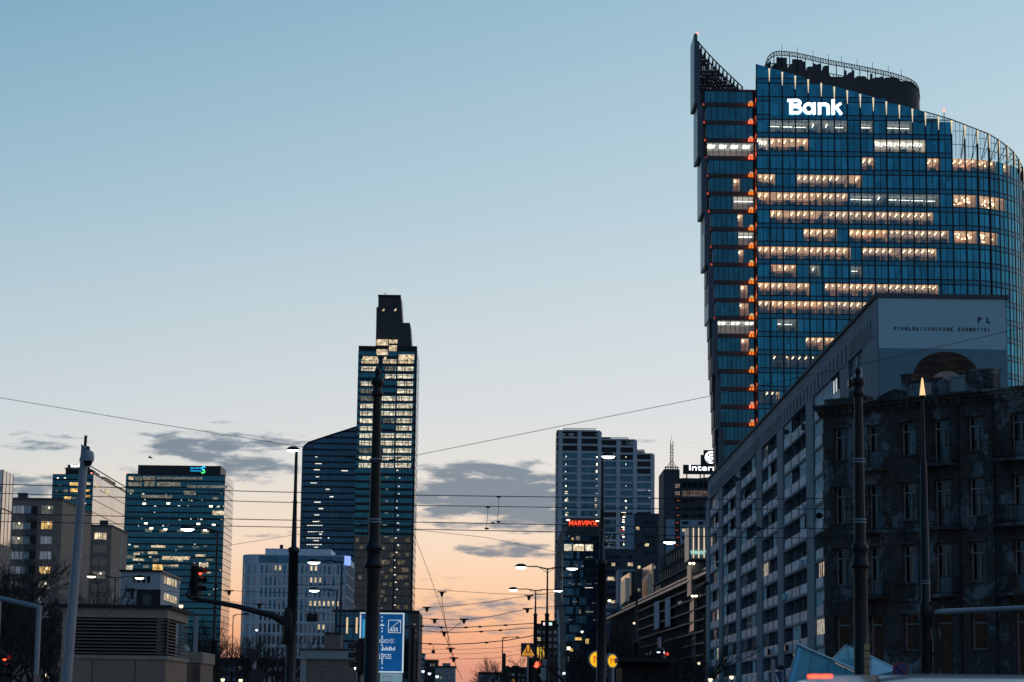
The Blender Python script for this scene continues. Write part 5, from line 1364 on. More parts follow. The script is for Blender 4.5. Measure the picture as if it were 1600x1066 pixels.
# ---- long dark commercial building on the right of the street
def long_house():
    # facade comes towards the camera, slightly turned
    d = Vector((-.0365, 1)).normalized(); a = at(1113, 890, 366); A = Vector((a.x, a.y)); B = A + d*190
    f = Face(B, A)
    T = thing('commercial_building', 'long dark commercial building with pale upright banners and glowing cornice edges', 'building', f.p(f.L/2, 0))
    ztop = f.z(1080, 907)
    dk = solid('dark_metal_cladding', (.03,.027,.026), .95, var=.4, scale=.3, spec=.08, streak=True)
    w = MB(); w.fb(f, 0, f.L, 0, ztop-.4, -18, 0); w.build('wall', dk, T)
    cor = solid('pale_cornice', (.75,.6,.5), .4, .6, var=.1)
    c = MB(); c.fb(f, -.5, f.L, ztop-.4, ztop, -3, .9); c.build('cornice', cor, T)
    c = MB(); c.fb(f, f.L*.12, f.L, ztop+1.0, ztop+1.35, -3.5, -.6); c.fb(f, f.L*.12, f.L, ztop, ztop+1.0, -3.4, -1.0, 1); c.build('parapet', [cor, dk], T)
    up = MB(); s0 = f.s(1022, 900); h = 4.4
    u0 = f.L*.38
    for k in range(3): up.fb(f, u0+k*6, f.L, ztop+1.4+k*2.7, ztop+1.4+(k+1)*2.7-.35, -14, -3.2-k*.5, 0); up.fb(f, u0+k*6, f.L, ztop+1.4+(k+1)*2.7-.35, ztop+1.4+(k+1)*2.7, -14, -2.6-k*.5, 1)
    for q in range(26): s = u0+14+(f.L-u0-14)*q/25; up.fb(f, s-.12, s+.12, ztop+1.4, ztop+9, -3.2, -2.9, 1)
    up.build('set_back_storeys', [dkpanel, concrete_dark], T)
    lv = MB(); r = random.Random(19)
    for k in range(7):
        z = ztop-1.6-k*1.9; lv.fb(f, f.L*.36, f.L, z-.14, z+.14, .02, .55)
    lv.build('sunshade', solid('sunshade_grey', (.09,.085,.085), .6), T)
    for px0, px1, y0, y1 in ((1027.5,1035.5,940,1000),(1045,1053,934,996)):
        b = MB(); s0 = f.s(px0, 960); s1 = f.s(px1, 960); b.fb(f, min(s0,s1), max(s0,s1), f.z((px0+px1)/2, y1-17), f.z((px0+px1)/2, y0), .6, .7); b.build('upright_banner', solid('pale_banner_%d' % px0, (.4,.46,.55), .7, var=.1), T)
    for k in range(26):
        s = r.uniform(f.L*.2, f.L*.98); z = ztop-1.2-1.9*r.randrange(1, 8)
        m = MB(); m.fb(f, s, s+r.uniform(2,6), z-.5, z+.3, .01, .04); m.build('window', dark_glass if r.random() < .75 else lit_dim, T)
    # rooftop hoardings that face the western sky
    for pxa, pxb, ya, yb, yc, yd in ((971,984,903,895,942,931),(1004,1019,889,881,931,925)):
        p0 = at(pxa, ya, 640); p1 = at(pxb, yb, 640*(pxa-777)/(pxb-777)*.995)
        hb = Face((p0.x, p0.y), (p1.x, p1.y)); tt = thing('roof_hoarding', 'tan rooftop hoarding on the long dark building, ' + ('the lower left one' if pxa < 990 else 'the taller one nearer the glass annex'), 'billboard', (p0.x, p0.y, ztop), 'tan rooftop hoardings')
        m = MB(); za = p0.z; n = Vector((hb.n.x, hb.n.y, 0)); z0 = at(pxa, yc, p0.y).z; z1 = at(pxb, yd, p1.y).z
        m.hexa([hb.p(0,z0,.1),hb.p(hb.L,z1,.1),hb.p(hb.L,z1,-.4),hb.p(0,z0,-.4),hb.p(0,p0.z,.1),hb.p(hb.L,p1.z,.1),hb.p(hb.L,p1.z,-.4),hb.p(0,p0.z,-.4)])
        m.build('board', solid('tan_board_%d' % pxa, (.9,.68,.5), .2, .8, var=.15, scale=.5, streak=True), tt)
        m = MB(); m.fb(hb, hb.L*.45, hb.L*1.04, z1-1.5, z1+4.5, .15, 1.2); m.build('small_board', solid('light_tan_board_%d' % pxa, (.95,.8,.62), .4, .75), tt)
        m = MB(); m.fb(hb, hb.L*.2, hb.L*.35, ztop-6, z0+.5, -1.5, -.5); m.fb(hb, hb.L*.8, hb.L*.95, ztop-6, z0+.5, -1.5, -.5); m.fb(hb, 0, hb.L*1.05, z0-4.5, z0-1.6, -6, .3, 1); m.build('support', [steel_dark, concrete_dark], tt)
long_house()

# ---- big apartment block on the right with loggias
def loggia_block():
    XF = 31.7
    A = at(1370, 465, 192.7); XF = A.x
    f = Face((XF, 352.0), (XF, 192.7))      # seen from the street: far end left
    T = thing('apartment_block', 'long grey apartment block with loggias stacked between concrete piers', 'apartment block', f.p(f.L/2, 0))
    zr = A.z; sY = lambda Y: 352.0-Y
    zs = lambda py, px=1265.5: f.z(px, py)
    fl = 2.8; k0 = f.z(1265.5, 669.3)
    zat = f.z(1261, 631)
    piers = [(346,352),(326,331.5),(302,307.5),(277,283),(256,261.5),(231,236.5),(207,212.5),(192.7,199)]
    dep = 1.5
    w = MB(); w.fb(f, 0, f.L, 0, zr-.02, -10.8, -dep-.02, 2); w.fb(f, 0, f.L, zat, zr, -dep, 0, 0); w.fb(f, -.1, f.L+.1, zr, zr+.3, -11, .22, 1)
    w.build('wall', [concrete_blue, concrete_dark, solid('recess_shade', (.13,.105,.095), .9, var=.3, scale=.4)], T)  # bay back wall darker than the facade, recess shade put into its colour
    lc = MB(); lc.fb(f, 0, f.L, zat-.18, zat, -.1, .35); lc.build('cornice', concrete_blue, T)
    for a, b in piers:
        p = MB(); p.fb(f, sY(b), sY(a), 0, zat-.2, -dep, .3); p.build('pier', concrete_blue, T)
    r = random.Random(21)
    bays = [(piers[i][0], piers[i+1][1]) for i in range(len(piers)-1)]
    panel = solid('balustrade_panel', (.62,.69,.77), .6, var=.3, scale=.45)
    lit_c = lit_pane('net_curtain_room', (.75,.65,.5), (.95,.88,.75), .6)
    attic_m = solid('attic_shutter', (.12,.13,.145), .7, var=.2)
    curtain_m = solid('net_curtain', (.86,.86,.85), .9, var=.25, scale=1.5)
    for bi, (Yf, Yn) in enumerate(bays):
        s0, s1 = sY(Yf), sY(Yn); n = 3; cw = (s1-s0)/n
        # small attic windows under the roof
        for q in range(9):
            at_ = MB(); s = s0-2+(s1-s0+4)*q/8.5; at_.fb(f, s, s+1.25, zat+.35, zat+1.75, .01, .04, 0); at_.fb(f, s+1.25, s+1.6, zat+.35, zat+1.75, .01, .09, 1)
            at_.build('attic_window', [attic_m, concrete_blue], T)
        dv = MB()
        for q in range(1, n): dv.fb(f, s0+cw*q-.12, s0+cw*q+.12, 0, zat-.2, -dep, -.08)
        dv.build('divider_wall', concrete_blue, T)
        for k in range(12):
            zf = k0-fl*k
            if zf < .5: break
            zc = zat-.2 if k == 0 else zf+fl-.22
            b = MB(); b.fb(f, s0, s1, zf-.22, zf, -dep, .26, 1)
            for q in range(n):
                pa, pb = s0+cw*q+.5, s0+cw*(q+1)-.5
                b.fb(f, pa, pb, zf+.08, zf+1.02, .15, .2, 0)
            b.fb(f, s0, s1, zf+1.02, zf+1.06, .1, .17, 2)
            for q in range(n*3+1): s = s0+.05+(s1-s0-.1)*q/(n*3); b.fb(f, s-.03, s+.03, zf, zf+1.0, .1, .145, 2)
            b.fb(f, s0, s1, zf+.02, zf+1.0, .1, .13, 2)
            b.build('balcony', [panel, concrete_blue, frame_dk], T)
            wn = MB()
            for q in range(n):
                a = s0+cw*q+.5; 
                wn.fb(f, a, a+.9, zf, zf+2.1, -dep, -dep+.04, 0); wn.fb(f, a+1.0, s0+cw*(q+1)-.6, zf+.85, zf+2.1, -dep, -dep+.04, 0)
                for e in (a, a+.9, a+1.0+(cw-2.1)/2, s0+cw*(q+1)-.6): wn.fb(f, e-.05, e+.05, zf+.02, zf+2.12, -dep, -dep+.09, 1)
            wn.build('window', [dark_glass, frame_lt], T)
            for q in range(n):
                pr = .27
                if bi == 0: pr = .62
                sure = bi == 5 and q == 0 and k not in (4, 5)
                if r.random() < pr or sure:
                    a, c = s0+cw*q+.15, s0+cw*(q+1)-.15
                    if r.random() < .45 and not sure: c = a+(c-a)*.55
                    gz = MB(); m = 1 if (sure and k < 4) or r.random() < .5 else 0
                    npn = max(2, int((c-a)/1.2))
                    for j in range(npn): gz.fb(f, a+(c-a)*j/npn+.03, a+(c-a)*(j+1)/npn-.03, zf+1.08, zc-.03, .04, .08, m)
                    for j in range(npn+1): e = a+(c-a)*j/npn; gz.fb(f, e-.03, e+.03, zf+1.06, zc, .03, .12, 2)
                    lit = r.random()
                    gz.build('loggia_glazing', [block_glass, curtain_m if lit > .12 else lit_c, frame_lt], T)
                elif r.random() < .3:
                    o = MB(); s = s0+cw*q+r.uniform(.8, cw-1.5); kind = r.random()
                    if kind < .4: o.fb(f, s, s+r.uniform(.8,2), zf+1.05, zf+r.uniform(1.7,2.3), -.8, -.75)
                    elif kind < .7: o.tube([f.p(s, zf+1.1, .3), f.p(s, zf+1.1, .9)], .03, 5); o.lathe(f.p(s,0,.95).x, f.p(s,0,.95).y, [(zf+.8,.05),(zf+.95,.36),(zf+1.25,.36),(zf+1.4,.05)], 10)
                    else: o.fb(f, s, s+.9, zf+.1, zf+.75, .25, .55)
                    o.build('balcony_clutter', r.choice((curtain_m, steel_dark, concrete_dark)), T)
    # end wall seen to the right, with the painted advertisement
    g = Face((XF, 192.7), (at(1572.5, 466, 192.7).x, 192.7))
    gw = MB(); gw.fb(g, .02, g.L, 0, zr-.06, -20, -.05); gw.build('end_wall', concrete_blue, T)
    ge = MB(); ge.fb(g, -.1, g.L+.15, zr-.02, zr+.34, -20, .2); ge.build('end_coping', concrete_dark, T)
    return g, T
gable, block = loggia_block()

def gable_ad():
    g = gable
    T = thing('wall_advertisement', 'large blue wall advertisement with small dark letters and brown hair on gable end', 'billboard', g.p(g.L/2, 12, .1))
    S = lambda px, py=520: g.s(px, py); Z = lambda py: g.z(1470, py)
    s0, s1 = S(1372.5), S(1571.5); zt, zm, zb = Z(467), Z(545.5), Z(690)
    up = MB(); up.fb(g, s0, s1, zm, zt, .02, .08); up.build('upper_sheet', solid('ad_pale_blue', (.46,.66,.72), .7, var=.05, scale=.3), T)
    lo = MB(); lo.fb(g, s0, s1, zb, zm-.01, .02, .08); lo.build('lower_sheet', solid('ad_grey_blue', (.15,.28,.34), .7, var=.08, scale=.3), T)
    m, nt, out = new('ad_brown_hair'); b = N(nt, 'ShaderNodeBsdfPrincipled'); tc = N(nt, 'ShaderNodeTexCoord'); wv = N(nt, 'ShaderNodeTexNoise'); wv.inputs['Scale'].default_value = 1.2; wv.inputs['Detail'].default_value = 7
    mp = N(nt, 'ShaderNodeMapping'); mp.inputs['Scale'].default_value = (.6,1,2.6); mp.inputs['Rotation'].default_value = (0,.5,0); nt.links.new(tc.outputs['Object'], mp.inputs[0]); nt.links.new(mp.outputs[0], wv.inputs['Vector'])
    nt.links.new(ramp(nt, wv.outputs['Fac'], [(.3,(.018,.01,.007)),(.55,(.07,.032,.02)),(.75,(.17,.08,.05))]), b.inputs['Base Color']); b.inputs['Roughness'].default_value = .8; nt.links.new(b.outputs[0], out.inputs[0])
    hp = []
    for k in range(41):
        a = math.pi*k/40; hp.append((S(1477)+(S(1530)-S(1424))/2*math.cos(a)*-1, Z(602)+(Z(550)-Z(602))*math.sin(a)**.8))
    h = MB(); P = [g.p(s, z, .09) for s, z in hp] + [g.p(S(1530),zb,.09), g.p(S(1424),zb,.09)]
    h.prism(P[::-1], Vector((g.n.x, g.n.y, 0))*.03); h.build('hair_picture', m, T)
    fp = [(S(1478)+(S(1508)-S(1448))/2*math.cos(math.pi*k/20)*-1, Z(612)+(Z(580)-Z(612))*math.sin(math.pi*k/20)) for k in range(21)]
    fo = MB(); P = [g.p(s, z, .13) for s, z in fp] + [g.p(S(1508),zb,.13), g.p(S(1448),zb,.13)]; fo.prism(P[::-1], Vector((g.n.x, g.n.y, 0))*.02); fo.build('skin_picture', solid('ad_skin', (.42,.3,.25), .8, var=.1), T)
    ink = solid('ad_ink', (.02,.03,.045), .7)
    letters(g, 'P', S(1528), S(1533.5), Z(504.5), Z(495), .085, ink, T, 'ad_letters', .03, .03); letters(g, 'L', S(1542), S(1547.5), Z(504.5), Z(495), .085, ink, T, 'ad_letters', .03, .03)
    tx = 'WYSELEKCJONOWANE KOSMETYKI'; x = 1396.5; stp = (1550-1396.5)/len(tx)
    lt = None
    for q, ch in enumerate(tx):
        if ch != ' ': letters(g, ch, S(x+stp*q), S(x+stp*q+(3.7 if ch != 'J' else 2.6) if ch != 'I' else x+stp*q+1.0), Z(517.3), Z(511.8), .085, ink, T, 'ad_letters', .02, .03)
gable_ad()

# ---- ruined tenement in front
def tenement():
    p = at(1440, 620, 133); d = Vector((-1.05, 1)).normalized()
    P0 = Vector((p.x, p.y))
    f = Face(P0 + d*30, P0 - d*14)
    sl = f.s(1286, 700); f = Face((f.p(sl, 0).x, f.p(sl, 0).y), (f.p(f.L, 0).x, f.p(f.L, 0).y))
    T = thing('tenement_house', 'derelict dark tenement with flaking plaster, balconies and boarded ground floor windows', 'tenement', f.p(f.L/2, 0))
    zc = f.z(1500, 618); Z = lambda py, px: f.z(px, py)
    ztop = f.z(1520, 607)
    openings = []
    cols = [(1303,1326,'w'),(1356,1377,'b'),(1408,1432,'w'),(1459,1485,'b'),(1513,1538,'w'),(1581,1607,'b'),(1640,1668,'w')]
    rows = [(660,711,728),(754,812,826),(852,911,930),(960,1016,1060)]
    wall = MB()
    # wall with real openings: build strips between openings
    zr = [(f.z(1420, a), f.z(1420, b), f.z(1420, c)) for a, b, c in rows]
    cs = []
    for a, b, k in cols:
        s0 = f.s(a, 780); s1 = f.s(b, 780); cs.append((s0, s1, k))
    dep = .32
    xs = [0]+[v for c in cs for v in c[:2]]+[f.L]
    for i in range(0, len(xs), 2): wall.fb(f, xs[i], xs[i+1], 0, zc, -.6, 0)
    for s0, s1, k in cs:
        z = zc
        for (zt, zw, zd) in zr:
            wall.fb(f, s0, s1, zt, z, -.6, 0); z = zw if k == 'w' else zd
        wall.fb(f, s0, s1, 0, z, -.6, 0)
    wall.build('wall', plaster_old, T)
    bk = MB(); e = f.p(0, 0, -.6); bk.fb(f, 0, f.L, 0, zc+.2, -12, -1.4); bk.fb(f, -.01, .6, 0, zc-.1, -12, -.61, 1); bk.build('inner_wall', [office_dark, plaster_old], T)
    wood = solid('old_window_wood', (.44,.38,.33), .8, var=.3, scale=4); board = solid('boarded_brick', (.19,.075,.04), .9, var=.35, scale=3)
    dim_glass = mirror_glass('grimy_glass', (.06,.085,.10), .12, (.5,.5,.9), .9, (.006,.006,.006), .7)
    cur_ = solid('pale_window_sheet', (.32,.33,.34), .85, var=.2, scale=2)
    r = random.Random(23)
    for s0, s1, k in cs:
        for ri, (zt, zw, zd) in enumerate(zr):
            z0 = zw if k == 'w' else zd; gl = MB(); fr = .06; mid = (s0+s1)/2; tr = zt-(zt-zw)*.27
            gl.fb(f, s0, s1, z0, zt, -.42, -.38, 2 if ri == 3 else 0)
            for q in ((s0, s0+fr, z0, zt), (s1-fr, s1, z0, zt), (s0+fr, s1-fr, zt-fr, zt), (s0+fr, s1-fr, tr-.04, tr+.04), (s0+fr, s1-fr, z0, z0+fr)): gl.fb(f, *q, -.38, -.3, 1)
            if ri < 3: gl.fb(f, mid-.05, mid+.05, z0+fr, tr-.04, -.38, -.31, 1)
            if k == 'b' and ri < 3: gl.fb(f, mid-(.0 if r.random() < .5 else (s1-s0)*.35), s1-fr, z0+fr, z0+1.0, -.37, -.33, 3)
            elif r.random() < .3 and ri < 3: gl.fb(f, mid+.06, s1-fr, z0+fr, tr-.04, -.37, -.34, 3)
            if k == 'b' or ri == 3: pass
            gl.build('window', [dim_glass, wood, board, cur_], T)
            sl_ = MB(); sl_.fb(f, s0-.12, s1+.12, z0-.1, z0, -.3, .12); sl_.build('window_sill', plaster_old, T); sl_ = MB(); sl_.fb(f, s0-.14, s1+.14, zt+.02, zt+.2, .002, .09); sl_.build('window_hood', plaster_old, T)
            if k == 'b' and ri < 3:
                b = MB(); a, c = s0-.55, s1+.55; b.fb(f, a, c, zd-.22, zd-.06, .01, .95, 0)
                for q in (a+.25, c-.4): b.hexa([f.p(q,zd-.6,.1),f.p(q+.15,zd-.6,.1),f.p(q+.15,zd-.6,.01),f.p(q,zd-.6,.01),f.p(q,zd-.22,.7),f.p(q+.15,zd-.22,.7),f.p(q+.15,zd-.22,.01),f.p(q,zd-.22,.01)], 0)
                n = 15
                for q in range(n+1): s = a+.05+(c-a-.1)*q/n; b.tube([f.p(s,zd-.06,.9), f.p(s,zd+.92,.9)], .014, 4, 1)
                for q in range(5):
                    for e_ in (a+.05, c-.05): b.tube([f.p(e_,zd-.06,.1+.2*q), f.p(e_,zd+.92,.1+.2*q)], .014, 4, 1)
                for zz in (zd+.92, zd+.05): b.tube([f.p(a+.05,zz,.02), f.p(a+.05,zz,.9), f.p(c-.05,zz,.9), f.p(c-.05,zz,.02)], .022, 5, 1)
                b.build('balcony', [plaster_old, steel_black], T)
    co = MB()
    for k, (h0, h1, o) in enumerate(((-.55,-.42,.12),(-.42,-.2,.22),(-.2,0,.42),(0,.14,.62))): co.fb(f, -.2-o*.2, f.L, zc+h0, zc+h1, .001 if k < 3 else -.4, o)
    q = .2
    while q < f.L: co.fb(f, q, q+.14, zc-.42, zc-.2, .22, .38); q += .5
    co.build('cornice', plaster_old, T)
    bn = MB()
    for ri in (2, 3): z = zr[ri][0]+.75; bn.fb(f, -.05, f.L, z, z+.16, .002, .1)
    bn.build('string_course', plaster_old, T)
    at_ = MB(); zz = lambda px, py: f.z(px, py)
    prof = [(1349,626),(1352,618),(1362,612),(1376,606),(1381,604),(1392,607),(1405,610),(1407,624)]
    at_.prism([f.p(*f.sz(x, y), -1.2) for x, y in prof], (0.6,.6,0)); at_.fb(f, -.1, f.s(1349,620), zc+.14, f.z(1310,634)+.5, -1, -.3)
    at_.fb(f, f.s(1405,615), f.s(1432,615), zc+.14, f.z(1415,597), -1.6, -.9); at_.build('attic_gable', plaster_old, T)
    for xa, xb, y, m in ((1408,1424,588,0),(1426,1452,598,0),(1452,1472,594,0),(1472,1485,597,0),(1485,1508,591,1),(1508,1553,581.5,0)):
        c = MB(); fb = Face((f.p(0,0,-3).x, f.p(0,0,-3).y), (f.p(f.L,0,-3).x, f.p(f.L,0,-3).y))
        a, z = fb.sz(xa, y); b, _ = fb.sz(xb, y); c.fb(fb, a, b, zc, z, -.7, 0); c.fb(fb, a-.06, b+.06, z, z+.1, -.76, .06)
        c.build('chimney', stone_lt if m else plaster_old, T)
    rf = MB(); rf.fb(f, 0, f.L, zc+.02, zc+.12, -11, -.45); rf.build('roof', roof_felt, T)
    dp = MB()
    for px in (1345, 1500, 1555): s = f.s(px, 760); dp.tube([f.p(s,0,.1), f.p(s,zc-.5,.1)], .06, 6)
    dp.build('downpipe', steel_black, T)
    wn = MB(); s0, z0 = f.sz(1370, 1040)
    return f
ten = tenement()

# ---- granite ventilation kiosk on the left
def kiosk():
    Y = 62.0
    f = front(98, 262, 960, Y); T = thing('ventilation_kiosk', 'brown granite ventilation kiosk with horizontal dark louvres behind grey pole', 'kiosk', f.p(f.L/2, 0))
    Z = lambda py: f.z(190, py); D = 4.2
    sd = side(f, D, True)
    lf = side(f, .9, False)
    c = MB(); c.fb(f, -.25, f.L+.12, Z(950), Z(945), -D-.1, .13); c.build('roof_slab', frame_dk, T)
    p = MB(); p.fb(f, 0, f.L, Z(965), Z(950.2), -D, 0); p.build('parapet', granite_pl, T)
    b = MB(); b.fb(f, 0, f.L, 0, Z(1030), -D, .02); b.build('base_wall', granite, T)
    s_ = MB(); s_.fb(f, 0, f.L+.05, Z(1030), Z(1024), -D, .06); s_.build('sill', granite_pl, T)
    cr = MB(); cr.fb(f, .4, f.L-.3, Z(1024), Z(965), -D+.3, -.3); cr.fb(f, 0, .35, Z(1024), Z(965), -D, -.01, 1); cr.build('louvre_core', [frame_dk, granite_pl], T)
    n = 11; z0, z1 = Z(1023), Z(966)
    for k in range(n):
        z = z0+(z1-z0)*(k+.3)/n; m = MB()
        def slat(fc, a, b_):
            P = fc.p; m.hexa([P(a,z,.0),P(b_,z,.0),P(b_,z+.06,-.28),P(a,z+.06,-.28),P(a,z+.03,.0),P(b_,z+.03,.0),P(b_,z+.09,-.28),P(a,z+.09,-.28)])
        slat(f, .35, f.L); slat(sd, 0, D)
        m.build('louvre', solid('louvre_metal', (.2,.165,.14), .5, .2, var=.2) if 'louvre_metal' not in MATS else MATS['louvre_metal'], T)
    g = front(284, 314, 1030, 68.5); T2 = thing('ventilation_kiosk', 'lower granite kiosk half hidden behind the louvred one', 'kiosk', g.p(g.L/2, 0))
    m = MB(); m.fb(g, 0, g.L, 0, g.z(300,1036), -3, -.02); m.build('base_wall', granite, T2); m = MB(); m.fb(g, -.05, g.L+.05, g.z(300,1036), g.z(300,1019), -3, .04); m.build('coping', granite_pl, T2)
    m = MB()
    for k in range(9): z = g.z(300,1041+3.6*k); m.fb(g, g.L*.72, g.L, z-.02, z+.02, .0, .08)
    m.build('louvre', MATS['louvre_metal'], T2)
    e = MB(); q = g.p(*g.sz(286,1013), -.5); e.lathe(q.x, q.y, [(g.z(300,1019),.1),(q.z,.13),(q.z+.1,.05)], 10); e.build('vent_cowl', steel_grey, T2)
    po = front(303, 309, 975, 80); T3 = thing('post', 'short grey square post rising behind lower granite kiosk', 'post', po.p(0,0)); m = MB(); m.fb(po, 0, .13, 0, po.z(306,962), -.13, 0); m.build('shaft', steel_grey, T3); m = MB(); m.fb(po, -.02, .15, po.z(306,962), po.z(306,962)+.05, -.15, .02); m.build('cap', steel_dark, T3)
kiosk()

def brick_hut():
    f = front(470, 566, 1020, 112); T = thing('brick_hut', 'small brick service hut with pale concrete parapet left of the dark mast', 'hut', f.p(f.L/2, 0))
    Z = lambda py: f.z(515, py)
    m = MB(); m.fb(f, .1, f.L-.1, 0, Z(1030), -4, 0); m.build('wall', brick_sm, T)
    m = MB(); m.fb(f, -.02, f.L+.02, Z(1030), Z(1016), -4.1, .1); m.build('parapet', stone_lt, T)
    m = MB(); m.fb(f, 0, f.L+.1, Z(1016), Z(1014.4), -4.2, .16); m.build('coping', frame_dk, T)
    m = MB(); m.fb(f, f.s(505.5,1000), f.s(531,1000), Z(1014.4), Z(989.5), -2.2, -.6); m.fb(f, f.s(505,1000), f.s(531.5,1000), Z(989.5), Z(987.8), -2.3, -.5, 1); m.build('chimney', [brick_sm, frame_dk], T)
    for s in (.0, f.L-.28): m = MB(); m.fb(f, s, s+.28, 0, Z(1030), .001, .06); m.build('corner_pier', stone_lt, T)
brick_hut()

# ---- low buildings far down the avenue
def low_house(label, px0, px1, pyt, Y, mat, wins, lit=.1, penthouse=None, seed=1, litm=None):
    f = front(px0, px1, pyt, Y); T = thing('town_house', label, 'building', f.p(f.L/2, 0), None)
    Zt = f.z((px0+px1)/2, pyt); w = MB(); w.fb(f, 0, f.L, 0, Zt, -25, 0); w.build('wall', mat, T)
    e = MB(); e.fb(f, -.3, f.L+.3, Zt, Zt+.8, -25.2, .4); e.build('roof_edge', dkpanel, T)
    if penthouse:
        a, b, y = penthouse; p = MB(); p.fb(f, f.s(a,pyt), f.s(b,pyt), Zt+.8, f.z(a,y), -14, -3); p.build('penthouse', mat, T)
    r = random.Random(seed); nx, ny, ya, dy = wins
    for k in range(ny):
        y = ya+dy*k; z1 = f.z(px0, y); z0 = f.z(px0, y+dy*.5)
        for j in range(nx):
            s0 = f.L*(j+.2)/nx; m = MB(); m.fb(f, s0, s0+f.L*.6/nx, z0, z1, .02, .1); m.build('window', (litm or lit_dim) if r.random() < lit else dark_glass, T)
    return T
low_house('blue far low house on the left kerb line with flat roof', 648, 663, 1023, 1500, bluewall, (4,4,1028,9), .1)
low_house('dark far house beside the blue one', 663, 684, 1033, 1420, dkpanel, (5,4,1037,8), .15, (664,679,1031.5), 2)
low_house('pale far office with wide strip windows at the avenue end', 680, 711, 1043, 1250, offwhite, (5,3,1049,8), .15, (691,703,1036), 3)
low_house('low blue grey far building under the bare trees', 748, 800, 1053, 1100, offwhite, (8,2,1057,7), .05, None, 4)
low_house('dim far building with yellow lit shop front behind the crossing sign', 790, 872, 1046, 900, dkpanel, (10,2,1052,9), .2, (800,812,1040), 5, lit_amber)
low_house('dark block with lit windows behind the double street lamps', 838, 872, 978, 860, solid('dark_brick', (.09,.06,.05), .9), (4,7,985,11), .2, None, 6, lit_warm)
low_house('dark long hall behind the left trees', 300, 480, 1034, 520, dkpanel, (20,2,1040,16), .05, None, 7)
#low_house('grey low building behind the leftmost bare tree', -40, 70, 900, 330, concrete_dark, (9,6,912,26), .12, None, 8, lit_warm)
def edge_slab():
    f = front(-70, 5, 738, 350); T = thing('office_slab', 'office slab cut by the left picture edge, its pale side facing right', 'office building', f.p(f.L/2, 0))
    sd = side(f, 7.5, True); Zt = f.z(3, 734)
    shell(f, 7.5, 0, Zt, T, dkpanel); m = MB(); curtain(m, f, 0, f.L, 0, Zt, 3.4, .9, 1.5, .1); m.build('curtain_wall', [block_glass, offwhite, frame_dk], T)
    m = MB(); z = f.z(5, 850); curtain(m, sd, 0, 7.5, z, Zt, 6, .2, 2.5, .05, proud=.02); m.fb(sd, 0, 7.5, 0, z-.1, -.2, .1, 3); m.build('side_glazing', [steel_glass, concrete_dark, frame_lt, brick_blk], T)
edge_slab()
# ------------------------------------------------------------------ street furniture
def pgr(px, py, Y):
    p = at(px, py, Y); return p.x, p.y, p.z
def ring_prof(zs): return zs

def tram_mast(label, px, Y):
    x, y, zt = pgr(px, 574, Y); k = Y/F
    T = thing('tram_mast', label, 'mast', (x, y, 0), 'ornate black tram masts')
    zc = at(px, 868, Y).z
    m = MB(); m.lathe(x, y, [(0,.27),(.9,.27),(.95,.22),(1.0,.175),(zc-.35,.162),(zc-.3,.17)], 18); m.build('lower_shaft', steel_black, T)
    m = MB(); m.lathe(x, y, [(zc-.3,.17),(zc-.28,.205),(zc-.2,.21),(zc-.16,.18),(zc+.1,.17),(zc+.14,.2),(zc+.2,.2),(zc+.3,.135)], 18); m.build('collar', steel_black, T)
    m = MB(); m.lathe(x, y, [(zc+.3,.135),(zt-.75,.098),(zt-.7,.1)], 16); m.build('upper_shaft', steel_black, T)
    m = MB(); m.lathe(x, y, [(zt-.7,.1),(zt-.66,.135),(zt-.6,.14),(zt-.55,.105),(zt-.46,.1),(zt-.4,.14),(zt-.3,.155),(zt-.26,.14),(zt-.24,.06),(zt-.2,.05),(zt-.14,.075),(zt-.08,.08),(zt-.03,.05),(zt+.03,.012)], 16); m.build('capital', steel_black, T)
    for py in (718, 722.5, 812, 816.5):
        z = at(px, py, Y).z; m = MB(); r = .115+ (zt-z)*.006; m.lathe(x, y, [(z-.02,r),(z-.012,r+.018),(z+.012,r+.018),(z+.02,r)], 16); m.build('clamp_ring', steel_grey, T)
    return T, x, y
tram_mast('ornate black tram mast in front of the slender lit tower', 590.5, 53.0)
tram_mast('ornate black tram mast in front of the derelict tenement', 1340.5, 53.0)

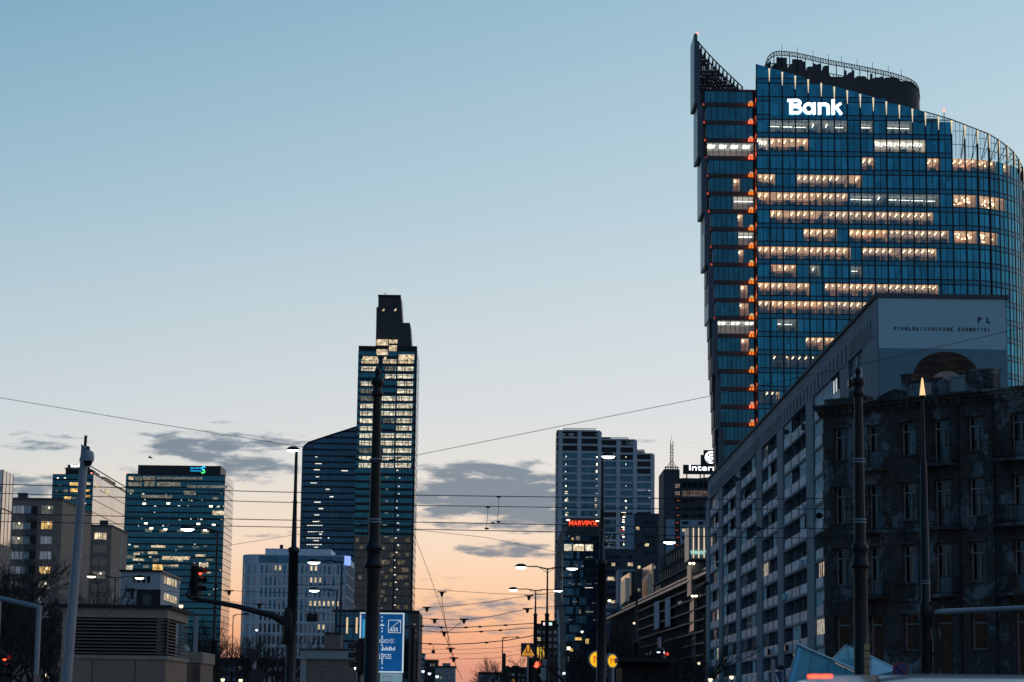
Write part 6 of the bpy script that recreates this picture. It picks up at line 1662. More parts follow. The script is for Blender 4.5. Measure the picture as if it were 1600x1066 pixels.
def lamp_post(label, px, py, Y, heads, rbase=.11, rtop=.045, lit=lamp_white, knee=None, scale=1.0, curve=False, mat=None):
    """tapered pole, an arm to each head, a lens shaped head with a glowing underside"""
    mat = mat or steel_dark
    x, y, zt = pgr(px, py, Y)
    T = thing('street_lamp', label, 'street lamp', (x, y, 0), 'street lamps along the avenue')
    zk = zt*.46 if knee is None else at(px, knee, Y).z
    prof = [(0,rbase*1.5),(.7,rbase*1.5),(.75,rbase*1.1),(zk-.12,rbase),(zk-.1,rbase*1.2),(zk+.02,rbase*1.2),(zk+.08,rbase*.56),((zk+zt)/2,(rbase*.5+rtop)/2),((zk+zt)/2+.02,(rbase*.5+rtop)/2+.012),((zk+zt)/2+.08,rtop*1.15),(zt,rtop)]
    m = MB(); m.lathe(x, y, prof, 12); m.build('pole', mat, T)
    for hx, hy in heads:
        h = at(hx, hy, Y); a = MB(); p0 = Vector((x, y, zt)); dirx = 1 if h.x > x else -1
        if curve:
            a.tube([p0-Vector((0,0,.1)), p0+Vector((0,0,.12)), p0.lerp(h, .45)+Vector((0,0,.12)), h+Vector((-dirx*.05,0,.05))], [rtop, rtop*.95, rtop*.85, rtop*.8], 8)
        else:
            e = h+Vector((-dirx*.25*scale,0,.03)); a.tube([p0-Vector((0,0,.06)), p0.lerp(e, .5)+Vector((0,0,.06)), e], [rtop, rtop*.8, rtop*.65], 8)
            a.tube([p0-Vector((0,0,.32)), p0.lerp(e, .38)+Vector((0,0,.02))], rtop*.4, 6)
        a.build('arm', mat, T)
        L = .36*scale; W = .17*scale; H = .19*scale
        hd = MB(); vs = []; n = 18
        rings = ((1.0,0),(.93,.35),(.7,.75),(.35,.97),(.02,1.0))
        for rr_, zz in rings:
            for j in range(n): an = 2*math.pi*j/n; vs.append((h.x+L*rr_*math.cos(an), h.y+W*rr_*math.sin(an), h.z+H*zz))
        fs = [(i*n+j, i*n+(j+1) % n, (i+1)*n+(j+1) % n, (i+1)*n+j) for i in range(len(rings)-1) for j in range(n)]
        hd.add(vs, fs, 0, True); hd.add(vs[:n], [tuple(range(n-1,-1,-1))], 0)
        o = hd.build('lamp_head', mat, T)
        if lit:
            gl = MB(); vs = []
            for rr_, zz in ((.9,-.02),(.75,-.35),(.4,-.55),(.02,-.6)):
                for j in range(n): an = 2*math.pi*j/n; vs.append((h.x+L*rr_*math.cos(an), h.y+W*rr_*math.sin(an), h.z+H*zz-.004))
            gl.add(vs, [(i*n+(j+1) % n, i*n+j, (i+1)*n+j, (i+1)*n+(j+1) % n) for i in range(3) for j in range(n)], 0, True); gl.build('lamp_lens', lit, o)
    return T
lamp_post('tall single street lamp carrying a red traffic signal arm', 463, 713, 75, [(458, 703)], .155, .05, knee=858, scale=.62, curve=True)
lamp_post('street lamp with a long left arm in front of the wide blue tower', 340, 829, 108, [(293, 826.5)], .15, .05, knee=1000, scale=1.0)
lamp_post('higher of the two left armed lamps before the pale slot windowed office', 534, 877.5, 118, [(490.5, 878.5)], .13, .045, knee=1000, scale=1.0)
lamp_post('lower of the two left armed lamps before the pale slot windowed office', 526.5, 922.5, 150, [(491, 922.5)], .11, .045, knee=1010, scale=1.05)
lamp_post('tall single street lamp in front of the stepped tower', 941.5, 722, 78, [(950.5, 713)], .15, .05, knee=878, scale=.72, curve=True)
lamp_post('double armed street lamp right of the sunset gap, the taller one', 855.5, 888, 150, [(814, 886), (894, 888)], .13, .05, knee=960, scale=1.15)
lamp_post('double armed street lamp right of the sunset gap, the lower one', 837, 922, 188, [(802, 921.5), (872, 923)], .14, .05, knee=960, scale=1.15)
lamp_post('street lamp with right arm in front of the dark slab and hoardings', 995, 849, 118, [(1046, 847)], .13, .045, knee=1003, scale=1.0)
lamp_post('double armed street lamp before the shorter apartment slab', 180.5, 902, 200, [(143, 900.5), (218, 903)], .09, .045, knee=1000, scale=1.25, lit=lamp_warm)
lamp_post('thin unlit street lamp beside bare trees at the avenue end', 785.5, 996, 330, [(808, 996.5)], .17, .07, knee=1052, scale=1.0, lit=None)
lamp_post('thin unlit street lamp between the wide blue tower and slot windowed office', 364.5, 961, 260, [(384, 961)], .12, .05, scale=1.2, lit=None)

def globe_lamp(label, px, py, Y, lit=lamp_warm, r=.2):
    x, y, z = pgr(px, py, Y); T = thing('globe_lamp', label, 'lamp', (x, y, 0), 'small park lamps low along the street')
    m = MB(); m.lathe(x, y, [(0,.09),(.4,.09),(.45,.05),(z-r,.035)], 8); m.build('pole', steel_dark, T)
    m = MB(); m.lathe(x, y, [(z-r,.04),(z-r*.7,r*.75),(z,r),(z+r*.45,r*.85)], 12); m.build('globe', lit, T)
    m = MB(); m.lathe(x, y, [(z+r*.45,r*1.05),(z+r*.6,r*.95),(z+r,r*.2)], 12); m.build('cap', steel_dark, T)
for lab, px, py, Y, l in (('park lamp glowing just behind the corner of the louvred kiosk', 283, 947, 150, lamp_warm), ('left one of two warm park lamps under the red signal arm', 348, 1062, 130, lamp_warm), ('right one of two warm park lamps under the red signal arm', 376, 1063, 130, lamp_warm),
                          ('cool park lamp at the foot of the slot windowed office', 401, 984.5, 240, lamp_white), ('cool park lamp in front of the red lettered office', 909.5, 987, 230, lamp_white), ('warm park lamp before the long dark commercial building', 991, 973.5, 240, lamp_warm),
                          ('warm park lamp at the base of the loggia block, near edge', 1143, 1058, 120, lamp_warm), ('warm park lamp at the far end of the loggia block', 1110, 1062, 150, lamp_warm), ('cool park lamp between glass annex and loggia block', 1092, 1036, 200, lamp_warm),
                          ('left cool lamp before the far blue house', 654, 1044.5, 600, lamp_white), ('right cool lamp before the far blue house', 661, 1049, 560, lamp_white), ('paired far lamp before the dark far house', 671, 1052.5, 540, lamp_white), ('far lamp before the pale avenue end office', 683, 1057, 500, lamp_white),
                          ('lamp at foot of the bent edge frame', 881, 1052, 200, lamp_white), ('yellow lamp among dark branches beside the grey pole', 74, 1055, 110, lamp_warm)):
    globe_lamp(lab, px, py, Y, globe_warm if l is lamp_warm else globe_cool, .12 if Y < 140 else .15 if Y < 300 else .38)

def torch_post():
    Y = 55.0; x, y, zt = pgr(1441, 590, Y); z1 = at(1441, 618, Y).z; z0 = at(1445, 948, Y).z
    T = thing('torch_lamp', 'slim black lamp post with a glowing flame shaped top before the tenement', 'street lamp', (x, y, 0))
    m = MB(); m.lathe(x, y, [(0,.16),(z0-.3,.13),(z0-.2,.17),(z0,.17),(z0+.1,.11),((z0+z1)*.5+.9,.075),((z0+z1)*.5+1,.05),(z1-.05,.035)], 12); m.build('pole', steel_black, T)
    m = MB(); m.lathe(x, y, [(z1,.07),(z1+.1,.062),(z1+.3,.035),(zt-.04,.022),(zt,.005)], 10); m.build('flame_lamp', emis('torch_glow', (1,.66,.33), 1.1), T)
    m = MB(); m.lathe(x, y, [(z1-.08,.05),(z1-.05,.085),(z1-.01,.085),(z1,.06)], 10); m.build('lamp_cup', steel_black, T)
    for py in (908, 912): z = at(1445, py, Y).z; m = MB(); m.lathe(x, y, [(z-.015,.1),(z-.01,.115),(z+.01,.115),(z+.015,.1)], 12); m.build('clamp_ring', steel_grey, T)
    a = at(1456, 957, Y); b = at(1640, 948, Y-2); m = MB(); m.tube([Vector((x, y, a.z)), a, b], [.09,.07,.05], 8); m.build('cross_arm', steel_grey, T)
    m = MB(); m.box(x+.1, x+.32, y-.12, y+.12, a.z-.35, a.z+.25); m.build('junction_box', steel_black, T)
    c = at(1466, 1022, Y); m = MB(); m.box(c.x-.12, c.x+.12, y-.12, y+.1, c.z-.35, c.z+.35); m.tube([Vector((x,y,c.z)), Vector((c.x,y,c.z))], .03, 6); m.build('signal_box', steel_black, T)
torch_post()

def signal_head(T, c, w, h, d, yaw, red=True, other=None):
    """three lens traffic signal, yaw turns the lenses from the camera; c is its centre"""
    M = Matrix.Rotation(yaw, 3, 'Z')
    tr = lambda x, y, z: c + M @ Vector((x, y, z))
    m = MB(); q = [(-w/2,-d/2),(w/2,-d/2),(w/2,d/2),(-w/2,d/2)]
    m.hexa([tr(a, b, -h/2) for a, b in q] + [tr(a, b, h/2) for a, b in q]); hs = m.build('signal_housing', steel_black, T)
    bk = MB(); bk.hexa([tr(a*1.5, d/2-.02+b, -h/2-.1) for a, b in ((-w/2,0),(w/2,0),(w/2,.03),(-w/2,.03))] + [tr(a*1.5, d/2-.02+b, h/2+.1) for a, b in ((-w/2,0),(w/2,0),(w/2,.03),(-w/2,.03))]); bk.build('backing_board', steel_black, T)
    for i, z in enumerate((h*.31, 0, -h*.31)):
        ln = MB(); r = w*.38; pts = [tr(r*math.cos(2*math.pi*k/14), -d/2-.012, z+r*math.sin(2*math.pi*k/14)) for k in range(14)]
        ln.prism(pts, M @ Vector((0,.011,0))); on = (i == 0 and red) or (i == 2 and other is not None)
        ln.build('signal_lens', (red_glow if i == 0 else other) if on else frame_dk, hs)
        vz = MB(); vs = []; n = 10
        for s, yy in ((0,-d/2),(1,-d/2-.2)):
            for k in range(n+1): a = math.radians(-20+220*k/n); vs.append(tr(r*1.12*math.cos(a), yy, z+r*1.12*math.sin(a)))
        vz.add(vs, [(k, k+1, n+2+k, n+1+k) for k in range(n)], 0, True); vz.build('visor', steel_black, hs)
    return hs

def arm_signal():
    Y = 75.0; a = at(449, 975, Y); b = at(291, 929.5, Y)
    T = thing('traffic_light', 'traffic light showing red on a long slanting arm from the lamp post', 'traffic light', at(452, 1066, Y))
    pts = [a+Vector((.12,0,-.05)), a+Vector((-.5,0,.28))] + [at(px, py, Y) for px, py in ((410,958),(370,947.5),(330,940),(302,935.5),(294,932.5),(291,927))]
    m = MB(); m.tube(pts, [.16,.12,.1,.09,.08,.07,.06,.05], 10); m.build('mast_arm', steel_dark, T)
    m = MB(); p = at(452, 974, Y); m.lathe(p.x, p.y, [(p.z-.7,.165),(p.z-.6,.21),(p.z+.3,.2),(p.z+.5,.165)], 12); m.build('arm_clamp', steel_dark, T)
    c = at(308, 907.5, Y-.15); signal_head(T, c, .27, .92, .22, math.radians(62), True)
    m = MB(); m.tube([at(293, 931, Y), at(301, 890, Y)], .025, 6); m.tube([at(300, 934, Y), at(307, 931, Y)], .04, 6); m.build('bracket', steel_dark, T)
arm_signal()

def signal_post(label, px, py, Y, h=.95, yaw=0, red=True, other=None, pole_to=None, w=.3):
    c = at(px, py, Y); T = thing('traffic_light', label, 'traffic light', (c.x, c.y+.2, 0))
    m = MB(); m.lathe(c.x, c.y+.22, [(0,.07),(c.z+h*.6 if pole_to is None else pole_to,.05)], 10); m.build('pole', steel_dark, T)
    signal_head(T, c, w, h, .22, yaw, red, other); return T
signal_post('dark traffic light with small white light left of the tram mast', 561, 1026, 72, .95, math.radians(-75), False, emis('pale_signal_glow', (.8,1,.9), 3.5))
signal_post('traffic light with red slanted arrow under the yellow warning triangle', 836, 1051, 88, .95, math.radians(20), True)
signal_post('dark traffic light under a hooded white lamp before the tram shelter', 1030, 1041, 84, .95, math.radians(150), False)
signal_post('traffic light glowing red at the left edge by the pipe frame', 2, 1042, 66, .8, math.radians(55), True, w=.2)
def hood_lamp():
    Y = 84; c = at(1031.5, 1019, Y); T = thing('hooded_lamp', 'hooded white lamp above the dark traffic light by the shelter', 'lamp', (c.x, c.y+.5, 0))
    m = MB(); m.lathe(c.x, c.y+.5, [(0,.07),(c.z+.55,.06)], 8); m.build('pole', steel_grey, T)
    m = MB(); m.lathe(c.x, c.y, [(c.z,.17),(c.z+.08,.17),(c.z+.16,.08)], 14); m.tube([Vector((c.x,c.y,c.z+.1)), Vector((c.x,c.y+.5,c.z+.1))], .03, 6); m.build('hood', steel_dark, T)
    m = MB(); m.lathe(c.x, c.y, [(c.z-.1,.04),(c.z-.06,.12),(c.z-.003,.16)], 14); m.build('lens', lamp_white, T)
    b = MB(); q = at(1043, 1022, Y); b.lathe(q.x, q.y, [(q.z-.06,.02),(q.z,.06),(q.z+.06,.02)], 8); b.tube([q, Vector((c.x, c.y+.5, q.z))], .02, 5); b.build('red_marker', emis('dim_red_marker', (1,.08,.05), .8), T)
hood_lamp()

def grey_pole():
    Y = 42.0; t = at(134.5, 681, Y); b = at(104, 1066, Y); dirv = (b-t)/(t.z-b.z); g0 = t + dirv*t.z
    T = thing('camera_pole', 'leaning pale grey pole with dome camera at its top', 'pole', (g0.x, g0.y, 0))
    m = MB(); m.tube([g0, t.lerp(g0, .12), t.lerp(g0, .03)], [.1,.075,.07], 14); m.build('pole', steel_grey, T)
    m = MB(); m.tube([t.lerp(g0, .035)+Vector((0,-.02,0)), t+Vector((0,-.02,0))], .028, 8); m.box(t.x-.05, t.x+.07, t.y-.06, t.y+.06, t.z-.32, t.z-.2); m.build('top_spigot', steel_dark, T)
    c = at(138.5, 712, Y-.1); m = MB(); m.lathe(c.x, c.y, [(c.z-.1,.1),(c.z-.02,.105),(c.z+.06,.09),(c.z+.1,.03)], 14); m.tube([Vector((c.x,c.y,c.z+.05)), Vector((c.x-.14,c.y+.06,c.z+.2)), Vector((c.x-.16,c.y+.08,c.z-.1))], .025, 6); o = m.build('dome_camera', steel_grey, T)
    m = MB(); m.lathe(c.x, c.y, [(c.z-.2,.02),(c.z-.17,.06),(c.z-.1,.085)], 14); m.build('camera_lens', frame_dk, o)
grey_pole()

def pipe_frame():
    Y = 31.0; T = thing('pipe_frame', 'pale grey bent pipe frame at the left edge', 'barrier', (at(62, 1000, Y).x, Y, 0))
    a = at(61.5, 946, Y); r = .034
    m = MB(); m.tube([Vector((a.x, Y, 0)), Vector((a.x, Y, a.z))], r, 12); m.build('post', steel_grey, T)
    b = at(-2, 948, Y+.3); m = MB(); m.tube([Vector((b.x, b.y, 0)), Vector((b.x, b.y, at(0,936,Y+.3).z))], r, 12); m.build('post', steel_grey, T)
    m = MB(); m.tube([at(-70, 917, Y+1.5), at(0, 935, Y+.3), at(60, 948.5, Y)], r*.92, 12); m.build('top_rail', steel_grey, T)
    c = at(57.5, 1062, Y); m = MB(); m.box(c.x-.03, c.x+.05, Y-.05, Y-.035, c.z-.2, c.z+.06); m.build('warning_plate', solid('pink_plate', (.45,.2,.2), .6), T)
pipe_frame()

def sign(label, px, py, Y, w, h, builder, post=True, cat='sign', name='road_sign', yaw=0.0, pr=.035):
    c = at(px, py, Y); u = Vector((math.cos(yaw), math.sin(yaw))); A = Vector((c.x, c.y))-u*w/2; f = Face(A, A+u*w)
    T = thing(name, label, cat, (c.x, c.y+.1, 0))
    if post: m = MB(); m.lathe(c.x, c.y+.09, [(0,pr),(c.z+h*.4,pr)], 8); m.build('post', steel_grey, T)
    builder(T, f, w, h, c.z); return T
def disc(f, cs, cz, r, o, th, n=24):
    pts = [f.p(cs+r*math.cos(2*math.pi*k/n), cz+r*math.sin(2*math.pi*k/n), o+th) for k in range(n)]
    m = MB(); m.prism(pts, -Vector((f.n.x, f.n.y, 0))*th); return m
def b_cross(T, f, w, h, z):
    m = MB(); m.fb(f, 0, w, z-h/2, z+h/2, -.03, 0); m.build('sign_plate', solid('navy_sign', (.012,.035,.07), .5), T)
    m = MB(); m.prism([f.p(w*.05,z-h*.42,.02), f.p(w*.95,z-h*.42,.02), f.p(w*.5,z+h*.43,.02)], -Vector((f.n.x,f.n.y,0))*.015); m.build('triangle', emis('amber_panel_glow', (1,.42,.06), .72), T)
    m = MB()
    for q in (.4, .62):
        m.fb(f, w*q-.025, w*q+.025, z-h*.16, z+h*.06, .022, .03); m.fb(f, w*q-.06, w*q-.02, z-h*.27, z-h*.14, .022, .03); m.fb(f, w*q+.02, w*q+.06, z-h*.27, z-h*.14, .022, .03); m.fb(f, w*q-.03, w*q+.03, z+h*.08, z+h*.15, .022, .03)
    m.fb(f, w*.2, w*.8, z-h*.33, z-h*.3, .022, .03); m.build('pictogram', solid('sign_rust', (.35,.1,.01), .6), T)
sign('yellow warning triangle on dark blue square plate with two figures', 825, 1015.5, 92, .56, .53, b_cross)
def b_ped(T, f, w, h, z):
    m = MB(); m.fb(f, 0, w, z-h/2, z+h/2, -.03, 0); m.build('sign_plate', solid('blue_sign', (.015,.05,.14), .5), T)
    m = MB(); m.prism([f.p(w*.12,z-h*.38,.015), f.p(w*.88,z-h*.38,.015), f.p(w*.5,z+h*.38,.015)], -Vector((f.n.x,f.n.y,0))*.013); m.build('triangle', white_paint, T)
    m = MB(); m.fb(f, w*.47, w*.53, z-h*.1, z+h*.08, .017, .022); m.tube([f.p(w*.5,z-h*.08,.02), f.p(w*.4,z-h*.3,.02)], .015, 5); m.tube([f.p(w*.5,z-h*.08,.02), f.p(w*.6,z-h*.3,.02)], .015, 5); m.fb(f, w*.47, w*.54, z+h*.1, z+h*.17, .017, .022); m.build('pictogram', frame_dk, T)
sign('blue pedestrian crossing sign with white triangle below the loggia block', 1211.5, 1060, 68, .36, .38, b_ped)
def b_nopark(T, f, w, h, z):
    m = disc(f, w/2, z, w/2, -.02, .02); m.build('red_ring', solid('sign_red', (.3,.03,.03), .5), T); m = disc(f, w/2, z, w*.38, .002, .006); m.build('blue_disc', solid('sign_blue', (.02,.06,.2), .5), T)
    m = MB(); m.tube([f.p(w*.24,z+w*.26,.014), f.p(w*.76,z-w*.26,.014)], .028, 6); m.build('red_slash', MATS['sign_red'], T)
sign('round no parking sign before the boarded tenement windows', 1407, 1046, 74, .5, .5, b_nopark)
metro_y = emis('metro_yellow_glow', (1,.55,.02), .95); metro_r = emis('metro_red_glow', (.75,.06,.03), .8)
def b_metro(T, f, w, h, z):
    m = disc(f, w/2, z, w/2+.03, -.12, .1); m.build('sign_rim', steel_grey, T); m = disc(f, w/2, z, w/2-.03, -.018, .02); m.build('lit_disc', metro_y, T)
    letters(f, 'M', w*.28, w*.72, z-w*.19, z+w*.2, .004, metro_r, T, 'sign_letters', .0, .01)
sign('round yellow metro sign with red M left of the tall lamp', 933.5, 1030.5, 86, .62, .62, b_metro, True, 'sign', 'metro_sign')
def b_metro2(T, f, w, h, z):
    m = disc(f, w/2, z, w/2+.03, -.12, .1); m.build('sign_rim', steel_grey, T); m = disc(f, w/2, z, w/2-.03, -.018, .02); m.build('lit_disc', metro_y, T)
    letters(f, 'M', w*.26, w*.74, z-w*.2, z+w*.21, .004, metro_r, T, 'sign_letters', .0, .01)
sign('narrow angled yellow metro sign with red M right of the tall lamp', 957.5, 1033, 84, .5, .5, b_metro2, True, 'sign', 'metro_sign', yaw=math.radians(42), pr=.06)
def b_bars(T, f, w, h, z):
    m = MB(); m.fb(f, -.1, w+.1, z-h*.62, z+h*.62, -.1, 0); m.build('sign_case', frame_dk, T)
    g = emis('yellow_bar_glow', (1,.6,.1), .9)
    for q in range(3): m = MB(); m.fb(f, w*(.02+.36*q), w*(.24+.36*q), z-h/2, z+h/2, .005, .03); m.build('lit_bar', g, T)
    m = MB(); m.prism([f.p(w*.15,z-h*.54,.02), f.p(w*.65,z-h*.54,.02), f.p(w*.4,z-h*.68,.02)][::-1], Vector((f.n.x,f.n.y,0))*.01); m.build('lit_arrow', g, T)
sign('dark sign case with three upright yellow light bars', 845, 1020, 210, .7, 1.0, b_bars, True, 'sign', 'light_sign')
def b_back(T, f, w, h, z):
    m = disc(f, w/2, z, w/2, -.02, .02); m.build('sign_back', solid('dull_sign_back', (.06,.04,.04), .7), T)
sign('dark back of a round road sign below the slot windowed office', 401, 1057, 44, .3, .3, b_back)
def b_tri(T, f, w, h, z):
    m = MB(); m.prism([f.p(0,z+h/2,0), f.p(w,z+h/2,0), f.p(w/2,z-h/2,0)][::-1], Vector((f.n.x,f.n.y,0))*.02); m.build('sign_back', MATS['dull_sign_back'], T)
sign('dark give way triangle back above the round sign', 397, 1026, 46, .36, .3, b_tri)
def b_small(T, f, w, h, z):
    m = MB(); m.fb(f, 0, w, z-h/2, z+h/2, -.04, 0); m.build('sign_plate', solid('rust_plate', (.12,.03,.015), .6), T); m = MB(); m.tube([f.p(w/2,z+h/2,-.02), f.p(w/2,z+h*1.9,-.02)], .02, 5); m.build('hanger', wire_m, T)
sign('tiny square plate hanging from wires in the sunset gap', 677, 1018.5, 170, .26, .26, b_small, False, 'sign', 'hanging_plate')
def b_box(T, f, w, h, z):
    m = MB(); m.fb(f, 0, w, z-h/2, z+h/2, -.3, 0); m.build('lamp_box', steel_black, T)
    m = MB(); m.tube([f.p(w*.2,z+h/2,-.15), f.p(w*.35,z+h/2+.18,-.15), f.p(w*.65,z+h/2+.18,-.15), f.p(w*.8,z+h/2,-.15)], .02, 6); m.build('hanger', steel_black, T)
sign('black box lantern hanging from a wire by the tall lamp', 487.5, 965, 72, .33, .24, b_box, False, 'lantern', 'hanging_lantern')
def b_cab(T, f, w, h, z):
    m = MB(); m.fb(f, 0, w, z-h/2, z+h/2, -.2, 0); m.fb(f, .03, w-.03, z-h/2+.04, z+h/2-.04, .002, .015); m.build('cabinet', steel_grey, T)
sign('upper grey control box on the double lamp post', 851, 1035, 148, .28, .42, b_cab, True, 'control box', 'control_box', pr=.04)
sign('lower grey control box beside the red arrow signal', 849, 1053.5, 120, .28, .62, b_cab, True, 'control box', 'control_box', pr=.04)
def b_two(T, f, w, h, z):
    m = MB(); m.fb(f, 0, w, z-h/2, z+h/2, -.4, 0); m.build('sign_case', steel_black, T)
    for q, c, nm in ((.26, (1,.75,.82), 'pink_glow'), (.66, (.6,1,.85), 'mint_glow')): m = MB(); m.fb(f, w*(q-.1), w*(q+.1), z-h*.22, z+h*.22, .005, .05); m.build('lit_square', emis(nm, c, 1.3), T)
sign('dark rooftop case with one pink and one mint light', 856.5, 975, 840, 5.3, 2.4, b_two, False, 'sign', 'light_sign')

def plain_mast(label, px, pyt, Y, r, mat=steel_black, square=False):
    x, y, z = pgr(px, pyt, Y); T = thing('mast', label, 'mast', (x, y, 0))
    m = MB()
    if square: m.box(x-r, x+r, y-r, y+r, 0, z)
    else: m.lathe(x, y, [(0,r*1.1),(z,r)], 12)
    m.build('shaft', mat, T); m = MB(); m.lathe(x, y, [(z,r*1.15),(z+.06,r*1.15),(z+.1,r*.3)], 12); m.build('cap', mat, T)
plain_mast('plain dark mast at right of the blue banner', 645.5, 982, 95, .105)
plain_mast('thin mast just beside the plain dark mast right of the banner', 651.5, 1008, 150, .06)
plain_mast('thick dark mast under the thin unlit lamp in the sunset gap', 788, 1023, 190, .13)
plain_mast('short dark mast next to the bare tree in the sunset gap', 793, 1042, 200, .13)
plain_mast('thin dark mast at the left end of the loggia block', 1101.5, 962, 150, .07)
def striped_post():
    Y = 50; x, y, z = pgr(1354.5, 1006, Y); T = thing('striped_post', 'tan wooden post with dark bands in front of right tram mast', 'post', (x, y, 0))
    m = MB(); m.box(x-.055, x+.055, y-.04, y+.04, 0, z); m.build('shaft', solid('tan_wood', (.55,.34,.17), .7, var=.2, scale=3), T)
    for k in range(7): zz = z-.16-k*.17; m = MB(); m.box(x-.059, x+.059, y-.044, y+.044, zz, zz+.018); m.build('band', steel_black, T)
    x, y, z = pgr(1208, 1030, 66); T = thing('post', 'short grey post behind the blue pedestrian sign', 'post', (x, y, 0)); m = MB(); m.box(x-.05, x+.05, y-.05, y+.05, 0, z); m.build('shaft', steel_grey, T); m = MB(); m.box(x-.06, x+.06, y-.06, y+.06, z, z+.04); m.build('cap', steel_dark, T)
striped_post()

def shelter():
    f = front(971, 1058, 1040, 66); T = thing('tram_shelter', 'dark tram shelter with flat roof behind the metro signs', 'shelter', f.p(f.L/2, 0))
    z = f.z(1010, 1028); m = MB(); m.fb(f, -.1, f.L, z-.12, z, -1.9, .1); m.build('roof', steel_black, T)
    m = MB(); m.fb(f, .1, f.L-.1, .3, z-.12, -1.6, -1.56); m.build('rear_panel', frame_dk, T)
    for s in (.02, f.L*.5, f.L-.15): m = MB(); m.fb(f, s, s+.1, 0, z-.12, -1.6, -1.5); m.build('post', steel_black, T)
    m = MB(); m.fb(f, -.12, .02, 0, z-.3, -.4, .02); m.build('end_panel', solid('brown_panel', (.2,.11,.05), .7), T)
    m = MB(); m.fb(f, .3, f.L*.5, .42, .47, -1.5, -1.1); m.build('bench', steel_grey, T)
shelter()

# ---- folded glass canopies of the metro entrance
def canopy(label, poly, poly2, Y, tint, name, dcol):
    T = thing('metro_canopy', label, 'canopy', (at(poly[0][0], poly[0][1], Y).x, Y, 0), 'glass metro entrance canopies')
    gm = mirror_glass(name, tint, .25, (3,3,3), .15, dcol, .3)
    P = [at(x, y, Y) if len(q) == 2 else at(x, y, q[2]) for q in poly for x, y in [q[:2]]]
    m = MB(); m.prism(P, (.05, .12, .05)); m.build('glass_wing', gm, T)
    fr = MB(); n = len(P)
    for i in range(n): fr.tube([P[i]-Vector((0,.03,0)), P[(i+1) % n]-Vector((0,.03,0))], .035, 6)
    fr.build('edge_frame', steel_grey, T)
    sm = MB()
    for a, b in poly2: sm.tube([at(*a)-Vector((0,.03,0)), at(*b)-Vector((0,.03,0))], .015, 5)
    sm.build('panel_joint', steel_dark, T)
    l = MB(); g = P[-1]; l.tube([Vector((g.x, g.y, 0)), g], .08, 8); g = P[0]; l.tube([Vector((g.x, g.y, 0)), g], .08, 8); l.build('support', steel_grey, T)
canopy('pale folded glass canopy wing nearest the pedestrian sign', [(1228,1075,95),(1246,1007.5,97),(1300,1031,94),(1345,1052,92),(1345,1075,92)], [((1269,1019,95.5),(1260,1072,94)),((1296,1030,93.8),(1290,1072,92.5)),((1322,1042,92.5),(1318,1072,92))], 95, (.5,.56,.54), 'canopy_pale_glass', (.42,.5,.5))
canopy('teal folded glass canopy wing behind the right tram mast', [(1296,1034,104),(1321,1008.5,106),(1360,1026,104),(1402,1047,101),(1402,1070,101),(1310,1070,103)], [((1321,1009,105.5),(1334,1040,102)),((1360,1026.5,103.5),(1350,1066,101))], 104, (.12,.42,.52), 'canopy_teal_glass', (.06,.27,.36))

# ---- overhead wires
def wire(label, pts, w=1.3, name='overhead_wire', sag=0, fittings=(), group='overhead tram wires'):
    P = [at(*p) for p in pts]; path = []
    for a, b in zip(P, P[1:]):
        n = 10
        for k in range(n): t = k/n; q = a.lerp(b, t); q.z -= sag*4*t*(1-t)*(b-a).length/30; path.append(q)
    path.append(P[-1])
    T = thing(name, label, 'wire', P[0], group)
    m = MB(); m.tube(path, [max(.42*w*p.y/F, .005) for p in path], 6); m.build('cable', wire_m, T)
    for fx, fy, fY, kind in fittings:
        c = at(fx, fy, fY); s = fY/F; q = MB()
        if kind == 'v': q.hexa([c+Vector((-1.5*s,0,-6*s)), c+Vector((1.5*s,0,-6*s)), c+Vector((1.5*s,.05,-6*s)), c+Vector((-1.5*s,.05,-6*s)), c+Vector((-3.5*s,0,1*s)), c+Vector((3.5*s,0,1*s)), c+Vector((3.5*s,.05,1*s)), c+Vector((-3.5*s,.05,1*s))]); q.tube([c+Vector((-7*s,0,1*s)), c+Vector((7*s,0,1*s))], 1*s, 5)
        elif kind == 'i': q.tube([c+Vector((-3.5*s,0,0)), c+Vector((-1*s,0,0)), c+Vector((1*s,0,0)), c+Vector((3.5*s,0,0))], [.8*s,1.7*s,1.7*s,.8*s], 6)
        q.build('insulator', steel_black, T)
    return T
wire('upper contact wire crossing in front of all towers, topmost of four', [(-30,756,58),(400,768,58),(640,773.8,58),(870,776.8,58),(1110,780,58),(1340,779,58),(1640,770,58)], 1.7)
wire('second of four level wires crossing in front of the towers', [(-30,770,64),(400,784,64),(640,789.6,64),(870,793,64),(1110,796,64),(1340,795,64),(1640,787,64)], 1.6)
wire('third of four level wires crossing in front of the towers', [(-30,801.5,58),(400,812,58),(640,815.8,58),(870,820,58),(1110,825,58),(1340,826,58),(1640,820,58)], 1.7, fittings=((770,817.5,58,'i'),))
wire('lowest of four level wires crossing in front of the towers', [(-30,814.5,64),(400,823,64),(640,827,64),(870,831.3,64),(1110,839,64),(1340,842,64),(1640,838,64)], 1.6)
wire('short dropper between first and third level wire in the gap', [(779.3,774.5,58),(779.3,776,58),(779,796,58),(777.5,810,58),(779,817.5,58)], 1.0, 'dropper_wire', fittings=((779.3,776.5,58,'i'),(779,815.5,58,'i')), group='dropper wires')
wire('short dropper between second and lowest level wire in the gap', [(762.5,790.5,64),(762.5,792,64),(761.5,812,64),(760,822,64),(760.5,828,64)], 1.0, 'dropper_wire', fittings=((762.5,792.5,64,'i'),(760.5,826,64,'i')), group='dropper wires')
wire('high span wire falling from the upper left edge to the tram mast', [(-40,615,53),(230,660,53),(462,697,53),(590,714.5,53)], 1.1, 'span_wire', group='high span wires')
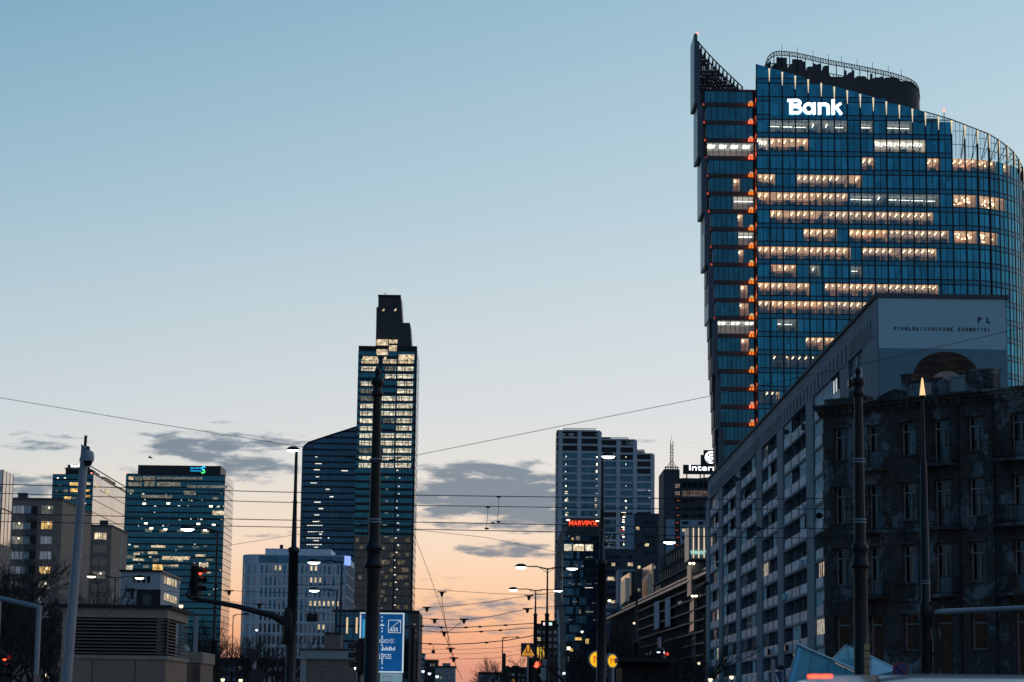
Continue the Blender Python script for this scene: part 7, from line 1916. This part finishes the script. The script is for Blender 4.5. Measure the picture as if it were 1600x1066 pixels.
wire('high span wire rising from the tram mast past the bank tower', [(590,717,53),(650,711.5,53),(1120,617,53),(1340,571,53),(1640,503,53)], 1.1, 'span_wire', group='high span wires')
wire('double bracket wire with lit fitting across the tram mast', [(538,713.5,52.5),(556,717,52.5),(585,722,52.5),(605,720,52.5),(628,715.5,52.5)], 2.4, 'bracket_wire', fittings=((545,714.5,52.5,'i'),(562,718.5,52.5,'i'),(612,719,52.5,'i')), group='bracket wires')
wire('short bracket wire across the tram mast above its collar', [(561,821,52.5),(580,817.5,52.5),(602,818,52.5),(622,822,52.5)], 2.0, 'bracket_wire', fittings=((566,820,52.5,'i'),(612,819.5,52.5,'i')), group='bracket wires')
wire('thin wire dropping from the slender tower edge into the sunset', [(647,836,60),(670,895,85),(688.5,948,120),(700,992,180),(712,1040,330),(722,1062,500)], .9)
wire('thin wire from slender tower to red lettered office', [(600,822,100),(650,828,100),(760,840,100),(866,862,100),(900,868,100)], .8)
wire('thin wire from right lamp rising above the far left flats', [(300,862,100),(365,851,100),(470,834.5,100),(560,823,100)], .8)
wire('first far span wire high in the sunset gap', [(640,919,170),(700,923,170),(780,928,170),(870,930,170)], .9)
wire('second far span wire with fittings in the sunset gap', [(640,960,150),(667,949,150),(700,948,150),(760,941,150),(830,930,150),(880,924,150)], 1.1, fittings=((667,950,150,'v'),(826.5,932,150,'v')))
wire('third far span wire with fittings in the sunset gap', [(640,964,160),(678,968,160),(725,969,160),(770,963,160),(826,951,160),(880,946,160)], 1.2, fittings=((679,968.5,160,'v'),(725,968.5,160,'v'),(824,952,160,'v')))
wire('slack knotted cable across the sunset gap, upper', [(640,977,130),(690,980.5,130),(720,980.8,130),(780,977.5,130),(836,974,130)], 1.7, fittings=((660,978.4,130,'i'),(690,980.5,130,'i'),(728,980.5,130,'i'),(750,979.5,130,'i'),(790,977,130,'i')))
wire('slack knotted cable across the sunset gap, middle', [(640,984,140),(694,988.5,140),(740,987.5,140),(800,983.5,140),(836,981,140)], 1.4, fittings=((694,988.5,140,'v'),(752,987,140,'i'),(782,985,140,'i')))
wire('slack thick cable across the sunset gap, lowest', [(640,1004.5,110),(672,1006.3,110),(700,1007.2,110),(740,1005.5,110),(790,1001,110),(836,993,110)], 1.9, fittings=((672,1006.3,110,'i'),(760,1004.2,110,'i')))
wire('faint far wire above the tiny hanging plate', [(650,1014,240),(720,1015,240),(790,1012,240),(850,1004,240)], .8)
wire('faint far wire low over the far houses', [(650,1030,260),(709,1030,260),(770,1029,260),(840,1018,260)], .8, fittings=((709,1029,260,'v'),))
wire('faint far wire with bird like fitting near lowest sky', [(655,1021,300),(730,1022,300),(800,1018,300)], .7, fittings=((704,1014,240,'v'),))
wire('steep catenary fork left side above the avenue', [(679,968,160),(684.5,976,170),(692,987,190),(699,1003,230),(708,1028,300),(716,1050,420)], 1.0)
wire('steep catenary fork right side above the avenue', [(725,968,160),(714,977,165),(703,986,170),(697,989,175)], 1.0)
wire('steep catenary stem in the middle of the sunset gap', [(690,925,150),(691,945,155),(694.5,962,160),(697,978,170),(700,995,185),(700.5,1010,200)], 1.1, fittings=((690.5,926,150,'v'),))
wire('wire with fitting between wide blue tower and slot windowed office', [(300,921,160),(358,923,160),(400,925,160),(520,929,160)], .9, fittings=((358,924,160,'v'),(405,945,160,'v')))
wire('lower wire between wide blue tower and slot windowed office', [(300,936,170),(360,940,170),(400,944,170),(520,950,170)], .9)
wire('wire right of the tall lamp holding the box lantern', [(455,948,74),(487,957,74),(530,962,74),(575,960,74)], 1.2)
wire('short stay wire right of the tall lamp, upper', [(455,913,74),(466,914,74),(484,915,74),(540,912,74)], 1.3, fittings=((464,913.8,74,'i'),))
wire('cable before kiosk parapet and white house', [(186,921,120),(250,923,120),(330,930,120)], .8)
wire('faint wire before the tenement upper windows', [(1280,742,90),(1400,748,90),(1620,738,90)], .8)

# ---- bare winter trees
def tree_mesh(seed, H, spread=.62, depth=6, twigr=.012):
    r = random.Random(seed); tk = MB(); tw = MB()
    def grow(p, d, L, rad, lev):
        q = p + d*L*.5 + Vector((r.uniform(-1,1), r.uniform(-1,1), r.uniform(-.3,.6)))*L*.07
        e = q + (d+Vector((r.uniform(-.2,.2), r.uniform(-.2,.2), .08)))*L*.5
        (tk if lev < 3 else tw).tube([p, q, e], [rad, rad*.84, rad*.66], 7 if lev < 2 else 4 if lev < 4 else 3, cap=lev < 2)
        if lev >= depth: return
        n = 2 if lev == 0 else 3 if r.random() < .75 else 4
        for k in range(n+ (1 if lev == 0 else 0)):
            az = r.uniform(0, 2*math.pi); tilt = r.uniform(.3, spread+.15)
            a = d.cross(Vector((math.cos(az), math.sin(az), .1))).normalized()
            nd = (Matrix.Rotation(tilt, 3, a) @ d + Vector((0,0,.12))).normalized()
            s = e if k < n-1 else q
            grow(s, nd, L*r.uniform(.62, .84), max(rad*.58, twigr), lev+1)
    grow(Vector((0,0,0)), Vector((r.uniform(-.06,.06), r.uniform(-.06,.06), 1)).normalized(), H*.27, H*.021, 0)
    return tk, tw
TREES = []
for i, (seed, sp) in enumerate(((3,.62),(8,.7),(15,.55))):
    tk, tw = tree_mesh(seed, 10.0, sp)
    TREES.append((tk, tw))
TM = []
spots = [('bare tree left of the pipe frame post, lowest branches lit from behind', 18, 885, 95, 0), ('bare tree filling the gap inside the pipe frame', 44, 905, 88, 1), ('bare tree between pipe frame and kiosk', 84, 890, 100, 2), ('bare tree in front of the taller apartment slab', 66, 868, 118, 0), ('bare tree touching the kiosk parapet on its left', 112, 915, 105, 1), ('bare tree at the far left edge', -14, 850, 105, 2),
         ('bare tree right of the louvred kiosk', 318, 968, 130, 1), ('bare tree glowing orange at its rim below the wide blue tower', 352, 962, 190, 0), ('bare tree at the left foot of the slot windowed office', 384, 975, 170, 2), ('bare tree behind the round sign back', 418, 985, 150, 0), ('bare tree left of the brick hut', 452, 990, 140, 1), ('bare tree between tall lamp and brick hut chimney', 486, 1000, 160, 2),
         ('small bare tree against the pink sky beside thick mast', 772, 1024, 330, 0), ('slender bare tree behind the yellow warning triangle', 806, 1016, 300, 2),
         ('bare tree in front of red lettered office base', 893, 985, 190, 1), ('bare tree right of the tall lamp before pale blue flats', 962, 968, 180, 0), ('bare tree before the tan hoardings', 990, 985, 150, 2), ('bare tree before the upright banners', 1022, 978, 165, 1), ('bare tree at the far foot of loggia block', 1062, 985, 170, 0), ('bare tree left of the shelter roof', 938, 985, 200, 2), ('bare tree under the glass annex', 1086, 990, 185, 2)]
first = {}
rt = random.Random(31)
for lab, px, py, Y, v in spots:
    p = at(px, py, Y); H = p.z
    if v not in first:
        T = thing('bare_tree', lab, 'tree', (0, 0, 0), 'bare street trees')
        TREES[v][0].build('trunk', bark, T); TREES[v][1].build('crown', twig, T); first[v] = T
        top = max(q.z for q in TREES[v][1].v); first[(v, 'h')] = top
    else:
        T = copy_tree(first[v]); T['label'] = lab
    s = H/first[(v, 'h')]; T.location = (p.x, p.y, 0); T.scale = (s*1.15, s*1.15, s); T.rotation_euler = (0, 0, rt.uniform(0, 6.28))

# ---- the silver car passing close at the lower right
def car():
    Yc_ = 9.0; x0 = at(1243, 1060, Yc_).x
    T = thing('parked_car', 'silver grey car with two small red brake lights at its rear roof edge', 'car', (x0+2.2, Yc_+.9, 0))
    paint = solid('silver_paint', (.72,.75,.78), .22, .0, var=.05, scale=2, spec=.8); glass = mirror_glass('car_glass', (.25,.3,.34), .04, (9,9,9), 0, (.01,.012,.014), .6)
    roof = lambda x: 1.652+.012*math.sin((x-.3)/2.3*math.pi) if .25 < x < 2.6 else (1.55+.102*math.sin(min(x,.25)/.25*math.pi/2) if x <= .25 else 1.65-(x-2.6)*.52)
    stn = [(.0,.0),(.06,.02),(.14,.03),(.25,.04),(.6,.05),(1.2,.05),(1.9,.05),(2.6,.05),(3.1,.05),(3.55,.05),(4.1,.03),(4.45,.0)]
    rows_ = []
    for x, b in stn:
        rz = max(roof(x), 1.02-.06*max(0, x-3.4)); belt = 1.0-.05*max(0, x-3.5); w = .86+b-(.12 if x in (0, 4.45) else 0)
        green = rz > 1.1; wr = .66 if green else w*.9
        half = [(0,.28),(w*.92,.28),(w,.5),(w,.8),(w*.97,belt),(wr+.05,rz-.09 if green else belt+.01),(wr-.03,rz-.025 if green else belt+.02),(wr*.55,rz if green else belt+.03),(0,rz+.012 if green else belt+.035)]
        sec = half + [(-a, z) for a, z in half[-2:0:-1]]
        rows_.append([Vector((x0+x, Yc_+.9-a, z)) for a, z in sec])
    n = len(rows_[0]); bd = MB(); gl = MB()
    for i in range(len(rows_)-1):
        for j in range(n):
            q = [rows_[i][j], rows_[i+1][j], rows_[i+1][(j+1) % n], rows_[i][(j+1) % n]]
            win = j in (4, n-5) and 3 <= i <= 8
            scr = 6 < i < 9 and j in (5,6,7,8,9,10)
            (gl if (win or scr) else bd).add(q, [(0,1,2,3)], 0, True)
    bd.add(rows_[0], [tuple(range(n-1,-1,-1))], 0); bd.add(rows_[-1], [tuple(range(n))], 0)
    bd.build('body', paint, T); gl.build('window', glass, T)
    for px in (1279, 1262+0): pass
    for k in range(2):
        y0 = Yc_+.47+k*.13; m = MB(); m.box(x0+.02+0*k, x0+.055, 0, .1, 1.56, 1.595); m.v = [v+Vector((0, y0, 0)) for v in m.v]
    lens = MB(); a = at(1263, 1059.5, Yc_+.32); b = at(1277, 1055, Yc_+.32); lens.box(a.x, b.x-.006, Yc_+.2, Yc_+.34, a.z, b.z); lens.build('brake_light', red_glow, T)
    lens = MB(); a = at(1282.5, 1059.5, Yc_+.32); b = at(1294, 1055, Yc_+.32); lens.box(a.x, b.x, Yc_+.2, Yc_+.34, a.z, b.z); lens.build('brake_light', red_glow, T)
    for s in (-1, 1):
        m = MB(); yy = Yc_+.9+s*.64; m.tube([Vector((x0+.35,yy,1.635)), Vector((x0+.5,yy,1.655)), Vector((x0+2.3,yy,1.66)), Vector((x0+2.45,yy,1.645))], .008, 6); m.build('roof_rail', steel_grey, T)
        for x in (.85, 3.6):
            m = MB(); vs = []; k = 20
            for yo in (0, .2):
                for j in range(k): an = 2*math.pi*j/k; vs.append((x0+x+.33*math.cos(an), Yc_+.9+s*(.68+yo), .33+.33*math.sin(an)))
            m.add(vs, [(j, (j+1) % k, k+(j+1) % k, k+j) for j in range(k)]+[tuple(range(k-1,-1,-1)), tuple(range(k, 2*k))]); o = m.build('wheel', solid('tyre_rubber', (.02,.02,.02), .9) if 'tyre_rubber' not in MATS else MATS['tyre_rubber'], T)
            m = MB(); vs = [(x0+x+.2*math.cos(2*math.pi*j/k), Yc_+.9+s*.885, .33+.2*math.sin(2*math.pi*j/k)) for j in range(k)]; m.prism(vs, (0, -.01*s, 0)); m.build('rim', steel_grey, o)
        m = MB(); m.box(x0-.0, x0+.05, Yc_+.9+s*.6-.12, Yc_+.9+s*.6+.12, .85, 1.0); m.build('tail_light', solid('tail_red', (.25,.01,.01), .3), T)
    m = MB(); a = at(1365, 1052, Yc_+.2); m.box(a.x-.003, a.x+.003, Yc_+.1, Yc_+.9, 1.3, 1.655); m.build('door_seam', frame_dk, T)
car()

def bird():
    c = at(234.5, 716, 160); T = thing('bird', 'small dark bird flying above the wide blue tower', 'bird', c)
    m = MB(); m.tube([c+Vector((-.16,0,.02)), c+Vector((-.05,0,.05)), c+Vector((.1,0,.02)), c+Vector((.2,0,-.02))], [.01,.05,.045,.01], 8)
    for s in (-1, 1): m.add([c+Vector((-.06,0,.05)), c+Vector((.09,0,.04)), c+Vector((.02,s*.35,.14)), c+Vector((-.05,s*.3,.13))], [(0,1,2,3)])
    m.build('body', steel_black, T)
bird()
